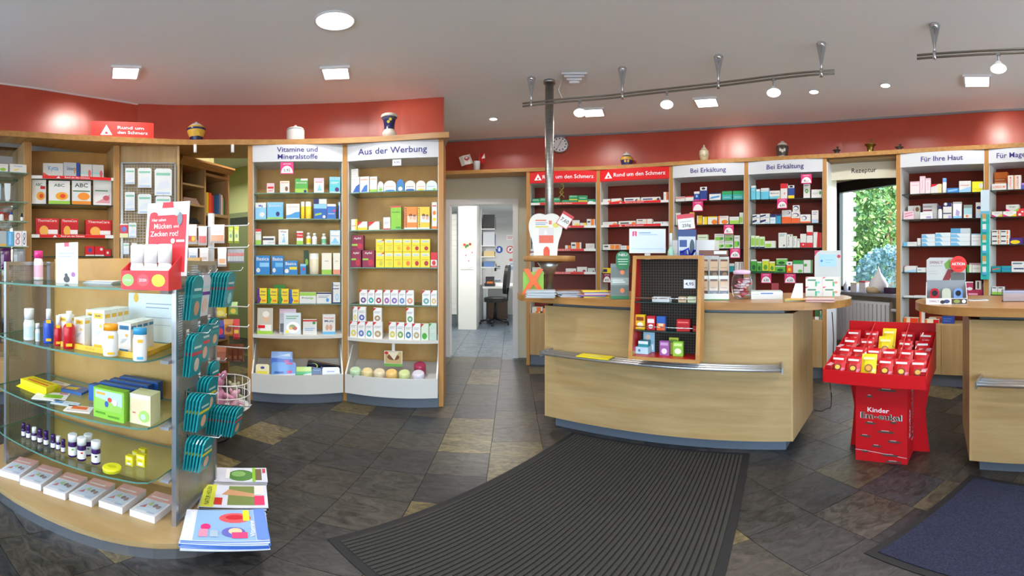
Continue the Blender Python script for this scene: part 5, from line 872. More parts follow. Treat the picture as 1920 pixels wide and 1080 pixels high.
# ============================================================ WHITE SPINNER STAND BEHIND
sp = at_r(396, 0, 2.62).xy; SM = TR(sp.x, sp.y, 0, rad(20)); t = thing('spinner_stand', 'white wire spinner stand with hooks and a basket', 'display stand', SM)
b = MB(); b.lathe([(.12, 0), (.12, .015), (.03, .03)], 20); b.build('foot', 'black', t)
b = MB(); b.box(-.016, .016, -.016, .016, .03, 1.56); b.build('pole', 'white_metal', t)
def spz(py): return EYE-2.62*tan((py-PY0)/F)
for zz in (1.47, 1.33, .95, .82, .68):
    b = MB(); b.tube([(-.2, -.02, zz), (.26, -.02, zz), (.27, -.02, zz+.015)], .004, 6); b.build('hook_bar', 'white_metal', t)
b = MB(); bz = (.27, .36, .45)
for zz in bz: b.tube([(.12+.15*cos(2*PI*i/16), -.02+.15*sin(2*PI*i/16), zz) for i in range(17)], .004, 6)
for i in range(16): b.tube([(.12+.15*cos(2*PI*i/16), -.02+.15*sin(2*PI*i/16), .27), (.12+.15*cos(2*PI*i/16), -.02+.15*sin(2*PI*i/16), .45)], .003, 5)
b.build('wire_basket', 'white_metal', t)['kind'] = 'stuff'
b = MB(); b.lathe([(.148, .262), (.148, .27)], 20, M=Matrix.Translation((.12, -.02, 0))); b.build('basket_floor', 'white_metal', t)
def sp_pack(px0, px1, y0, y1, base, ops, label, dy=-.035, name='hanging_pack', r=2.56, m='foil', a=None, cat='pack'):
    p = at_r((px0+px1)/2, y1, r); w = (px1-px0)/F*r; h = r*(tan((y1-PY0)/F)-tan((y0-PY0)/F)); b = MB(base); n = 6
    b.mesh([(x*w, y*.012, zz*h) for x, y, zz in ((-.5, 0, 0), (.5, 0, 0), (.5, 0, 1), (-.5, 0, 1), (-.42, -1, .12), (.42, -1, .12), (.42, -1, .7), (-.42, -1, .7), (-.42, 1, .12), (.42, 1, .12), (.42, 1, .7), (-.42, 1, .7))],
           ((0, 1, 5, 4), (1, 2, 6, 5), (2, 3, 7, 6), (3, 0, 4, 7), (4, 5, 6, 7), (1, 0, 8, 9), (2, 1, 9, 10), (3, 2, 10, 11), (0, 3, 11, 8), (9, 8, 11, 10)))
    b.art(ops, w*.84, h*.6, -.0122, None, Matrix.Translation((0, 0, h*.12))); put(name, b, TR(p.x, p.y, p.z, -lon((px0+px1)/2) if a is None else a), m, label, cat, 'packs on the spinner stand')
cand_ = 'r:0,0,1,.5:E0783A e:.3,.3,.2,.2:C83A3A e:.7,.25,.2,.2:E8C83A'
sp_pack(349, 369, 421, 458, 'EDE8E8', cand_, 'white sweets bag with mixed fruit gums beside the bookcase'); sp_pack(372, 388, 424, 460, 'EDE6E6', 'r:0,0,1,.6:D85A5A', 'white sweets bag with red gums'); sp_pack(394, 421, 421, 456, 'F0E8E4', 'r:0,0,1,.5:E8885A '+ln('E0A0A0', .8), 'white sweets bag with orange gums'); sp_pack(428, 437, 424, 456, 'B8C83A', dot('5A7A2A', .5, .5, .3, .2), 'green and yellow sweets bag inside'); sp_pack(439, 448, 424, 456, 'C2CC44', dot('5A7A2A', .5, .5, .3, .2), 'green and yellow sweets bag at the tip')
sp_pack(353, 371, 465, 492, 'E4E4EA', 'r:.1,.2,.9,.6:9AA8C8', 'pale blue pack on the second bar'); sp_pack(374, 391, 465, 494, 'E6DCDC', 'r:.1,.2,.9,.5:C8B0A8', 'beige pack on the second bar'); sp_pack(408, 425, 465, 500, 'ECE4E0', 'r:.1,.1,.9,.5:E09A6A', 'white and peach pack on the second bar')
for i in range(6): sp_pack(427+i*5, 433+i*5, 467, 493, 'A8A8AE', 'r:0,.6,1,1:B82A3A', 'thin red and silver stick pack on the second bar', a=rad(30))
sp_pack(401, 425, 568, 597, 'E2CE2A', 'e:.5,.4,.34,.3:F2EA8A', 'yellow lemon sweets pack on the third bar'); sp_pack(428, 446, 566, 592, '7AA83A', 'e:.5,.4,.34,.3:E2CE2A', 'green sweets pack on the third bar'); sp_pack(402, 422, 600, 636, '3A3AA0', 'e:.5,.5,.4,.3:D83A4A', 'blue and red sweets pack'); sp_pack(419, 438, 598, 630, 'C8881E', 'e:.5,.5,.36,.3:8A3A1E', 'amber sweets pack on the fourth bar'); sp_pack(437, 449, 598, 636, 'CC1E22', 'r:.1,.3,.9,.6:E8C83A', 'red sweets pack at the bar tip')
sp_pack(400, 425, 650, 680, 'A8674A', 'r:.1,.1,.5,.4:E8E0D8', 'brown herbal pack with white label'); 
for i in range(3): sp_pack(427+i*10, 437+i*10, 645, 678, '6A3A2A', 'r:.2,.1,.8,.4:8A5A48', 'dark brown liquorice pack', a=rad(25))
M = SM@Matrix.Translation((.12, -.02, .2702))
def toy(x, y, h, c, label):
    b = MB(c); s = h/.17; b.smooth = True
    b.lathe([(.001, 0), (.035*s, .01*s), (.045*s, .045*s), (.03*s, .085*s), (.02*s, .095*s), (.034*s, .115*s), (.034*s, .14*s), (.018*s, .165*s), (.001, .17*s)], 14, c)
    for q in (-1, 1): b.lathe([(.001, 0), (.014*s, .01*s), (.014*s, .035*s), (.001, .05*s)], 8, c, Matrix.Translation((q*.024*s, 0, .14*s))@RY(q*.4)); b.lathe([(.001, 0), (.013*s, .01*s), (.011*s, .05*s), (.001, .06*s)], 8, c, Matrix.Translation((q*.036*s, -.02*s, .075*s))@RY(q*1.9))
    put('plush_toy', b, M@Matrix.Translation((x, y, 0)), 'print', label, 'toy', 'plush toys in the wire basket')
toy(-.05, -.05, .24, 'C98AAA', 'tall pink plush toy in the wire basket'); toy(.07, -.045, .13, 'D8A8BC', 'small pale pink plush toy in the wire basket'); toy(.02, .08, .14, 'A8A88A', 'olive plush toy in the wire basket')
# ============================================================ COUNTER GOODS
CT = 1.0
def cpos(px, py, z=CT): p = on_z(px, py, z); p.z = z+.0004; return p
def c_box(px0, px1, pyt, pyb, base, ops, label, a, d=None, k=1.0, name='carton', cat='box', grp='goods on the long counter', z=CT, r=None, m='print', build=True):
    p = cpos((px0+px1)/2, pyb, z) if r is None else Vector((*at_r((px0+px1)/2, 0, r).xy, z+.0004)); rr = math.hypot(p.x, p.y)
    w = (px1-px0)/F*rr*k; h = EYE-rr*tan((pyt-PY0)/F)-p.z
    return put(name, carton(w, h, d or w*.5, base, ops), TR(p.x, p.y, p.z, a), m, label, cat, grp)
def facing(px): return -lon(px)
# stainless pole with round shelf and tooth display
pp = Vector((.311, 3.275, 0)); t = thing('steel_pole', 'brushed steel pole rising from the counter to the ceiling', 'pole', TR(pp.x, pp.y, CT))
b = MB(); b.lathe([(.036, .0006), (.036, ZC-CT-.0005)], 24); b.build('tube', 'steel', t)
b = MB(); b.lathe([(.048, .0006), (.048, .012), (.037, .016)], 24); b.build('foot_flange', 'steel', t)
b = MB(); b.lathe([(.05, ZC-CT-.03), (.05, ZC-CT-.001)], 24); b.build('ceiling_flange', 'steel', t)
zt = EYE-3.2*tan((479-PY0)/F); zt = 1.29
b = MB(); b.lathe([(.038, zt-.15-CT), (.11, zt-.04-CT)], 20); b.build('shelf_cone', 'alu', t)
b = MB(); b.lathe([(.2, zt-.045-CT), (.215, zt-.04-CT), (.215, zt-CT)], 36); b.build('round_shelf', 'beech_x', t)
def outline(pts, n=3): return [tuple(p) for p in smooth_poly([Vector(p) for p in pts], n)]
TW, TH_ = .27, .34
half = [(0, .965), (.09, .99), (.22, 1.0), (.36, .96), (.46, .86), (.5, .7), (.47, .52), (.4, .36), (.36, .18), (.345, 0)]
ol = [(x*TW, z_*TH_) for x, z_ in outline(half)]; poly = ol+[(-x, z_) for x, z_ in reversed(ol[1:])]
b = MB('F0EFEA'); b.prism(poly, 0, .02, 'F0EFEA', axis='y')
b.art('r:.2,.82,.52,.85:E87A5A r:.2,.77,.56,.79:9AB0D0 r:.2,.73,.5,.75:9AB0D0 r:.2,.67,.58,.7:E8D860 r:.6,.74,.68,.83:E8785A e:.8,.72,.09,.06:E8E070 r:.3,.3,.74,.66:E4E0E0 r:.31,.3,.73,.48:E86A52 p:.45,.5,.55,.5,.5,.64:F4F4F4 p:.44,0,.62,0,.62,.14,.58,.2,.53,.22,.48,.2,.44,.14:E8502A', TW, TH_)
Mt = TR(pp.x, pp.y, zt+.0004, facing(1035))@Matrix.Translation((-.03, -.13, 0))
put('tooth_display', b, Mt, 'print', 'white tooth-shaped cardboard display on the round pole shelf', 'display')
b = MB('D8404C'); b.box(-.05, .05, 0, .003, 0, .12); b.art('r:.05,.04,.95,.8:F2F2F0 '+tx('7,60', .45, .34, 'dk', .7), .1, .12)
put('price_card', b, Mt@Matrix.Translation((.125, -.006, .235))@RY(.55), 'print', 'tilted red and white handwritten price card on the tooth display', 'price card')
b = MB(); b.tube([(0, 0, .0), (.02, 0, -.04), (-.015, 0, -.08), (.02, 0, -.12), (0, 0, -.16), (-.02, 0, -.12), (.015, 0, -.08), (-.02, 0, -.04), (0, 0, 0)], .006, 6); b.tube([(0, 0, 0), (-.003, .01, .03), (0, .03, .05)], .002, 5)
p = at_r(1053, 343, 3.25); put('twisted_ornament', b, TR(p.x, p.y, p.z, facing(1053)), 'brass', 'twisted golden ornament hanging beside the steel pole', 'ornament', None)
# orange X on green board, leaflets
p = cpos(1000, 551); w_ = .155; M = TR(p.x, p.y, p.z, facing(1000))
b = MB('8CC63E'); b.box(-.078, .078, .02, .03, 0, .165); b.prism([(.03, 0), (.09, 0), (.03, .1)], -.05, .05, axis='x')
t = tag(b.build('display_board', 'print', None, M), 'lime green board with large orange X', 'display', 'goods on the long counter')
b = MB('EE6A22')
b.prism([(-.088, 0), (-.045, 0), (.0, .07), (.045, 0), (.088, 0), (.025, .098), (.075, .185), (.035, .19), (0, .128), (-.035, .19), (-.075, .185), (-.025, .098)], 0, .018, axis='y'); b.build('orange_cross', 'print', t)
def paper_pile(px, py, w, d, n, th, cols, a, label, skew=.02, z=CT, grp='papers on the long counter', nm='paper_stack'):
    p = cpos(px, py, z); b = MB(); random.seed(int(px)); M0 = Matrix()
    for i in range(n):
        M = TR(random.uniform(-skew, skew), d/2+random.uniform(-skew, skew), i*th, random.uniform(-.12, .12)); b.box(-w/2, w/2, -d/2, d/2, 0, th*.9, cols[i % len(cols)], M)
    return put(nm, b, TR(p.x, p.y, p.z, a), 'print', label, 'papers', grp)
paper_pile(1014, 559, .19, .12, 9, .0055, ('B8BCC0', 'D0D2D2', 'A8B0B8'), facing(1016), 'thick grey brochure stack in front of the steel pole', .005)
paper_pile(1066, 557, .14, .13, 6, .006, ('D8D4DC', '9AA0AC', 'E0DEDC', '6A7080'), facing(1063)+.2, 'loose pile of grey and white brochures', .02)
paper_pile(1116, 558, .17, .13, 6, .007, ('E8D01E', '3A50B0', 'C86A70', 'D8D4D0', '6A5AA0'), facing(1114), 'colourful brochure pile with yellow edge', .01)
# green leaflet holder
p = cpos(1162, 561); M = TR(p.x, p.y, p.z, facing(1162)); t = thing('leaflet_holder', 'tall grey leaflet holder with round green Neu sign', 'leaflet holder', M, 'goods on the long counter')
b = MB('7E8682'); b.box(-.058, .058, .01, .05, 0, .225); b.art('r:0,0,1,.09:1E7A48 r:.0,.4,1,.6:A8B4AC r:.04,.62,.96,.9:6E7874 r:.04,.12,.96,.36:6E7874 e:.64,.76,.12,.07:F0884A e:.64,.24,.12,.07:F0884A r:.1,.46,.8,.5:E8ECE8 r:.1,.52,.7,.55:E8ECE8', .116, .225, .01); b.build('pockets', 'print', t)
b = MB('1F7D4A'); pl = [(.045*math.copysign(abs(cos(2*PI*i/20))**.7, cos(2*PI*i/20)), .245+.058*math.copysign(abs(sin(2*PI*i/20))**.7, sin(2*PI*i/20))) for i in range(20)]; b.prism(pl, 0, .004, axis='y'); b.art(tx('NEU', .8, .2, 'W', .6)+' r:.15,.55,.85,.59:C8E4D0 r:.15,.42,.85,.46:C8E4D0 r:.2,.28,.8,.32:C8E4D0', .09, .116, 0, None, Matrix.Translation((0, 0, .187))); b.build('round_sign', 'print', t).matrix_local = Matrix.Translation((.02, -.002, .0))
# ------------------------------------------------------------ display case hung on the counter front
c1 = UNITS['C1']
pc_ = at_r(1243, 0, 2.18).xy; CM = TR(pc_.x, pc_.y, .672, h1); CWd, CH = .388, .6
t = thing('display_case', 'hanging wooden display case with red interior on the counter front', 'display case', CM)
prof = [(0, .0), (.0, .05), (.045, .35), (.075, CH), (.15, CH), (.15, 0)]
for s in (-1, 1):
    b = MB(); x = s*CWd/2; b.prism(prof, x-.011, x+.011, axis='x'); b.build('side_panel', 'beech_z', t)
    b = MB(); b.prism([(y+.008, z_) for y, z_ in prof[1:4]]+[(.148, CH-.02), (.148, .022)], x-s*.0112-.001, x-s*.0112+.001, axis='x'); b.build('red_lining', 'clear_red', t)
b = MB(); b.box(-CWd/2+.011, CWd/2-.011, .0, .15, 0, .02); b.build('floor_board', 'beech_x', t)
b = MB(); b.box(-CWd/2+.0125, CWd/2-.0125, .012, .145, .0202, .022); b.build('red_lining', 'clear_red', t)
b = MB(); b.box(-CWd/2+.011, CWd/2-.011, .075, .15, CH-.02, CH); b.build('top_board', 'beech_x', t)
b = MB(); b.box(-CWd/2+.013, CWd/2-.013, .1465, .15, .021, CH-.021); b.build('back_panel', 'dark_gap', t)
b = MB(); b.box(-CWd/2+.013, CWd/2-.013, .142, .1425, .022, CH-.021); b.build('mesh', 'case_mesh', t)
SZ = (.17, .335)
for x in (-.12, .12): b = MB(); b.box(x-.015, x+.015, .15, .2, CT-.672+.0006, CT-.672+.005); b.box(x-.015, x+.015, .15, .154, .2, CT-.672+.0006); b.build('hanging_hook', 'alu', t)
for z_ in SZ:
    b = MB(); glass_shelf(b, -CWd/2+.014, CWd/2-.014, .035, .14, z_, .006); b.build('glass_shelf', ('glass', 'glass_edge_dark'), t)
    b = MB(); b.tube([(-CWd/2+.016, .036, z_+.022), (CWd/2-.016, .036, z_+.022)], .003, 6); b.build('guard_rail', 'chrome', t)
def in_case(x, z_, w, h, d, base, ops, label, y=.06, a=0, grp='goods in the display case'): return put('carton', carton(w, h, d, base, ops), CM@Matrix.Translation((x, y, z_+.0006))@Matrix.Rotation(a, 4, 'Z'), 'print', label, 'box', grp)
in_case(-.155, SZ[0], .055, .085, .03, 'E2B41E', 'r:.1,.6,.9,.85:8A3A1A e:.5,.3,.34,.2:F2E8C8', 'yellow sweets box in the display case'); in_case(-.09, SZ[0], .05, .08, .03, 'B8202C', 'r:.1,.5,.9,.8:E8D8D8 e:.5,.25,.3,.16:F2E0E0', 'red sweets box with white label in the display case'); in_case(-.03, SZ[0], .05, .08, .03, '2E58A8', bt('E8602A', .5)+' r:.2,.3,.8,.5:F0C8A0', 'blue and orange sweets box in the display case')
for i in range(2): in_case(.1, SZ[0]+i*.034, .075, .033, .04, 'B01A20', 'r:.1,.4,.9,.6:E87070', '%s flat red pastille tin in the display case' % ('lower', 'upper')[i])
in_case(.175, SZ[0], .04, .03, .03, 'A01A20', 'r:.1,.4,.9,.6:E87070', 'small red tin beside the stacked tins')
p_ = 'D8DADC'
for i in range(3): in_case(-.03, SZ[1]+i*.009, .1, .008, .06, p_, '', 'flat white card pack stacked on the upper case shelf', y=.055, a=.05*i)
in_case(.095, SZ[1], .045, .03, .04, 'C8B090', 'r:.1,.4,.9,.7:8A6A48', 'small tan box on the upper case shelf'); in_case(.15, SZ[1], .05, .032, .04, 'B8C0A0', 'r:.1,.4,.9,.7:7A8A58', 'small green-grey box on the upper case shelf')
in_case(-.145, .0222, .075, .04, .07, 'B8D4E4', 'e:.3,.5,.1,.2:4A7A9A', 'pale blue display carton on the case floor'); in_case(-.14, .0628, .06, .035, .05, '2E8A94', tp('DDE8EA', .5), 'teal carton on the pale blue display carton', y=.07)
b = MB('9CC4DC'); b.box(-.035, .035, 0, .003, 0, .12); b.art('e:.4,.75,.22,.14:E8C8B0 r:.1,.1,.9,.4:DDE8EE', .07, .12); put('header_card', b, CM@Matrix.Translation((-.125, .134, .0222)), 'print', 'pale blue header card behind the teal carton', 'card', 'goods in the display case')
in_case(-.01, .0222, .055, .085, .03, '9A5A9A', 'r:.1,.7,.9,.9:C89AC8 e:.5,.3,.3,.2:E8D8E8', 'violet tea sachet box on the case floor'); in_case(.035, .0222, .055, .1, .02, 'B8B83A', 'r:.1,.7,.9,.9:6A8A2A', 'olive tea sachet box behind the green one', y=.1); in_case(.07, .0222, .058, .085, .03, '8CBE3E', 'r:.1,.7,.9,.9:C8E08A e:.5,.35,.34,.2:E8F0D0', 'green tea sachet box on the case floor')
b = MB('DDE4EC'); b.box(-.035, .035, 0, .002, 0, .05); b.art('r:.06,.08,.94,.92:F2F4F6 '+tx('4,95', .5, .5, 'N', .7), .07, .05); put('price_card', b, CM@Matrix.Translation((.12, .138, .41)), 'print', 'small blue-framed price card on the case mesh', 'price card')
# yellow envelope on the rail
b = MB('EEDC1E'); b.box(-.11, .11, -.05, .05, 0, .004); b.face([(-.05, -.02, .0045), (.05, -.02, .0045), (.05, .02, .0045), (-.05, .02, .0045)], 'E8E070')
put('envelope', b, c1.M@Matrix.Translation((.44, -.095, .6286)), 'print', 'yellow envelope lying on the counter bag rail', 'envelope')
# monitor, devices behind the case
p = at_r(1214, 0, 2.78); zb = CT; M = TR(p.x, p.y, CT+.0004, facing(1214)); t = thing('monitor', 'white framed monitor showing a pale blue page with red pharmacy letter', 'monitor', M)
b = MB('E9E9EA'); b.box(-.128, .128, .0, .03, .312-.012, .312+.16); b.build('screen_housing', 'white_gloss', t)
b = MB('C9D6F4'); b.box(-.118, .118, -.001, .0005, .31, .312+.15, 'C6D4F4'); b.art('r:.05,.72,.1,.95:C8204A r:.13,.72,.18,.95:C8204A r:.08,.8,.15,.84:C8204A r:.06,.91,.17,.95:C8204A r:.24,.86,.6,.9:6A86C8 r:.24,.78,.8,.81:9AB0E0 r:.02,.12,.98,.14:9AB0E0', .236, .15, -.0012, None, Matrix.Translation((0, 0, .311)))
mat('screen_print', rough=.3, attr=True, emit=.3); b.build('screen', 'screen_print', t)
b = MB(); b.box(-.02, .02, .012, .03, .01, .31); b.build('stand_neck', 'white_gloss', t); b = MB(); b.prism([(.09*cos(2*PI*i/20), .03+.07*sin(2*PI*i/20)) for i in range(20)], 0, .012); b.build('stand_foot', 'white_gloss', t)
p = at_r(1300, 0, 2.75); b = MB('E6E8EA'); b.box(-.15, .15, 0, .22, 0, .39); b.box(-.13, .13, -.004, .0, .05, .3, 'D8DADC'); put('receipt_printer', b, TR(p.x, p.y, CT+.0004, h1), 'gloss', 'white office machine behind the display case', 'printer')
bb, kk = bottle_parts(.045, .42, 'A8D4BC', 'E8EEEA', 'DDE8E0', .4, .2); p = at_r(1258, 0, 2.52); o = put('bottle', bb, TR(p.x, p.y, CT+.0004), 'gloss', 'tall pale green dispenser bottle beside the monitor', 'bottle', None); kk.build('cap', 'gloss', o)
p = at_r(1288, 0, 2.48); M = TR(p.x, p.y, CT+.0004, facing(1288)); b = MB('26447E'); b.box(-.058, .058, 0, .06, 0, .44); b.art('r:.04,.55,.96,.9:C8D0D8 r:.1,.75,.5,.85:2A4A8A r:.1,.62,.5,.7:2A4A8A e:.78,.74,.14,.12:3A4A58 r:.3,.3,.7,.5:DDE4EC', .116, .44)
o = put('collection_box', b, M, 'print', 'navy boxed collection stand tied with blue ribbon', 'box', None)
b = MB('2030B8')
for i in range(7): a_ = i*.9; b.tube([(.02, -.01, .27), (.02+.05*cos(a_), -.02-.01*(i % 3), .27+.05*sin(a_)), (.02+.09*cos(a_+.5), -.03, .25+.06*sin(a_+.5))], .007, 6)
b.build('ribbon', 'gloss', o)
b = MB('D04050'); b.box(-.055, .055, 0, .003, 0, .1); b.art('r:.03,.03,.97,.72:E6E6E6 r:.15,.5,.8,.54:A8A8B0 '+tx('250g', .26, .28, 'dk', .5), .11, .1); put('price_card', b, M@Matrix.Translation((0, .02, .4415))@RY(-.12), 'print', 'red and white note standing on the navy collection box', 'price card')
# chocolate rack
p = cpos(1338, 563); M = TR(p.x, p.y, p.z, h1+.12); t = thing('pouch_rack', 'white two-tier rack of brown dried fruit pouches', 'display rack', M, 'goods on the long counter')
RW = .19; b = MB('DFE2DC'); b.box(-RW/2, RW/2, .11, .115, 0, .27)
for x in (-RW/2, -RW/6, RW/6, RW/2-.003): b.prism([(0, 0), (.115, 0), (.115, .27), (.06, .2)], x, x+.003, axis='x')
b.box(-RW/2, RW/2, 0, .003, 0, .04, 'E4E8E0'); b.box(-RW/2, RW/2, .05, .053, .12, .15); b.box(-RW/2, RW/2, .0, .11, 0, .004); b.box(-RW/2, RW/2, .053, .11, .125, .128); b.face([(-RW/2, -.0005, 0), (RW/2, -.0005, 0), (RW/2, -.0005, .006), (-RW/2, -.0005, .006)], '5A8A4A'); b.build('frame', 'print', t)
b = MB('6A4A38'); b.box(-.095, .09, .07, .09, .275, .31, '7A4A3A'); b.box(.0, .08, .06, .0695, .285, .305, 'E4E8EA'); b.build('top_sign', 'print', t)
for j in range(2):
    for i in range(3):
        b = MB('C8A886'); h_ = .125; b.mesh([(x*.054, y*.012, z_*h_) for x, y, z_ in ((-.5, 0, 0), (.5, 0, 0), (.5, .2, 1), (-.5, .2, 1), (-.5, 1.6, 0), (.5, 1.6, 0))], ((0, 1, 2, 3), (1, 5, 2), (5, 4, 3, 2), (4, 0, 3), (0, 4, 5, 1)))
        b.art('r:.0,0,1,.42:4A3020 e:.6,.2,.3,.14:8A6A40 r:.1,.9,.9,1:6A4030 r:.15,.55,.85,.6:A88A68', .054, h_, 0, None, RX(-.02))
        put('pouch', b, M@Matrix.Translation((-RW/3+i*RW/3, .018+j*.052, .0045+j*.124))@RX(-.12), 'foil', '%s brown pouch, %s, in the white rack' % (('lower', 'upper')[j], ('beside the display case', 'middle slot', 'beside the sweets jar')[i]), 'pouch', 'brown pouches in the white rack')
# sweets jar
p = cpos(1391, 560); M = TR(p.x, p.y, p.z, facing(1387)); b = MB(); R_ = .069
b.lathe([(.046, 0), (.06, .012), (R_, .06), (R_, .1), (.062, .14), (.05, .158)], 24); t = tag(b.build('sweets_jar', 'clear', None, M), 'round clear jar with pink lid filled with wrapped sweets', 'jar', 'goods on the long counter')
b = MB('E0B8D4'); b.lathe([(.052, .158), (.056, .162), (.056, .178), (.03, .186)], 20); b.build('lid', 'gloss', t)
random.seed(3)
for i in range(26):
    a_, rr, z_ = random.uniform(0, 2*PI), random.uniform(.005, .045), .008+.0045*i
    b = MB(('C8405A', 'E8C8D0', 'D8D0D4', 'B83A4A')[i % 4]); b.box(-.016, .016, -.009, .009, 0, .01); b.prism([(.016, -.003), (.024, -.01), (.024, .01), (.016, .003)], .003, .007); b.prism([(-.016, -.003), (-.016, .003), (-.024, .01), (-.024, -.01)], .003, .007)
    q = put('wrapped_sweet', b, M@TR(rr*cos(a_), rr*sin(a_), z_, a_*3)@RX(random.uniform(-.6, .6)), 'foil', 'wrapped sweet in %s paper inside the clear jar' % ('crimson', 'pale pink', 'silver', 'red')[i % 4], 'sweet', 'wrapped sweets in the jar')
# flat tray, tent card, cartons, screen display
p = cpos(1438, 561); M = TR(p.x, p.y, p.z, facing(1438)+.05); b = MB('DDE4E4'); b.box(-.1, .1, 0, .15, 0, .03, 'D4D2CE'); b.box(-.1, .1, .0, .15, .03, .048, 'E4ECEE'); b.art('r:.3,.66,.7,.84:5A78B8 r:.05,.62,.25,.7:A8C0C8', .2, .048); put('flat_carton', b, M, 'gloss', 'flat clear-lidded white box beside the sweets jar', 'box', 'goods on the long counter')
p = cpos(1440, 545); b = MB('A8303A'); b.box(.03, .09, 0, .05, 0, .06); put('carton', b, TR(p.x, p.y, p.z, facing(1440)), 'print', 'small dark red box behind the flat white box', 'box', 'goods on the long counter')
p = cpos(1497, 558); M = TR(p.x, p.y, p.z, facing(1497)); b = MB('E4E2EA'); b.mesh([(-.05, -.03, 0), (.03, -.03, 0), (.03, .045, .09), (-.02, .045, .09), (-.05, .12, 0), (.03, .12, 0)], ((0, 1, 2, 3), (3, 2, 5, 4))); b.mesh([(-.05, -.032, 0), (.03, -.032, 0), (.03, .045, .093), (-.02, .045, .093), (-.05, .122, 0), (.03, .122, 0)], ((0, 3, 2, 1), (3, 4, 5, 2))); put('tent_card', b, M, 'print', 'white folded tent card before the stacked cartons', 'card', 'goods on the long counter')
paper_pile(1490, 565, .12, .08, 3, .004, ('E8E4D0', 'A8C070', 'E0B050'), facing(1490), 'small pile of pale leaflets before the tent card', .01); paper_pile(1540, 567, .17, .09, 5, .004, ('D8A8A0', 'E0B8B0', 'C89890'), facing(1540), 'rosy leaflet pile at the rounded counter end', .008)
MS = TR(*cpos(1546, 556), facing(1546))
for j in range(2):
    for i in range(2):
        b = MB('E6E4DC'); b.box(0, .118, 0, .075, 0, .066); b.art('p:0,.85,.2,1,0,1:D8305A r:.12,.62,.6,.76:4A8A6A r:.55,.05,.66,.55:5AB890 e:.75,.45,.09,.12:%s' % ('8AD0D8', 'F0906A')[i]+' r:.93,0,1,1:EAD8D4', .118, .066, 0, 0); put('carton', b, MS@Matrix.Translation((-.13+i*.12, .0, .0005+j*.0665)), 'print', 'cream carton with pink corner, %s, %s' % (('bottom layer', 'top layer')[j], ('by the tent card', 'by the rounded end')[i]), 'box', 'cream cartons on the counter end')
M = TR(*cpos(1552, 549), facing(1552)); t = thing('screen_display', 'grey stand-up display with small blue video screen', 'display', M, 'goods on the long counter')
b = MB('D3D8D6'); ol = [(-.103, 0), (.103, 0), (.103, .33), (-.06, .33), (-.09, .318), (-.103, .29)]; b.prism(ol, .02, .045, axis='y'); b.art('e:.92,.86,.07,.04:D84050 p:0,.86,.1,.95,.22,1,0,1:C83A60', .206, .33, .02); b.build('board', 'print', t)
b = MB('9CC4EE'); b.box(-.066, .066, .016, .019, .205, .3, '9CC4EE'); b.art('e:.14,.45,.07,.1:3A78C8 r:.35,.5,.8,.54:6A9AD8 r:.35,.3,.7,.33:6A9AD8', .132, .095, .0158, None, Matrix.Translation((0, 0, .205))); b.build('screen', 'screen_print', t)
# power cord at the counter end
b = MB(); pts = [at_r(1560, 585, 2.75), at_r(1563, 640, 2.75), at_r(1560, 690, 2.75), at_r(1556, 715, 2.72), at_r(1559, 745, 2.7), on_z(1556, 766, .005), on_z(1540, 771, .005), on_z(1527, 768, .005)]
q = smooth_poly([Vector((v.x, v.y)) for v in pts], 4); zz = smooth_poly([Vector((v.z, 0)) for v in pts], 4); b.tube([(a_.x, a_.y, max(.005, c_.x)) for a_, c_ in zip(q, zz)], .0035, 6)
tag(b.build('power_cord', 'black'), 'thin black power cord hanging from the rounded counter end', 'cord')
# ------------------------------------------------------------ goods on the second counter
c2 = UNITS['C2']
p = cpos(1775, 571); M = TR(p.x, p.y, p.z, facing(1775)+.03); t = thing('display_box', 'grey cardboard gadget display with red Aktion disc', 'display box', M, 'goods on the second counter')
DW = .225; b = MB('E6E4E2'); b.box(-DW/2, DW/2, 0, .003, 0, .034); b.box(-DW/2, DW/2, .003, .1, 0, .003); b.box(-DW/2, DW/2, .097, .1, 0, .13, '8A8E92')
for s in (-1, 1): b.prism([(0, 0), (.1, 0), (.1, .12), (0, .034)], s*DW/2-.0015, s*DW/2+.0015, axis='x')
b.art('t:.2,.5,.5,.24:7A3050:SWING_IT e:.5,.5,.08,.3:3A4A78 e:.4,.4,.06,.3:2A2A30 r:.62,.08,1,.92:4A3A28 e:.75,.5,.08,.3:8A9A4A e:.92,.5,.05,.3:E0E0D8', DW, .034); b.build('tray', 'print', t)
b = MB('B9BBB8'); hz = .145; ol = [(-DW/2, 0), (DW/2, 0), (DW/2, hz*.8), (DW*.4, hz), (-DW*.42, hz), (-DW/2, hz*.9)]; b.prism(ol, 0, .003, axis='y'); b.art('t:.25,.8,.15,.34:7A3050:SWING_IT r:.08,.66,.4,.68:9A9C9A r:.06,.45,.28,.47:A8AAA8 r:.06,.35,.28,.37:A8AAA8 p:.38,.02,.56,.02,.7,.5,.55,.55:7A1E24 p:.5,.55,.62,.6,.6,.95,.45,.75:6A9A3A r:.62,.02,.98,.4:5A5A58', DW, hz); b.build('header_card', 'print', t).matrix_local = Matrix.Translation((0, .1, .115))@RX(-.05)
b = MB('E02A24'); b.prism([(.047*cos(2*PI*i/24), .047*sin(2*PI*i/24)) for i in range(24)], 0, .003, axis='y'); b.art('t:.5,.5,.24,.8:F4F4F2:AKTION r:.3,.72,.7,.76:7A1410 r:.3,.25,.7,.29:7A1410', .094, .094, 0, None, Matrix.Translation((0, 0, -.047))); b.build('aktion_disc', 'print', t).matrix_local = Matrix.Translation((.07, .09, .222))
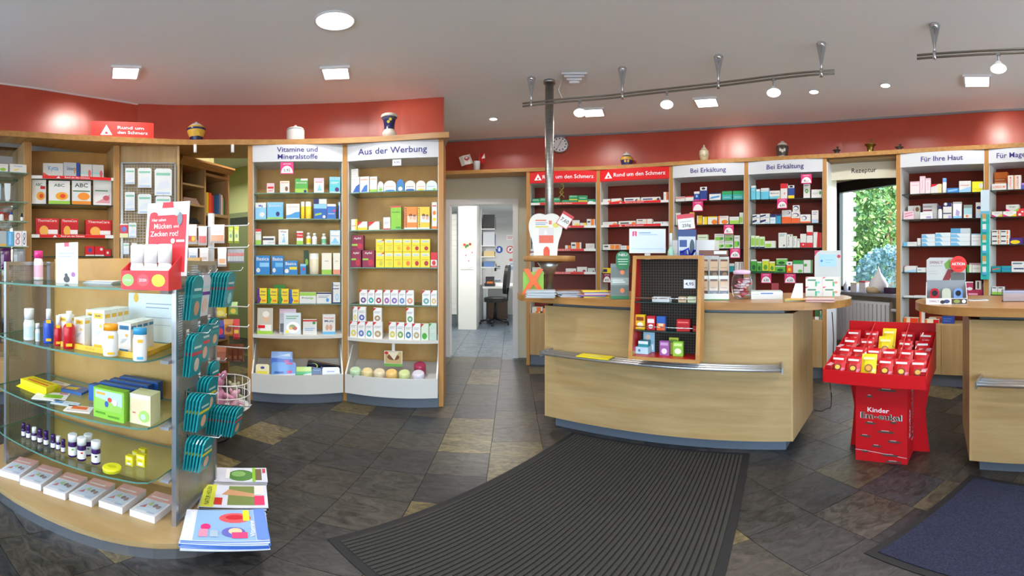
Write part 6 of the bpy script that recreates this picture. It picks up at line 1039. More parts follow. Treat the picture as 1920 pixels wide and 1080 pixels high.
for i, (c_, k_) in enumerate((('A81E26', 'red'), ('B9BCA8', 'grey'), ('6A90C8', 'blue'))):
    b = MB(c_); ol = [(-.025, 0), (.025, 0), (.025, .065), (.018, .08), (0, .084), (-.018, .08), (-.025, .065)]; b.prism(ol, 0, .02, axis='y')
    if i != 1: b.face([(.016*cos(2*PI*j/16), -.0006, .056+.016*sin(2*PI*j/16)) for j in range(16)], '1A1A1E')
    put('handheld_gadget', b, M@Matrix.Translation((-.066+i*.066, .035, .0034))@RX(-.1), 'gloss', '%s handheld gadget standing in the grey cardboard display' % k_, 'gadget', 'gadgets in the grey cardboard display')
flat(1834, 563, CT, .12, .07, facing(1834)+.1, 'E9E9EC', 'r:.1,.2,.9,.4:9AA0B8 r:.1,.5,.8,.7:8A8FA8', 'printed white leaflet lying on the second counter', name='leaflet', grp='papers on the second counter')
p = cpos(1905, 566); M = TR(p.x, p.y, p.z, facing(1905)); b = MB(); b.box(-.085, .12, 0, .002, 0, .07); b.box(-.085, .12, .1, .102, 0, .07); b.box(-.085, -.083, .002, .1, 0, .07); b.box(.118, .12, .002, .1, 0, .07); b.box(-.083, .118, .002, .1, 0, .002); t = tag(b.build('card_tray', 'clear', None, M), 'clear plastic tray of cards on the second counter', 'tray', 'goods on the second counter')
b = MB('D8C8C4'); b.box(-.075, .11, .012, .09, .003, .05, 'D6C6C2'); b.box(-.075, .11, .012, .09, .05, .06, 'B8C0DC'); b.build('cards', 'print', t)
# teal hanging strip with sample cartons on the post beside Für Ihre Haut
u = UNITS['MA']; b = MB('2FB8B0'); a_, z1 = to_unit(u, 1849, 356, -.03); _, z0 = to_unit(u, 1849, 524, -.03); M = u.M@Matrix.Translation((-.005, -.03, z0)); b.box(-.042, .042, 0, .004, 0, z1-z0); b.art('r:0,.72,1,1:CFE4F0 r:0,.72,1,.76:6AB8D8', .084, z1-z0)
t = put('hanging_strip', b, M, 'print', 'turquoise hanging sales strip on the post beside Für Ihre Haut', 'sales strip', None)
for i in range(6):
    zz = .04+i*.1; b = MB('DDE4E6'); b.box(-.016, .016, -.02, -.001, 0, .05, 'E4E4E0' if i % 2 == 0 else 'C89A5A'); b.box(-.016, .016, -.021, -.0005, -.025, 0, '5AA8D8' if i % 2 == 0 else 'B8D8C8'); put('sample_pack', b, M@Matrix.Translation((-.004, 0, zz+.03)), 'print', '%s sample pack clipped to the turquoise strip' % ('white and blue' if i % 2 == 0 else 'tan and mint'), 'pack', 'sample packs on the turquoise strip')
# ============================================================ RED SWEETS DISPLAY
RA = rad(-68); rp = (on_z(1605, 862, 0)+on_z(1700, 871, 0))/2; RM = TR(rp.x, rp.y, 0, RA); BW = .3; t = thing('sweets_display', 'red cardboard floor display with logo print and sweets tray', 'display stand', RM)
b = MB('C8101A'); b.box(-BW/2, BW/2, 0, .26, 0, .56)
logo = 't:.44,.635,.075,.42:F6F2F2:Kinder t:.5,.562,.095,.81,.028:F0ECEA:Em-eukal t:.5,.562,.095,.78,.012:1E4A34:Em-eukal '
for x, z_, s_ in ((.2, .93, .2), (.62, .86, .34), (.85, .93, .16), (.28, .78, .12), (.3, .47, .2), (.75, .5, .12), (.6, .38, .3), (.2, .31, .2), (.75, .27, .24), (.42, .2, .18), (.2, .12, .12), (.68, .1, .3), (.75, .02, .3)):
    logo += 'r:%g,%g,%g,%g:4A4A40 r:%g,%g,%g,%g:E8A8A8 ' % (x-s_/2, z_, x+s_/2, z_+.02, x-s_*.3, z_+.022, x+s_*.2, z_+.03)
b.art(logo, BW, .56); b.art('v:.32,.45,.22,.34:F6F2F2:Kinder v:.64,.5,.3,.61,.028:F0ECEA:Em-eukal v:.64,.5,.3,.585,.012:1E4A34:Em-eukal', .26, .56, 0, 0, Matrix.Translation((BW/2, 0, 0))@Matrix.Rotation(PI/2, 4, 'Z'))
for i in range(10): x0, x1 = -BW/2+BW*i/10, -BW/2+BW*(i+1)/10; f_ = lambda x: .06+.018*sin(-8*x+.5); b.face([(x0, -.007, f_(x0)), (x1, -.007, f_(x1)), (x1, -.007, f_(x1)+.003), (x0, -.007, f_(x0)+.003)], 'F0D8D8')
b.build('pedestal', 'print', t)
for s in (-1, 1):
    b = MB('BE0E18'); pr = [(.15+.1, 0), (.15+.085, .15), (.15+.075, .3), (.15+.1, .45), (.15+.115, .56), (.15, .56), (.15, 0)]; b.prism([(s*x, z_) for x, z_ in pr], .2, .205, axis='y'); b.build('wing', 'red_card', t)
TWd = .56; y0, y1, zf, zb = -.17, .27, .56, .62
b = MB('CC0F1A'); b.box(-TWd/2, TWd/2, y0, y0+.004, zf, zf+.075); b.build('tray_front', 'red_card', t)
b = MB(); b.box(-TWd/2, TWd/2, y1-.004, y1, zf, .855); b.build('tray_back', 'red_card', t)
for s in (-1, 1): b = MB(); b.prism([(y0, zf), (y1, zf), (y1, .8), (y0+.03, zf+.09), (y0, zf+.075)], s*TWd/2-.002, s*TWd/2+.002, axis='x'); b.build('tray_side', 'red_card', t)
b = MB(); b.face([(-TWd/2, y0, zf+.004), (TWd/2, y0, zf+.004), (TWd/2, y1, zf+.1), (-TWd/2, y1, zf+.1)]); b.face([(-TWd/2, y0, zf), (-TWd/2, y1, zf), (TWd/2, y1, zf), (TWd/2, y0, zf)]); b.build('tray_floor', 'red_card', t)
for x in (-.105, .115): b = MB(); b.prism([(y0+.12, zf+.05), (y1-.005, zf+.1), (y1-.005, .85), (y0+.12, zf+.14)], x-.0015, x+.0015, axis='x'); b.build('divider', 'red_card', t)
def sweet_bag(x, y, z_, c, label, w_=.085, h_=.12, tilt=-.45, yaw=0):
    b = MB(c); n = 5; dd = .028
    for s_ in (-1, 1):
        for i in range(n):
            f0, f1 = i/n, (i+1)/n; q0, q1 = dd/2*sin(PI*f0)**.7, dd/2*sin(PI*f1)**.7
            for j in range(4):
                e0, e1 = j/4-.5, (j+1)/4-.5; g0, g1 = max(0, 1-4*e0*e0)**.5, max(0, 1-4*e1*e1)**.5
                P = [(w_*e0, s_*q0*g0, h_*f0), (w_*e1, s_*q0*g1, h_*f0), (w_*e1, s_*q1*g1, h_*f1), (w_*e0, s_*q1*g0, h_*f1)]; b.face(P if s_ < 0 else P[::-1])
    red = c != 'E6CC1E'
    b.art('r:.1,.78,.9,.9:%s e:.52,.36,.3,.2:%s e:.52,.36,.2,.13:%s r:.55,.05,.95,.12:%s' % (('E6DEDC', '7A2A1A', 'E8C04A', 'D8D8D0') if red else ('F2E89A', '8A5A1A', 'E89A3A', '6A5A1A')), w_*.9, h_*.8, -.0148, None, Matrix.Translation((0, 0, h_*.12)))
    put('sweets_bag', b, RM@TR(x, y, z_, yaw)@RX(tilt), 'foil', label, 'sweets bag', 'sweets bags in the red display')
random.seed(11)
rows_ = [(-.11, .585, 6), (-.02, .62, 6), (.075, .655, 5), (.165, .69, 5)]; yel_ = {(0, 2), (1, 2), (2, 2), (3, 2)}
for j, (y, z_, n) in enumerate(rows_):
    for i in range(n):
        x = -.225+.45*i/(n-1); c_ = 'E6CC1E' if (j, i) in yel_ and j in (0, 2, 3) else 'C8141C'
        sweet_bag(x, y, z_, c_, '%s sweets bag in the %s row of the red display' % ('yellow' if c_ != 'C8141C' else 'red', ('front', 'second', 'third', 'back')[j]), h_=.125 if c_ == 'C8141C' else .145, yaw=random.uniform(-.12, .12))
for x, y, z_ in ((-.262, -.1, .583), (-.262, .05, .66), (.262, -.11, .583), (.262, .06, .66)):
    b = MB('A8141E'); b.box(-.014, .014, -.04, .04, 0, .07); b.face([(-.014, -.04, .0705), (.014, -.04, .0705), (.014, .04, .0705), (-.014, .04, .0705)], 'D8B0B8'); put('carton', b, RM@TR(x, y, z_), 'print', 'narrow dark red box along the %s of the sweets tray' % ('window side' if x < 0 else 'counter side'), 'box', 'boxes in the red display')
# ============================================================ TRAYS OF THE TWO LEFT UNITS
def tray_M(key, x, y): u = UNITS[key]; z0, z1 = u.tray; f = (y+.1)/.39; return u.M@Matrix.Translation((x, y, z0+(z1-z0)*f+.004))@RX(atan2(z1-z0, .39))
def tray_box(px0, px1, pyt, pyb, key, base, ops, label, y=-.04, tilt=-.25, d=.05, m='foil', lift=0):
    u = UNITS[key]; a, zt = to_unit(u, px0, pyt, y); c, zb = to_unit(u, px1, pyb, y); w, h = c-a, max(.03, zt-zb)
    M = u.M@Matrix.Translation(((a+c)/2, y, max(zb, u.tray[0]+(u.tray[1]-u.tray[0])*(y+.1)/.39+.003)+lift))@RX(tilt)
    b = MB(base); e = min(.012, d*.3); b.prism([(-w/2+e, 0), (w/2-e, 0), (w/2, e), (w/2, h-e), (w/2-e, h), (-w/2+e, h), (-w/2, h-e), (-w/2, e)], 0, d, axis='y'); b.art(ops, w*.96, h*.96, 0, None, Matrix.Translation((0, 0, h*.02))); put('soft_pack', b, M, m, label, 'pack', 'goods in the lower tray of the %s unit' % ('Vitamine' if key == 'VI' else 'Werbung'))
def cp4(x, y): return 440+x*.27778, 480+y*.27778
def tb(x0, x1, y0, y1, *a, **k): p, q = cp4(x0, y0), cp4(x1, y1); tray_box(p[0], q[0], p[1], q[1], *a, **k)
tb(140, 232, 760, 852, 'VI', 'E8E0B8', 'r:.1,.1,.9,.5:E8D850 '+dot('4A4A88', .5, .75, .16, .1), 'yellow and white soft pack in the Vitamine tray')
tb(247, 412, 745, 852, 'VI', '6A9AD8', 'p:0,0,1,0,1,.3,0,.2:E8EEF6 r:.1,.3,.5,.42:2A4A9A '+dot('D83A78', .75, .4, .12, .1)+' r:.6,.88,.9,1:D83A78', 'large blue pad pack in the Vitamine tray')
tb(243, 392, 645, 742, 'VI', '4A6AC0', 'p:0,.55,1,.45,1,1,0,1:9AB8E8 p:.1,.6,.5,.7,.9,.65,.9,.9:E8EEF6 r:.6,.25,.85,.4:D83A88', 'blue and white pad pack standing on the large one', y=.03)
tb(415, 520, 778, 855, 'VI', '4AB05A', tp('C8E05A', .4)+' p:.3,.1,1,.2,1,.45,.5,.35:DDEEDD', 'green hygiene pack in the Vitamine tray'); tb(522, 588, 790, 858, 'VI', '1E2A5A', bt('E89AB8', .35)+' '+ln('9AB0E0', .8), 'navy pack with pink foot'); tb(592, 710, 788, 858, 'VI', 'E4E8E8', 'r:.25,.55,.7,.68:A8A0C0 '+bt('D0E0DC', .14), 'white pack with pale script in the Vitamine tray')
u = UNITS['VI']; a, zt = to_unit(u, *cp4(482, 700), .06); c, zb = to_unit(u, *cp4(712, 790), .06)
b = MB('12142A'); w_, h_ = c-a, .075; b.prism([(-w_/2, .01), (-w_/2+.01, 0), (w_/2-.01, 0), (w_/2, .01), (w_/2, h_-.01), (w_/2-.01, h_), (-w_/2+.01, h_), (-w_/2, h_-.01)], 0, .05, axis='y'); b.art('e:.2,.5,.12,.36:C8D86A e:.18,.5,.1,.3:12142A p:.05,.2,.3,.3,.3,.4,.05,.35:B8A8D8 r:.4,.4,.55,.6:6A7AB0 e:.85,.4,.08,.3:C8C8A0 e:.83,.4,.06,.24:12142A r:.6,.3,.72,.5:9AA0C8', w_, h_)
put('soft_pack', b, u.M@Matrix.Translation(((a+c)/2, .07, zb+.012))@RY(.2), 'foil', 'long black pad pack lying tilted over the tray goods', 'pack', 'goods in the lower tray of the Vitamine unit')
for x0, x1, c_, lb_ in ((775, 855, 'C2DCB4', 'mint'), (858, 935, 'E8D49A', 'pale amber'), (937, 1018, 'E6D6B0', 'cream'), (1018, 1102, 'F0C478', 'apricot'), (1105, 1188, 'D2DE9A', 'lime'), (1195, 1285, 'DDD8E2', 'lilac')):
    u = UNITS['WE']; p0, p1 = cp4(x0, 850), cp4(x1, 850); a, _ = to_unit(u, *p0, -.05); c, _ = to_unit(u, *p1, -.05); r_ = (c-a)/2*.94
    def jar(M, label, c_):
        b = MB(c_); b.lathe([(r_*.96, 0), (r_, .006), (r_, .075), (r_*.94, .092), (r_*.7, .1)], 18, c_); q = put('tea_canister', b, M, 'gloss', label, 'canister', 'tea canisters in the Werbung tray'); b = MB('6A9A4A'); b.face([(-r_*.3, -r_-.0015, .02), (r_*.3, -r_-.0015, .02), (r_*.3, -r_-.0015, .05), (-r_*.3, -r_-.0015, .05)]); b.build('label', 'print', q)
    jar(tray_M('WE', (a+c)/2, -.03), '%s tea canister leaning in the Werbung tray' % lb_, c_)
    if lb_ == 'lilac': jar(tray_M('WE', (a+c)/2, .075)@Matrix.Translation((0, 0, .015)), 'crimson tea canister behind the lilac one', 'B03A5A')
u = UNITS['WE']; (x0, y0), (x1, y1) = cp4(1010, 638), cp4(1132, 748); a, zt = to_unit(u, x0, y0, -.02); c, zb = to_unit(u, x1, y1, -.02); w_, h_ = c-a, zt-zb
b = MB('D8D4C4'); b.box(-w_/2, w_/2, 0, .003, 0, h_); b.art('r:.05,.2,.95,.95:C8A870 e:.5,.6,.34,.2:7A4A2A p:.2,.9,.8,.95,.55,.4:E8DCC0 r:0,0,1,.18:6AA84A e:.12,.86,.1,.1:C82A3A', w_, h_); t = put('wobbler_card', b, u.M@Matrix.Translation(((a+c)/2, -.02, zb)), 'print', 'square recipe card hanging below the white shelf', 'card')
b = MB('F0F0EE'); b.box(-.012, .012, .002, .004, h_*.6, u.zw-.03-zb); b.build('strap', 'white_gloss', t)
# ============================================================ PEGBOARD PACKS
u = UNITS['PE']
for i, (x0, x1, y0, y1, k) in enumerate(((128, 220, 130, 285, 'narrow'), (250, 380, 130, 320, 'medium'), (412, 575, 135, 395, 'wide'), (125, 220, 360, 540, 'narrow'), (250, 378, 380, 570, 'medium'), (420, 565, 400, 580, 'wide'), (75, 155, 665, 800, 'red'), (160, 235, 655, 800, 'slim'), (110, 165, 850, 960, 'tiny'), (190, 240, 850, 960, 'tiny'))):
    ox, oy, s = CROP['cP']; a, zt = to_unit(u, ox+x0*s, oy+y0*s, -.04); c, zb = to_unit(u, ox+x1*s, oy+y1*s, -.04); w_, h_ = c-a, zt-zb
    b = MB('E6EAEA'); b.prism([(-w_/2, 0), (w_/2, 0), (w_/2, h_*.94), (w_*.4, h_), (-w_*.4, h_), (-w_/2, h_*.94)], 0, .012, axis='y')
    b.art('r:.08,.74,.92,.84:8CC8B0 p:.1,.2,.9,.3,.8,.55,.3,.5:DDE4EE r:.1,.05,.9,.12:B8CCE8' if k != 'red' else 'r:0,.3,1,.9:D8303A e:.5,.6,.3,.2:6A7AC8 r:0,0,1,.28:E8E0A8', w_, h_)
    q = put('hanging_pack', b, u.M@Matrix.Translation(((a+c)/2, -.045, zb)), 'gloss', {'red': 'red round-topped plaster pack on the pegboard mesh', 'slim': 'slim white plaster pack beside the red one', 'tiny': 'tiny white plaster pack in the lowest pegboard row'}.get(k, '%s white and green plaster pack in the %s pegboard row' % (k, 'top' if i < 3 else 'second')), 'pack', 'plaster packs on the pegboard')
    b = MB(); b.tube([(0, .042, h_*.97), (0, -.02, h_*.985), (0, -.026, h_+.012)], .002, 5); b.build('hook', 'chrome', q)
# ============================================================ JARS AND THINGS ON THE CORNICES
def cornice_pos(px, z, front, back):
    th = lon(px); best = None
    def hit(poly):
        for i in range(len(poly)-1):
            a0, a1 = atan2(poly[i].x, poly[i].y), atan2(poly[i+1].x, poly[i+1].y)
            if (a0-th)*(a1-th) <= 0 and abs(a1-a0) > 1e-6: return poly[i].lerp(poly[i+1], (th-a0)/(a1-a0))
    f, k = hit(front), hit(back); f = f or k; k = k or f; p = f+(k-f).normalized()*min(.11, (k-f).length*.5) if (k-f).length > 1e-4 else f; return Vector((p.x, p.y, z+.0006))
def jar_on(px, w_px, h_px, left, prof, cols, label, cat='jar', m='porcelain', seg=20, lid=None, extra=None):
    p = cornice_pos(px, ZL+.05 if left else ZR+.045, clf if left else crf, clb if left else crb); r = math.hypot(p.x, p.y); W_, H_ = w_px/F*r, h_px/F*r*1.12
    b = MB(); b.lathe([(q[0]*W_/2, q[1]*H_) for q in prof], seg, cols=cols); M = TR(p.x, p.y, p.z, -lon(px))
    if extra: b.art(extra, W_*.6, H_, -W_*.47)
    o = put('pharmacy_jar' if cat == 'jar' else cat.replace(' ', '_'), b, M, m, label, cat, 'old pharmacy vessels on the cornice')
    if lid: k = MB(); k.lathe([(q[0]*W_/2, q[1]*H_) for q in lid[0]], seg, lid[1]); k.build('lid', m, o)
    return o
YB_, NV = 'D8B040', '2A2A58'
jar_on(368, 36, 40, True, [(.55, 0), (.6, .06), (.72, .25), (.98, .55), (1, .65), (.85, .74)], ['D8C070', NV, YB_, NV, YB_], 'bulbous jar with yellow and navy scrolls on the left cornice', lid=([(.8, .74), (.7, .8), (.45, .88), (.15, .93), (.16, .97), (.05, 1)], 'D4D0C8'), extra='e:.5,.35,.2,.14:D8B040 p:.2,.2,.4,.3,.3,.5:D8B040 p:.8,.2,.6,.3,.7,.5:D8B040')
jar_on(554, 34, 33, True, [(.96, 0), (1, .04), (1, .62), (.96, .68)], ['E0DAD0', 'E8E2DA', 'D8D4D0'], 'white cylindrical jar with pale blue print on the left cornice', lid=([(1, .68), (.9, .78), (.5, .85), (.14, .88), (.18, .95), (.08, 1)], 'E6E2DC'), extra='r:.25,.1,.8,.3:B8B8C0 e:.5,.45,.16,.08:9AA0C0')
jar_on(730, 32, 46, True, [(.55, 0), (.6, .04), (.85, .14), (.86, .26), (.6, .38), (.62, .55), (.72, .78), (.95, .88), (1, .95), (.92, 1)], ['D8CFC0', 'DCD4C4', 'E0D8C8', 'D8D0C0', NV, NV, '4A4A60', 'D0C8B8', 'D8D0C0'], 'tall flared vase with navy and yellow band on the left cornice', 'vase', extra='e:.4,.62,.14,.06:C8B83A e:.6,.72,.14,.06:C8B83A')
jar_on(1175, 23, 27, False, [(.75, 0), (.8, .05), (1, .4), (.98, .6), (.7, .7)], ['D8C8A0', '3A3A68', 'C89A3A', '3A3A68'], 'small jar with yellow and blue pattern above the red signs', lid=([(.72, .7), (.6, .82), (.2, .9), (.2, .96), (.06, 1)], 'D0C8BC'), extra='e:.3,.3,.14,.1:D8A83A e:.7,.3,.14,.1:D8A83A')
jar_on(1320, 19, 32, False, [(.6, 0), (.8, .08), (1, .4), (.95, .62), (.6, .72)], ['B8A878', 'C8B890', 'D0C4A4', 'C8BC9C'], 'slim cream jar with knob lid above the first Bei Erkältung sign', lid=([(.64, .72), (.5, .8), (.2, .86), (.24, .93), (.06, 1)], 'CFC6B0'), extra='e:.55,.36,.3,.1:6A6A60 e:.55,.36,.24,.07:C8BC9C')
jar_on(1467, 24, 31, False, [(.75, 0), (.82, .1), (1, .55), (.95, .7), (.75, .76)], ['C8C4B4', '4A4038', '3A3430', 'C8BEA8'], 'jar with dark brown ornament above the second Bei Erkältung sign', lid=([(.8, .76), (.7, .86), (.3, .94), (.3, 1)], 'C4C0B4'), extra='e:.5,.4,.2,.14:D8D0C0 e:.2,.42,.1,.1:D8D0C0 e:.8,.42,.1,.1:D8D0C0')
def mortar(px, w_, h_, m, label):
    o = jar_on(px, w_, h_*.55, False, [(.55, 0), (.6, .08), (.5, .2), (.62, .8), (1, .95), (1, 1), (.8, 1)], ['888888']*6, label, 'mortar', m); p = o.matrix_world.translation; r = math.hypot(p.x, p.y); H_ = h_/F*r
    b = MB(); b.lathe([(.008, H_*.3), (.007, H_*.85), (.014, H_*.9), (.014, H_*.97), (.004, H_)], 10, M=Matrix.Translation((.01, 0, 0))); b.build('pestle', m, o)
mortar(1569, 15, 19, 'pewter', 'small dark metal mortar next to the Erkältung units'); mortar(1632, 22, 31, 'brass', 'large brass mortar above the Rezeptur sign'); mortar(1686, 17, 17, 'pewter', 'small dark metal mortar beside the brass one')
p = cornice_pos(894, ZR+.045, crf, crb); M = TR(p.x, p.y, p.z, -lon(894)); b = MB('E4E4E8'); b.lathe([(.04, 0), (.042, .13), (.045, .135)], 18, 'E4E4E8'); put('vase', b, M, 'gloss', 'plain white cup holding two small flags', 'vase')
for x, c_, tl, lb_, op in ((-.03, 'E4DED6', -.55, 'white pharmacy flag with red letter', 'e:.62,.6,.22,.2:C8202A e:.62,.66,.12,.1:E4DED6'), (.02, 'C8202A', .2, 'red flag with white corner', 'p:.4,.4,1,.5,.8,1:E8DEDA')):
    b = MB(c_); b.tube([(0, 0, .005), (0, 0, .27)], .003, 6, 'C8B890'); w_, h_ = .17, .15
    for i in range(6):
        x0, x1 = w_*i/6*(-1 if tl < 0 else 1), w_*(i+1)/6*(-1 if tl < 0 else 1); y0, y1 = .012*sin(i*1.3), .012*sin((i+1)*1.3)
        P = [(x0, y0, .12), (x1, y1, .12), (x1, y1, .27), (x0, y0, .27)]; b.face(P if tl > 0 else P[::-1], c_); b.face([(q[0], q[1]+.001, q[2]) for q in (P[::-1] if tl > 0 else P)], c_)
    b.art(op, w_, h_, -.014, -w_ if tl < 0 else 0, Matrix.Translation((0, 0, .12))); put('small_flag', b, M@Matrix.Translation((x*.6, 0, .02))@RY(tl*.55)@Matrix.Diagonal((.85 if tl < 0 else .42, 1, .85, 1)), 'print', lb_+' in the white cup', 'flag', 'flags in the cup')
# red box sign on the left cornice
p0, p1 = cornice_pos(170, ZL+.05, clf, clb), cornice_pos(286, ZL+.05, clf, clb); d_ = p1-p0; w_ = d_.length; h_ = .165
b = MB('E0352C'); b.box(0, w_, 0, .05, 0, h_, 'D83A30'); b.art('p:.15,.2,.34,.2,.245,.8:F4F0F0 r:.225,.26,.265,.38:C83A3A t:.63,.64,.24,.42:F4F0F0:Rund_um t:.66,.36,.24,.48:F4F0F0:den_Schmerz', w_, h_, 0, 0)
put('sign_box', b, TR(p0.x, p0.y, p0.z, atan2(d_.y, d_.x)-.05)@Matrix.Translation((0, -.03, 0)), 'print', 'red box sign lettered Rund um den Schmerz on the left cornice', 'sign')
# clock on the red band
pk = on_plane(1050, 272, Vector((*crb[20], 0)), Vector((*(Vector((-(crb[21]-crb[19]).y, (crb[21]-crb[19]).x))), 0)).normalized()); q = min(range(len(cr_b)-1), key=lambda i: abs(atan2(cr_b[i].x, cr_b[i].y)-lon(1050))); tg = cr_b[q+1]-cr_b[q-1]
r = math.hypot(cr_b[q].x, cr_b[q].y); c_ = at_r(1050, 272, r-.004); M = TR(c_.x, c_.y, c_.z, atan2(tg.y, tg.x)); t = thing('wall_clock', 'round white wall clock on the red band behind the pole', 'clock', M); R_ = .112
b = MB(); b.lathe([(R_, 0), (R_, .03), (R_*.86, .036)], 28, M=RX(PI/2)); b.build('rim', 'alu', t)
b = MB('F0F0EC'); b.lathe([(R_*.85, .03), (R_*.85, .0362)], 28, 'F0F0EC', RX(PI/2))
for i in range(12): a_ = PI/6*i; b.face([Vector((R_*.7*sin(a_)+dx, -.0372, R_*.7*cos(a_)+dz)) for dx, dz in ((-.007, -.009), (.007, -.009), (.007, .009), (-.007, .009))], '2A2A2E')
b.build('dial', 'print', t)
for a_, L_, w_ in ((rad(25), .055, .005), (rad(208), .075, .004)): b = MB('1A1A1C'); b.box(-w_/2, w_/2, -.0392, -.038, -.01, L_, None, RY(a_)); b.build('hand', 'print', t)
for px in (366, 436):
    p = at_r(px, 270, 3.40); b = MB(); b.lathe([(.012, -.075), (.014, -.07), (.014, 0)], 12); put('stick_spot', b, TR(p.x, p.y, ZL-.0006), 'white_metal', 'small white stick spotlight under the cornice, %s' % ('below the scroll jar' if px < 400 else 'next to the Vitamine unit'), 'spotlight', 'stick spotlights')
# ============================================================ TRACK LIGHTING
RZT = 2.606
def track(path, label, stems, heads, smooth=True):
    pts = smooth_poly([Vector(p) for p in path], 6); t = thing('light_track', label, 'light track', TR(*pts[0], RZT)); o_ = pts[0]; P3 = [Vector((p.x-o_.x, p.y-o_.y, 0)) for p in pts]
    for dz in (-.014, .014): b = MB(); b.tube([p+Vector((0, 0, dz)) for p in P3], .009, 8); b.build('track_rod', 'rail_brown', t)
    def hit(px): th = lon(px); return min(pts, key=lambda p: abs(atan2(p.x, p.y)-th)), th
    for px in stems:
        q, th = hit(px); i = pts.index(q); j = i+1 if i < len(pts)-1 else i-1; d = (pts[j]-q)
        a0 = atan2(q.x, q.y); a1 = atan2(pts[j].x, pts[j].y); q = q.lerp(pts[j], max(-1, min(1, (th-a0)/(a1-a0)))); L = Vector((q.x-o_.x, q.y-o_.y, 0)); H_ = ZC-RZT
        b = MB(); b.prism([(-.005, .05), (.005, .05), (.035, H_-.004), (-.035, H_-.004)], -.003, .003, axis='y', M=Matrix.Translation(L)@Matrix.Rotation(-th, 4, 'Z')); b.build('hanger_fin', 'alu', t)
        b = MB(); b.tube([L+Vector((0, 0, -.03)), L+Vector((0, 0, H_-.002))], .004, 6); b.lathe([(.012, -.034), (.012, .034)], 10, M=Matrix.Translation(L)); b.lathe([(.02, H_-.035), (.026, H_-.02), (.03, H_-.001)], 12, M=Matrix.Translation(L)); b.build('hanger_rod', 'chrome', t)
    for px, aim, lb_, pw in heads:
        q, th = hit(px); M = TR(q.x, q.y, RZT-.016); h = thing('track_spot', lb_, 'spotlight', M, 'spotlights on the tracks'); aim = Vector(aim); dr = (aim-Vector((q.x, q.y, RZT-.11))).normalized(); Q = dr.to_track_quat('Z', 'Y').to_matrix().to_4x4()
        b = MB(); b.box(-.01, .01, -.012, .012, -.012, .01); b.tube([(0, 0, 0), (0, 0, -.06)], .006, 8); b.build('mount', 'alu', h)
        b = MB(); b.lathe([(.014, -.035), (.02, -.02), (.045, .025), (.05, .03)], 18, M=Matrix.Translation((0, 0, -.09))@Q); b.build('reflector', 'white_metal', h)
        b = MB(); b.lathe([(.044, .0302), (.044, .033)], 18, M=Matrix.Translation((0, 0, -.09))@Q); b.build('lens', 'lamp_glow', h)
        spot('track_beam', Vector((q.x, q.y, RZT-.106))+dr*.045, aim, pw, 46, .8, .03)
track([(.0876, 3.243), (.40, 3.12), (.837, 2.917), (1.411, 2.45), (1.905, 1.79)], 'long curved double-rod light track above the counter', (996, 1167, 1347, 1540), [
    (1094, (.35, 1.9, 0), 'track spotlight nearest the steel pole', 9), (1251, (.75, 1.7, 0), 'track spotlight in the middle of the long track', 9), (1446, (1.2, 1.4, 0), 'track spotlight near the free end of the long track', 9)])
track([(2.045, 1.24), (2.15, .92), (2.218, .625), (2.25, .3)], 'short double-rod light track near the Für Ihre Haut unit', (1752,), [(1870, (1.6, .5, 0), 'track spotlight on the short track', 9)])
# stepped white ceiling diffuser
p = on_z(1077, 142, ZC); t = thing('ceiling_vent', 'white stepped air diffuser on the ceiling beside the pole', 'vent', TR(p.x, p.y, ZC, rad(-10)))
for i in range(4): b = MB(); s = .1-.02*i; b.box(-s, s, -s*.8, s*.8, -.022*(i+1)-.0005, -.022*i-.006); b.build('vane', 'white_metal', t)
b = MB(); b.box(-.03, .03, -.03, .03, -.085, -.0005); b.build('vent_core', 'white_metal', t)
b = MB(); b.tube([(-.1, .02, -.01), (-.13, .05, -.12), (-.1, .05, -.2), (-.08, .05, -.25)], .004, 6); b.build('cable', 'white_metal', t)
# ============================================================ WINDOW NICHE
b = MB()
for q in ((2.5, 2.56, .88, 2.34), (3.6, 3.68, .88, 2.34), (2.5, 3.68, .88, .93), (2.5, 3.68, 2.2, 2.34)): b.box(XR+.06, XR+.13, q[0], q[1], q[2], q[3])
wn = struct(b.build('window_1', 'black')); b = MB(); b.box(XR+.09, XR+.1, 2.55, 3.61, .92, 2.21); b.build('pane', 'pane', wn)
b = MB(); b.box(XR-.2, XR+.06, 2.46, 3.7, .845, .88); struct(b.build('trim_8', 'stone_sill'))
rd = thing('radiator', 'white ribbed radiator under the window', 'radiator', TR(XR-.13, 2.62, .25))
for i in range(16): b = MB(); b.box(-.04, .04, i*.062, i*.062+.045, .03, .5); b.build('radiator_fin', 'radiator', rd)
b = MB(); b.box(-.03, .03, 0, .98, 0, .03); b.box(-.03, .03, 0, .98, .5, .53); b.build('radiator_header', 'radiator', rd)
b = MB(); b.lathe([(.018, 0), (.018, .05), (.024, .06), (.024, .1)], 12, M=Matrix.Translation((0, -.01, .44))@RX(PI/2)); b.build('valve', 'white_metal', rd)
def sill(y, b, label, cat, m='gloss', x=-.08): return put(cat.replace(' ', '_'), b, TR(XR+x, y, .8806, -PI/2), m, label, cat, 'clutter on the window sill')
b = MB('E8E8EA'); b.box(-.05, .05, -.04, .04, 0, .1); b.box(-.052, .052, -.042, .042, .1, .112, 'D8C88A'); sill(3.2, b, 'white tub with cream lid on the sill', 'tub')
b = MB('E2E2E6'); b.box(-.05, .05, -.04, .04, 0, .12); b.box(-.052, .052, -.042, .042, .12, .135, 'C83A4A'); sill(3.06, b, 'white tub with red lid on the sill', 'tub')
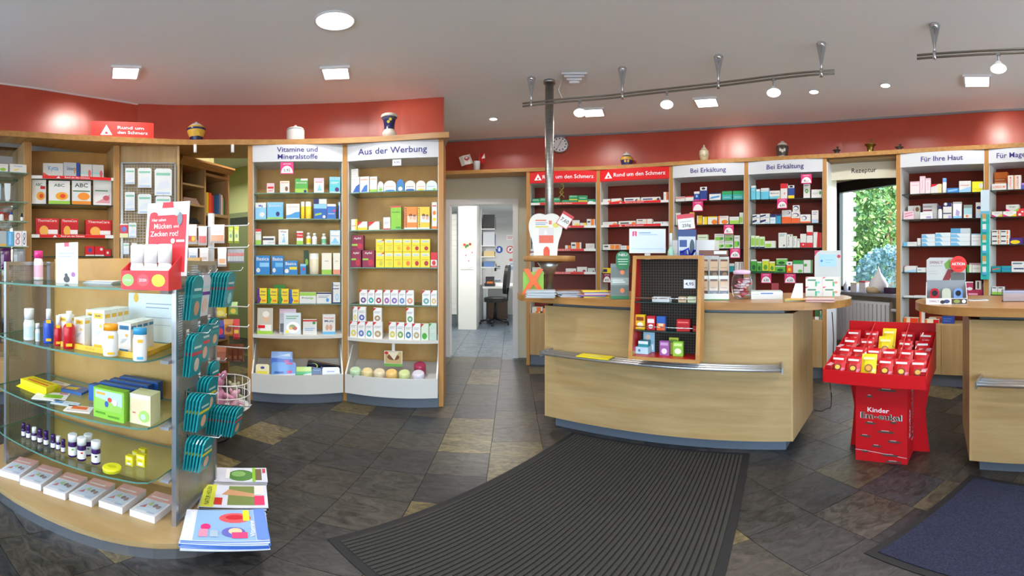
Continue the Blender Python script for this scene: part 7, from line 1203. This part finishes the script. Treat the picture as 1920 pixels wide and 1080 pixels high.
b = MB('F0F0F2'); b.lathe([(.06, 0), (.11, .04), (.12, .1), (.08, .17), (.03, .24), (.001, .32)], 14, 'EFEFF2'); b.lathe([(.085, 0), (.1, .02), (.1, .06), (.08, .075)], 14, 'C8B088', Matrix.Translation((-.03, -.05, 0))); sill(2.84, b, 'white plastic bag with tan pot on the sill', 'bag')
b = MB('3A2A48'); b.box(-.07, .07, -.04, .04, 0, .07); sill(2.66, b, 'dark violet box at the end of the sill', 'box')
b = MB('D8DCE6'); b.lathe([(.03, 0), (.035, .08), (.01, .11), (.001, .18)], 12, 'E0E4EC'); sill(3.36, b, 'small white nozzle bottle on the sill', 'bottle')
b = MB(); b.tube([(XR-.08, 2.5, .3), (XR-.12, 2.47, .5), (XR-.1, 2.42, .62), (XR-.06, 2.36, .6), (XR-.04, 2.34, .45)], .012, 8); b.tube([(XR-.08, 2.5, .3), (XR-.07, 2.45, .16), (XR-.05, 2.36, .1)], .012, 8); tag(b.build('black_hose', 'black'), 'black looped hose on the wall beside the radiator', 'hose')
# outside: white brick return wall, trees and shrubs
bw = MB(); bw.box(XR+.26, XR+.6, 3.86, 4.1, -.2, 3.4); wb = struct(bw.build('wall_outside', 'brick_white')); k = 0
bm = MB(); bm.box(-.095, .095, -.008, .05, 0, .064); o = bm.build('brick', 'brick_white'); bd_ = o.data; bpy.data.objects.remove(o)
for j in range(24):
    for i in range(2):
        o = bpy.data.objects.new('brick', bd_); col.objects.link(o); o.parent = wb; o.location = (XR+.4+i*.2-(.06 if j % 2 else 0), 3.855, .75+j*.075)
b = MB(); b.box(XR+.26, 30, -15, 25, -.6, -.4); o = b.build('ground_outside', 'wall_green'); struct(o)
def foliage(x, y, z, rx, rz, n, cols, label, name='tree', trunk=True):
    t = thing(name, label, 'tree' if name == 'tree' else 'shrub', TR(x, y, -.4), 'garden planting'); random.seed(int(x*100+y*7)); b = MB()
    for i in range(n):
        a_, c_ = random.uniform(0, 2*PI), random.uniform(-1, 1); q = random.uniform(.55, 1)**.5; s = (1-c_*c_)**.5; P = Vector((rx*q*s*cos(a_), rx*q*s*sin(a_), z+.4+rz*q*c_)); L = random.uniform(.06, .12)*(.85 if rx > 1 else .62)*(1.7 if rx > 3 else 1)
        e1 = Vector((random.uniform(-1, 1), random.uniform(-1, 1), random.uniform(-1, 1))).normalized()*L; e2 = e1.cross(Vector((random.uniform(-1, 1), random.uniform(-1, 1), random.uniform(-1, 1)))).normalized()*L*.5; b.face([P-e1, P+e2, P+e1, P-e2], random.choice(cols))
    b.build('foliage', 'leaf', t)['kind'] = 'stuff'
    k = MB(); k.lathe([(.09*rx**.5, 0), (.05*rx**.5, z+.4)], 8); k.build('trunk', 'beech_z', t)
GC = ['5E8440', '749652', '4C7236', '86A460', '446E40']
foliage(9.2, 6.5, 3.0, 1.9, 2.7, 20000, GC, 'tall light green tree in the middle of the garden'); foliage(13.2, 9.9, 2.6, 2.2, 3.0, 16000, ['6A8E48', '7E9E58', '58803C'], 'leafy green tree behind the tall light green one'); foliage(10.4, 9.4, 2.4, 1.1, 2.9, 9000, ['2E5240', '3A6048', '284A3C'], 'dark conifer near the white brick wall')
foliage(7.0, 4.9, .9, .8, .75, 3500, ['6A8E94', '7EA0A4', '5A8480', '94B0B8'], 'round blue-green shrub outside the window', 'shrub'); foliage(6.6, 6.3, .75, .55, .6, 1800, ['A07C98', '746482', 'B89AAE', '647A54'], 'pink flowering shrub next to the white brick wall', 'shrub')
foliage(19, 12.0, 3.5, 3.6, 4, 9000, GC, 'broad green tree at the back of the garden'); foliage(18, 19.5, 3.5, 3.6, 4, 7000, GC, 'broad green tree beyond the conifer')
# ============================================================ PASSAGE: bookcase, books, green door
BX, BY0, BY1, BH = -2.8, 2.52, 3.22, 2.2
t = thing('bookcase', 'dark bookcase with crown moulding in the passage', 'bookcase', TR(BX, BY0, 0, PI/2)); BWd = BY1-BY0     # local x along +Y, local y towards -X
for x in (0, .32, BWd-.02): b = MB(); b.box(x, x+.02, 0, .34, 0, BH); b.build('side_panel', 'maple_z', t)
b = MB(); b.box(.02, BWd-.02, .32, .34, 0, BH); b.build('back_panel', 'dark_red', t)
b = MB(); b.prism([(-.06, BH+.05), (-.06, BH+.07), (.34, BH+.07), (.34, BH), (0, BH)], -.03, BWd+.03, axis='x'); b.build('crown', 'beech_x', t)
for z_ in (.4, .8, 1.2, 1.4, 1.6, 1.8, 2.0): b = MB(); b.box(.02, .32, .005, .32, z_, z_+.02); b.build('shelf', 'maple_x', t)
for z_ in (.4, .9, 1.25, 1.72, BH-.06): b = MB(); b.box(.34, BWd-.02, .005, .32, z_, z_+.03); b.build('shelf', 'maple_x', t)
BM = TR(BX, BY0, 0, PI/2); x = .345
for i, (c_, w_, h_) in enumerate((('2A7A9A', .03, .22), ('D8B82A', .035, .22), ('D8502A', .045, .22), ('B83028', .03, .2), ('24466A', .05, .2), ('2A5A8A', .035, .21), ('7A7A88', .03, .23), ('C8C4C8', .025, .22), ('E08A3A', .012, .2), ('2A8A5A', .015, .18))):
    b = MB(c_); b.box(0, w_-.002, .03, .2, 0, h_, c_); b.box(.002, w_-.004, .032, .2005, .003, h_-.003, 'E8E4D8'); put('book', b, BM@Matrix.Translation((x, 0, 1.7506)), 'print', '%s book in the passage bookcase' % ('teal', 'yellow', 'orange', 'red', 'dark navy', 'blue', 'grey', 'silver', 'thin orange', 'thin green')[i], 'book', 'books in the passage bookcase'); x += w_
for z_, c_, lb_ in ((1.8206, 'A88A7A', 'pile of brown cloths'), (1.6206, '22222A', 'black folded bag'), (1.4206, 'C8C8C8', 'pile of white papers')):
    b = MB(c_)
    for i in range(4): b.box(.03+.01*(i % 2), .26-.015*i, .03, .26, i*.016, i*.016+.015)
    put('folded_pile', b, BM@Matrix.Translation((.025, 0, z_)), 'print', lb_+' in the narrow bookcase compartment', 'pile', 'things in the narrow bookcase compartments')
t = thing('passage_door', 'olive green door with dark glass strip at the end of the passage', 'door', TR(-4.5, YB-.045, 0)); b = MB('7E8A62'); b.box(0, .9, 0, .035, .005, 2.08); b.build('door_leaf', 'print', t); b = MB('3A403A'); b.box(.15, .75, -.004, -.0005, 1.86, 2.0); b.build('glass_strip', 'gloss', t); b = MB(); b.tube([(.82, 0, 1.02), (.82, -.05, 1.02), (.72, -.05, 1.02)], .01, 8); b.build('door_handle', 'black', t)
# ============================================================ OFFICE
b = MB(); b.box(-1.0, -.66, 7.3, 9.6, 0, 2.4); struct(b.build('wall_office_partition', 'white_gloss'))
t = thing('drawer_cabinet', 'tall white cabinet of narrow pharmacy drawers', 'cabinet', TR(-1.36, 7.9, 0)); b = MB(); b.box(-.55, .25, .02, .5, 0, 2.25); b.build('carcass', 'white_metal', t); b = MB(); b.box(-.55, .25, .005, .02, 0, .2); b.build('plinth', 'plinth', t)
dm = MB(); dm.box(-.545, .245, -.01, .0195, 0, .104); o = dm.build('drawer_front', 'white_gloss'); dd_ = o.data; bpy.data.objects.remove(o)
for i in range(19): o = bpy.data.objects.new('drawer_front', dd_); col.objects.link(o); o.parent = t; o.location = (0, 0, .21+i*.107)
b = MB('E8E6E4'); b.box(-.13, .13, 0, .004, 0, .52); b.box(-.13, .13, -.001, 0, .38, .52, 'D8C0B0'); b.art('e:.3,.88,.1,.05:C83A3A e:.5,.85,.12,.05:3A7A4A e:.7,.9,.1,.05:8A3A2A e:.4,.8,.08,.04:3A7A4A r:.05,.1,.55,.6:F0F0F0 p:.4,.0,.9,.1,.8,.6,.4,.5:F4F2F0 e:.4,.5,.05,.03:C84A5A e:.6,.3,.05,.03:C84A5A e:.85,.6,.05,.03:C84A5A', .26, .52, -.001)
put('pinboard', b, TR(-.83, 7.294, 1.13), 'print', 'festive pin board with notes on the white office partition', 'pinboard')
t = thing('office_shelf', 'white wall shelf with folders beyond the office partition', 'shelf', TR(-.655, 8.2, 0)); b = MB(); b.box(0, .02, 0, 1.4, .8, 2.4); b.build('back_panel', 'white_gloss', t)
for z_ in (1.15, 1.37, 1.6, 1.95): b = MB(); b.box(.021, .3, 0, 1.4, z_, z_+.02); b.build('shelf_board', 'white_gloss', t)
for i, (y, z_, h_, c_, lb_) in enumerate(((8.25, 1.971, .3, '2A2A30', 'black'), (8.4, 1.971, .3, 'B8BCC4', 'grey'), (8.55, 1.971, .28, '6A2A30', 'wine red'), (8.7, 1.971, .3, '22262E', 'charcoal'), (8.85, 1.971, .26, '1E1E24', 'jet black'), (9.0, 1.971, .18, 'B89A6A', 'tan'), (8.25, 1.621, .28, 'C8CCD4', 'pale grey'), (8.4, 1.621, .27, '2A3AA0', 'blue'), (8.55, 1.621, .27, '2434A8', 'cobalt'), (8.72, 1.621, .26, '2A3A98', 'royal blue'))):
    b = MB(c_); b.box(.05, .29, 0, .1, 0, h_); put('folder', b, TR(-.655, y, z_+.0005), 'print', '%s ring folder on the white office shelf' % lb_, 'folder', 'ring folders on the office shelf')
for i, (y, z_, c_, lb_) in enumerate(((8.3, 1.391, 'D8C088', 'tan'), (8.6, 1.391, '3A3A42', 'dark'), (8.9, 1.391, 'E4E4E8', 'white'), (8.3, 1.171, '6A8AC0', 'blue'), (8.6, 1.171, 'E4E8EC', 'pale'), (8.9, 1.171, 'C8B868', 'mustard'))):
    b = MB(c_); b.box(.06, .28, 0, .2, 0, .11); b.box(.065, .275, .01, .19, .11, .12, 'C8C8C8'); put('carton', b, TR(-.655, y, z_+.0005), 'print', '%s box on the lower office shelf boards' % lb_, 'box', 'boxes on the office shelf')
t = thing('desk', 'white office desk behind the partition', 'desk', TR(-.64, 8.3, 0)); b = MB(); b.prism([(0.03, -.1), (.55, -.1), (.68, .1), (.68, 1.5), (.03, 1.5)], .72, .76); b.build('desk_top', 'white_gloss', t); b = MB(); b.box(.05, .66, 1.3, 1.34, 0, .72); b.build('desk_end', 'white_gloss', t); b = MB(); b.box(.04, .1, -.04, .02, 0, .72); b.build('leg', 'alu', t)
b = MB('2A2A30'); b.box(0, .22, 0, .3, 0, .06); b.box(.02, .2, .05, .28, .06, .2, '3A3A42'); b.box(.05, .18, .0, .05, .06, .1, 'E8823A'); put('desk_device', b, TR(-.58, 8.3, .7605), 'print', 'black label printer with orange front on the desk', 'device')
paper_pile(928, 529, .28, .3, 6, .012, ('D8DCE4', 'A8B4C8', 'E8E8EC', '8A3A3A'), 0, 'pile of papers and catalogues on the office desk', .02, .7605, None)
b = MB('6A5240'); b.box(0, .5, 0, .4, 0, .42); put('cardboard_box', b, TR(-.6, 8.9, .0005), 'print', 'brown cardboard box under the office desk', 'box')
t = thing('office_chair', 'black swivel office chair beside the desk', 'chair', TR(-.34, 8.0, 0, rad(-100)))
b = MB(); b.prism([(.23*math.copysign(abs(cos(2*PI*i/24))**.75, cos(2*PI*i/24)), .22*math.copysign(abs(sin(2*PI*i/24))**.75, sin(2*PI*i/24))) for i in range(24)], .47, .55); b.build('seat', 'black_leather', t)
b = MB(); ol = [(.2*math.copysign(abs(cos(2*PI*i/24))**.75, cos(2*PI*i/24)), .3*math.copysign(abs(sin(2*PI*i/24))**.75, sin(2*PI*i/24))) for i in range(24)]; b.prism(ol, -.035, .035, axis='y', M=Matrix.Translation((0, .24, .92))@RX(-.1)); b.build('backrest', 'black_leather', t)
b = MB(); b.tube([(0, .05, .46), (0, .25, .5), (0, .27, .75)], .02, 8); b.build('back_bar', 'black', t); b = MB(); b.lathe([(.04, .1), (.03, .3), (.022, .47)], 12); b.build('gas_column', 'black', t)
for i in range(5):
    a_ = 2*PI*i/5; b = MB(); b.tube([(0, 0, .11), (.3*cos(a_), .3*sin(a_), .07)], .02, 8); b.build('base_arm', 'black', t); b = MB(); b.lathe([(.028, 0), (.028, .03)], 12, M=Matrix.Translation((.3*cos(a_), .3*sin(a_)-.015, .029))@RX(-PI/2)); b.build('castor', 'black', t)
t = thing('office_door', 'pale grey steel door with safety signs at the office end', 'door', TR(-.6, 12.15, 0)); b = MB(); b.box(0, .85, 0, .045, .005, 2.45); b.build('door_leaf', 'wall_white', t); b = MB('1A1A1C'); b.box(.06, .12, -.012, -.0005, 1.02, 1.24); b.tube([(.09, -.012, 1.16), (.09, -.07, 1.16), (.24, -.07, 1.16)], .014, 8); b.build('door_handle', 'gloss', t)
def osign(px, py, r_, base, ops, label, rect=None):
    p = on_plane(px, py, Vector((0, 12.13, 0)), Vector((0, 1, 0))); b = MB(base)
    if rect: b.box(-rect[0]/2, rect[0]/2, 0, .004, -rect[1]/2, rect[1]/2); b.art(ops, rect[0], rect[1], 0, None, Matrix.Translation((0, 0, -rect[1]/2)))
    else: b.prism([(r_*cos(2*PI*i/24), r_*sin(2*PI*i/24)) for i in range(24)], 0, .004, axis='y'); b.art(ops, r_*2, r_*2, 0, None, Matrix.Translation((0, 0, -r_)))
    put('safety_sign', b, TR(p.x, 12.143, p.z), 'print', label, 'sign', 'signs on the office door')
osign(936, 468, .11, '2456B0', 'p:.35,.25,.65,.25,.68,.6,.6,.8,.42,.78,.34,.55:F0F0F4', 'round blue protective glove sign on the office door'); osign(956.5, 468, .115, 'C8283A', 'e:.5,.5,.38,.38:F0EEEE p:.3,.26,.36,.2,.76,.7,.7,.76:C8283A e:.5,.5,.1,.16:2A2A2E', 'round red prohibition sign on the office door'); osign(957, 445, 0, 'EFE6E6', 'r:.08,.15,.92,.85:F4F0F0 r:.15,.55,.8,.65:C86A7A r:.15,.3,.7,.4:C86A7A', 'pale notice with pink print on the office door', (.26, .17)); osign(958, 487, 0, 'E08A8A', 'r:.1,.2,.9,.4:C83A4A', 'small pink sticker on the office door', (.1, .08)); osign(961, 500, 0, '8AA8D0', 'r:.1,.5,.9,.8:E0E8F0', 'blue paper notice low on the office door', (.16, .2))
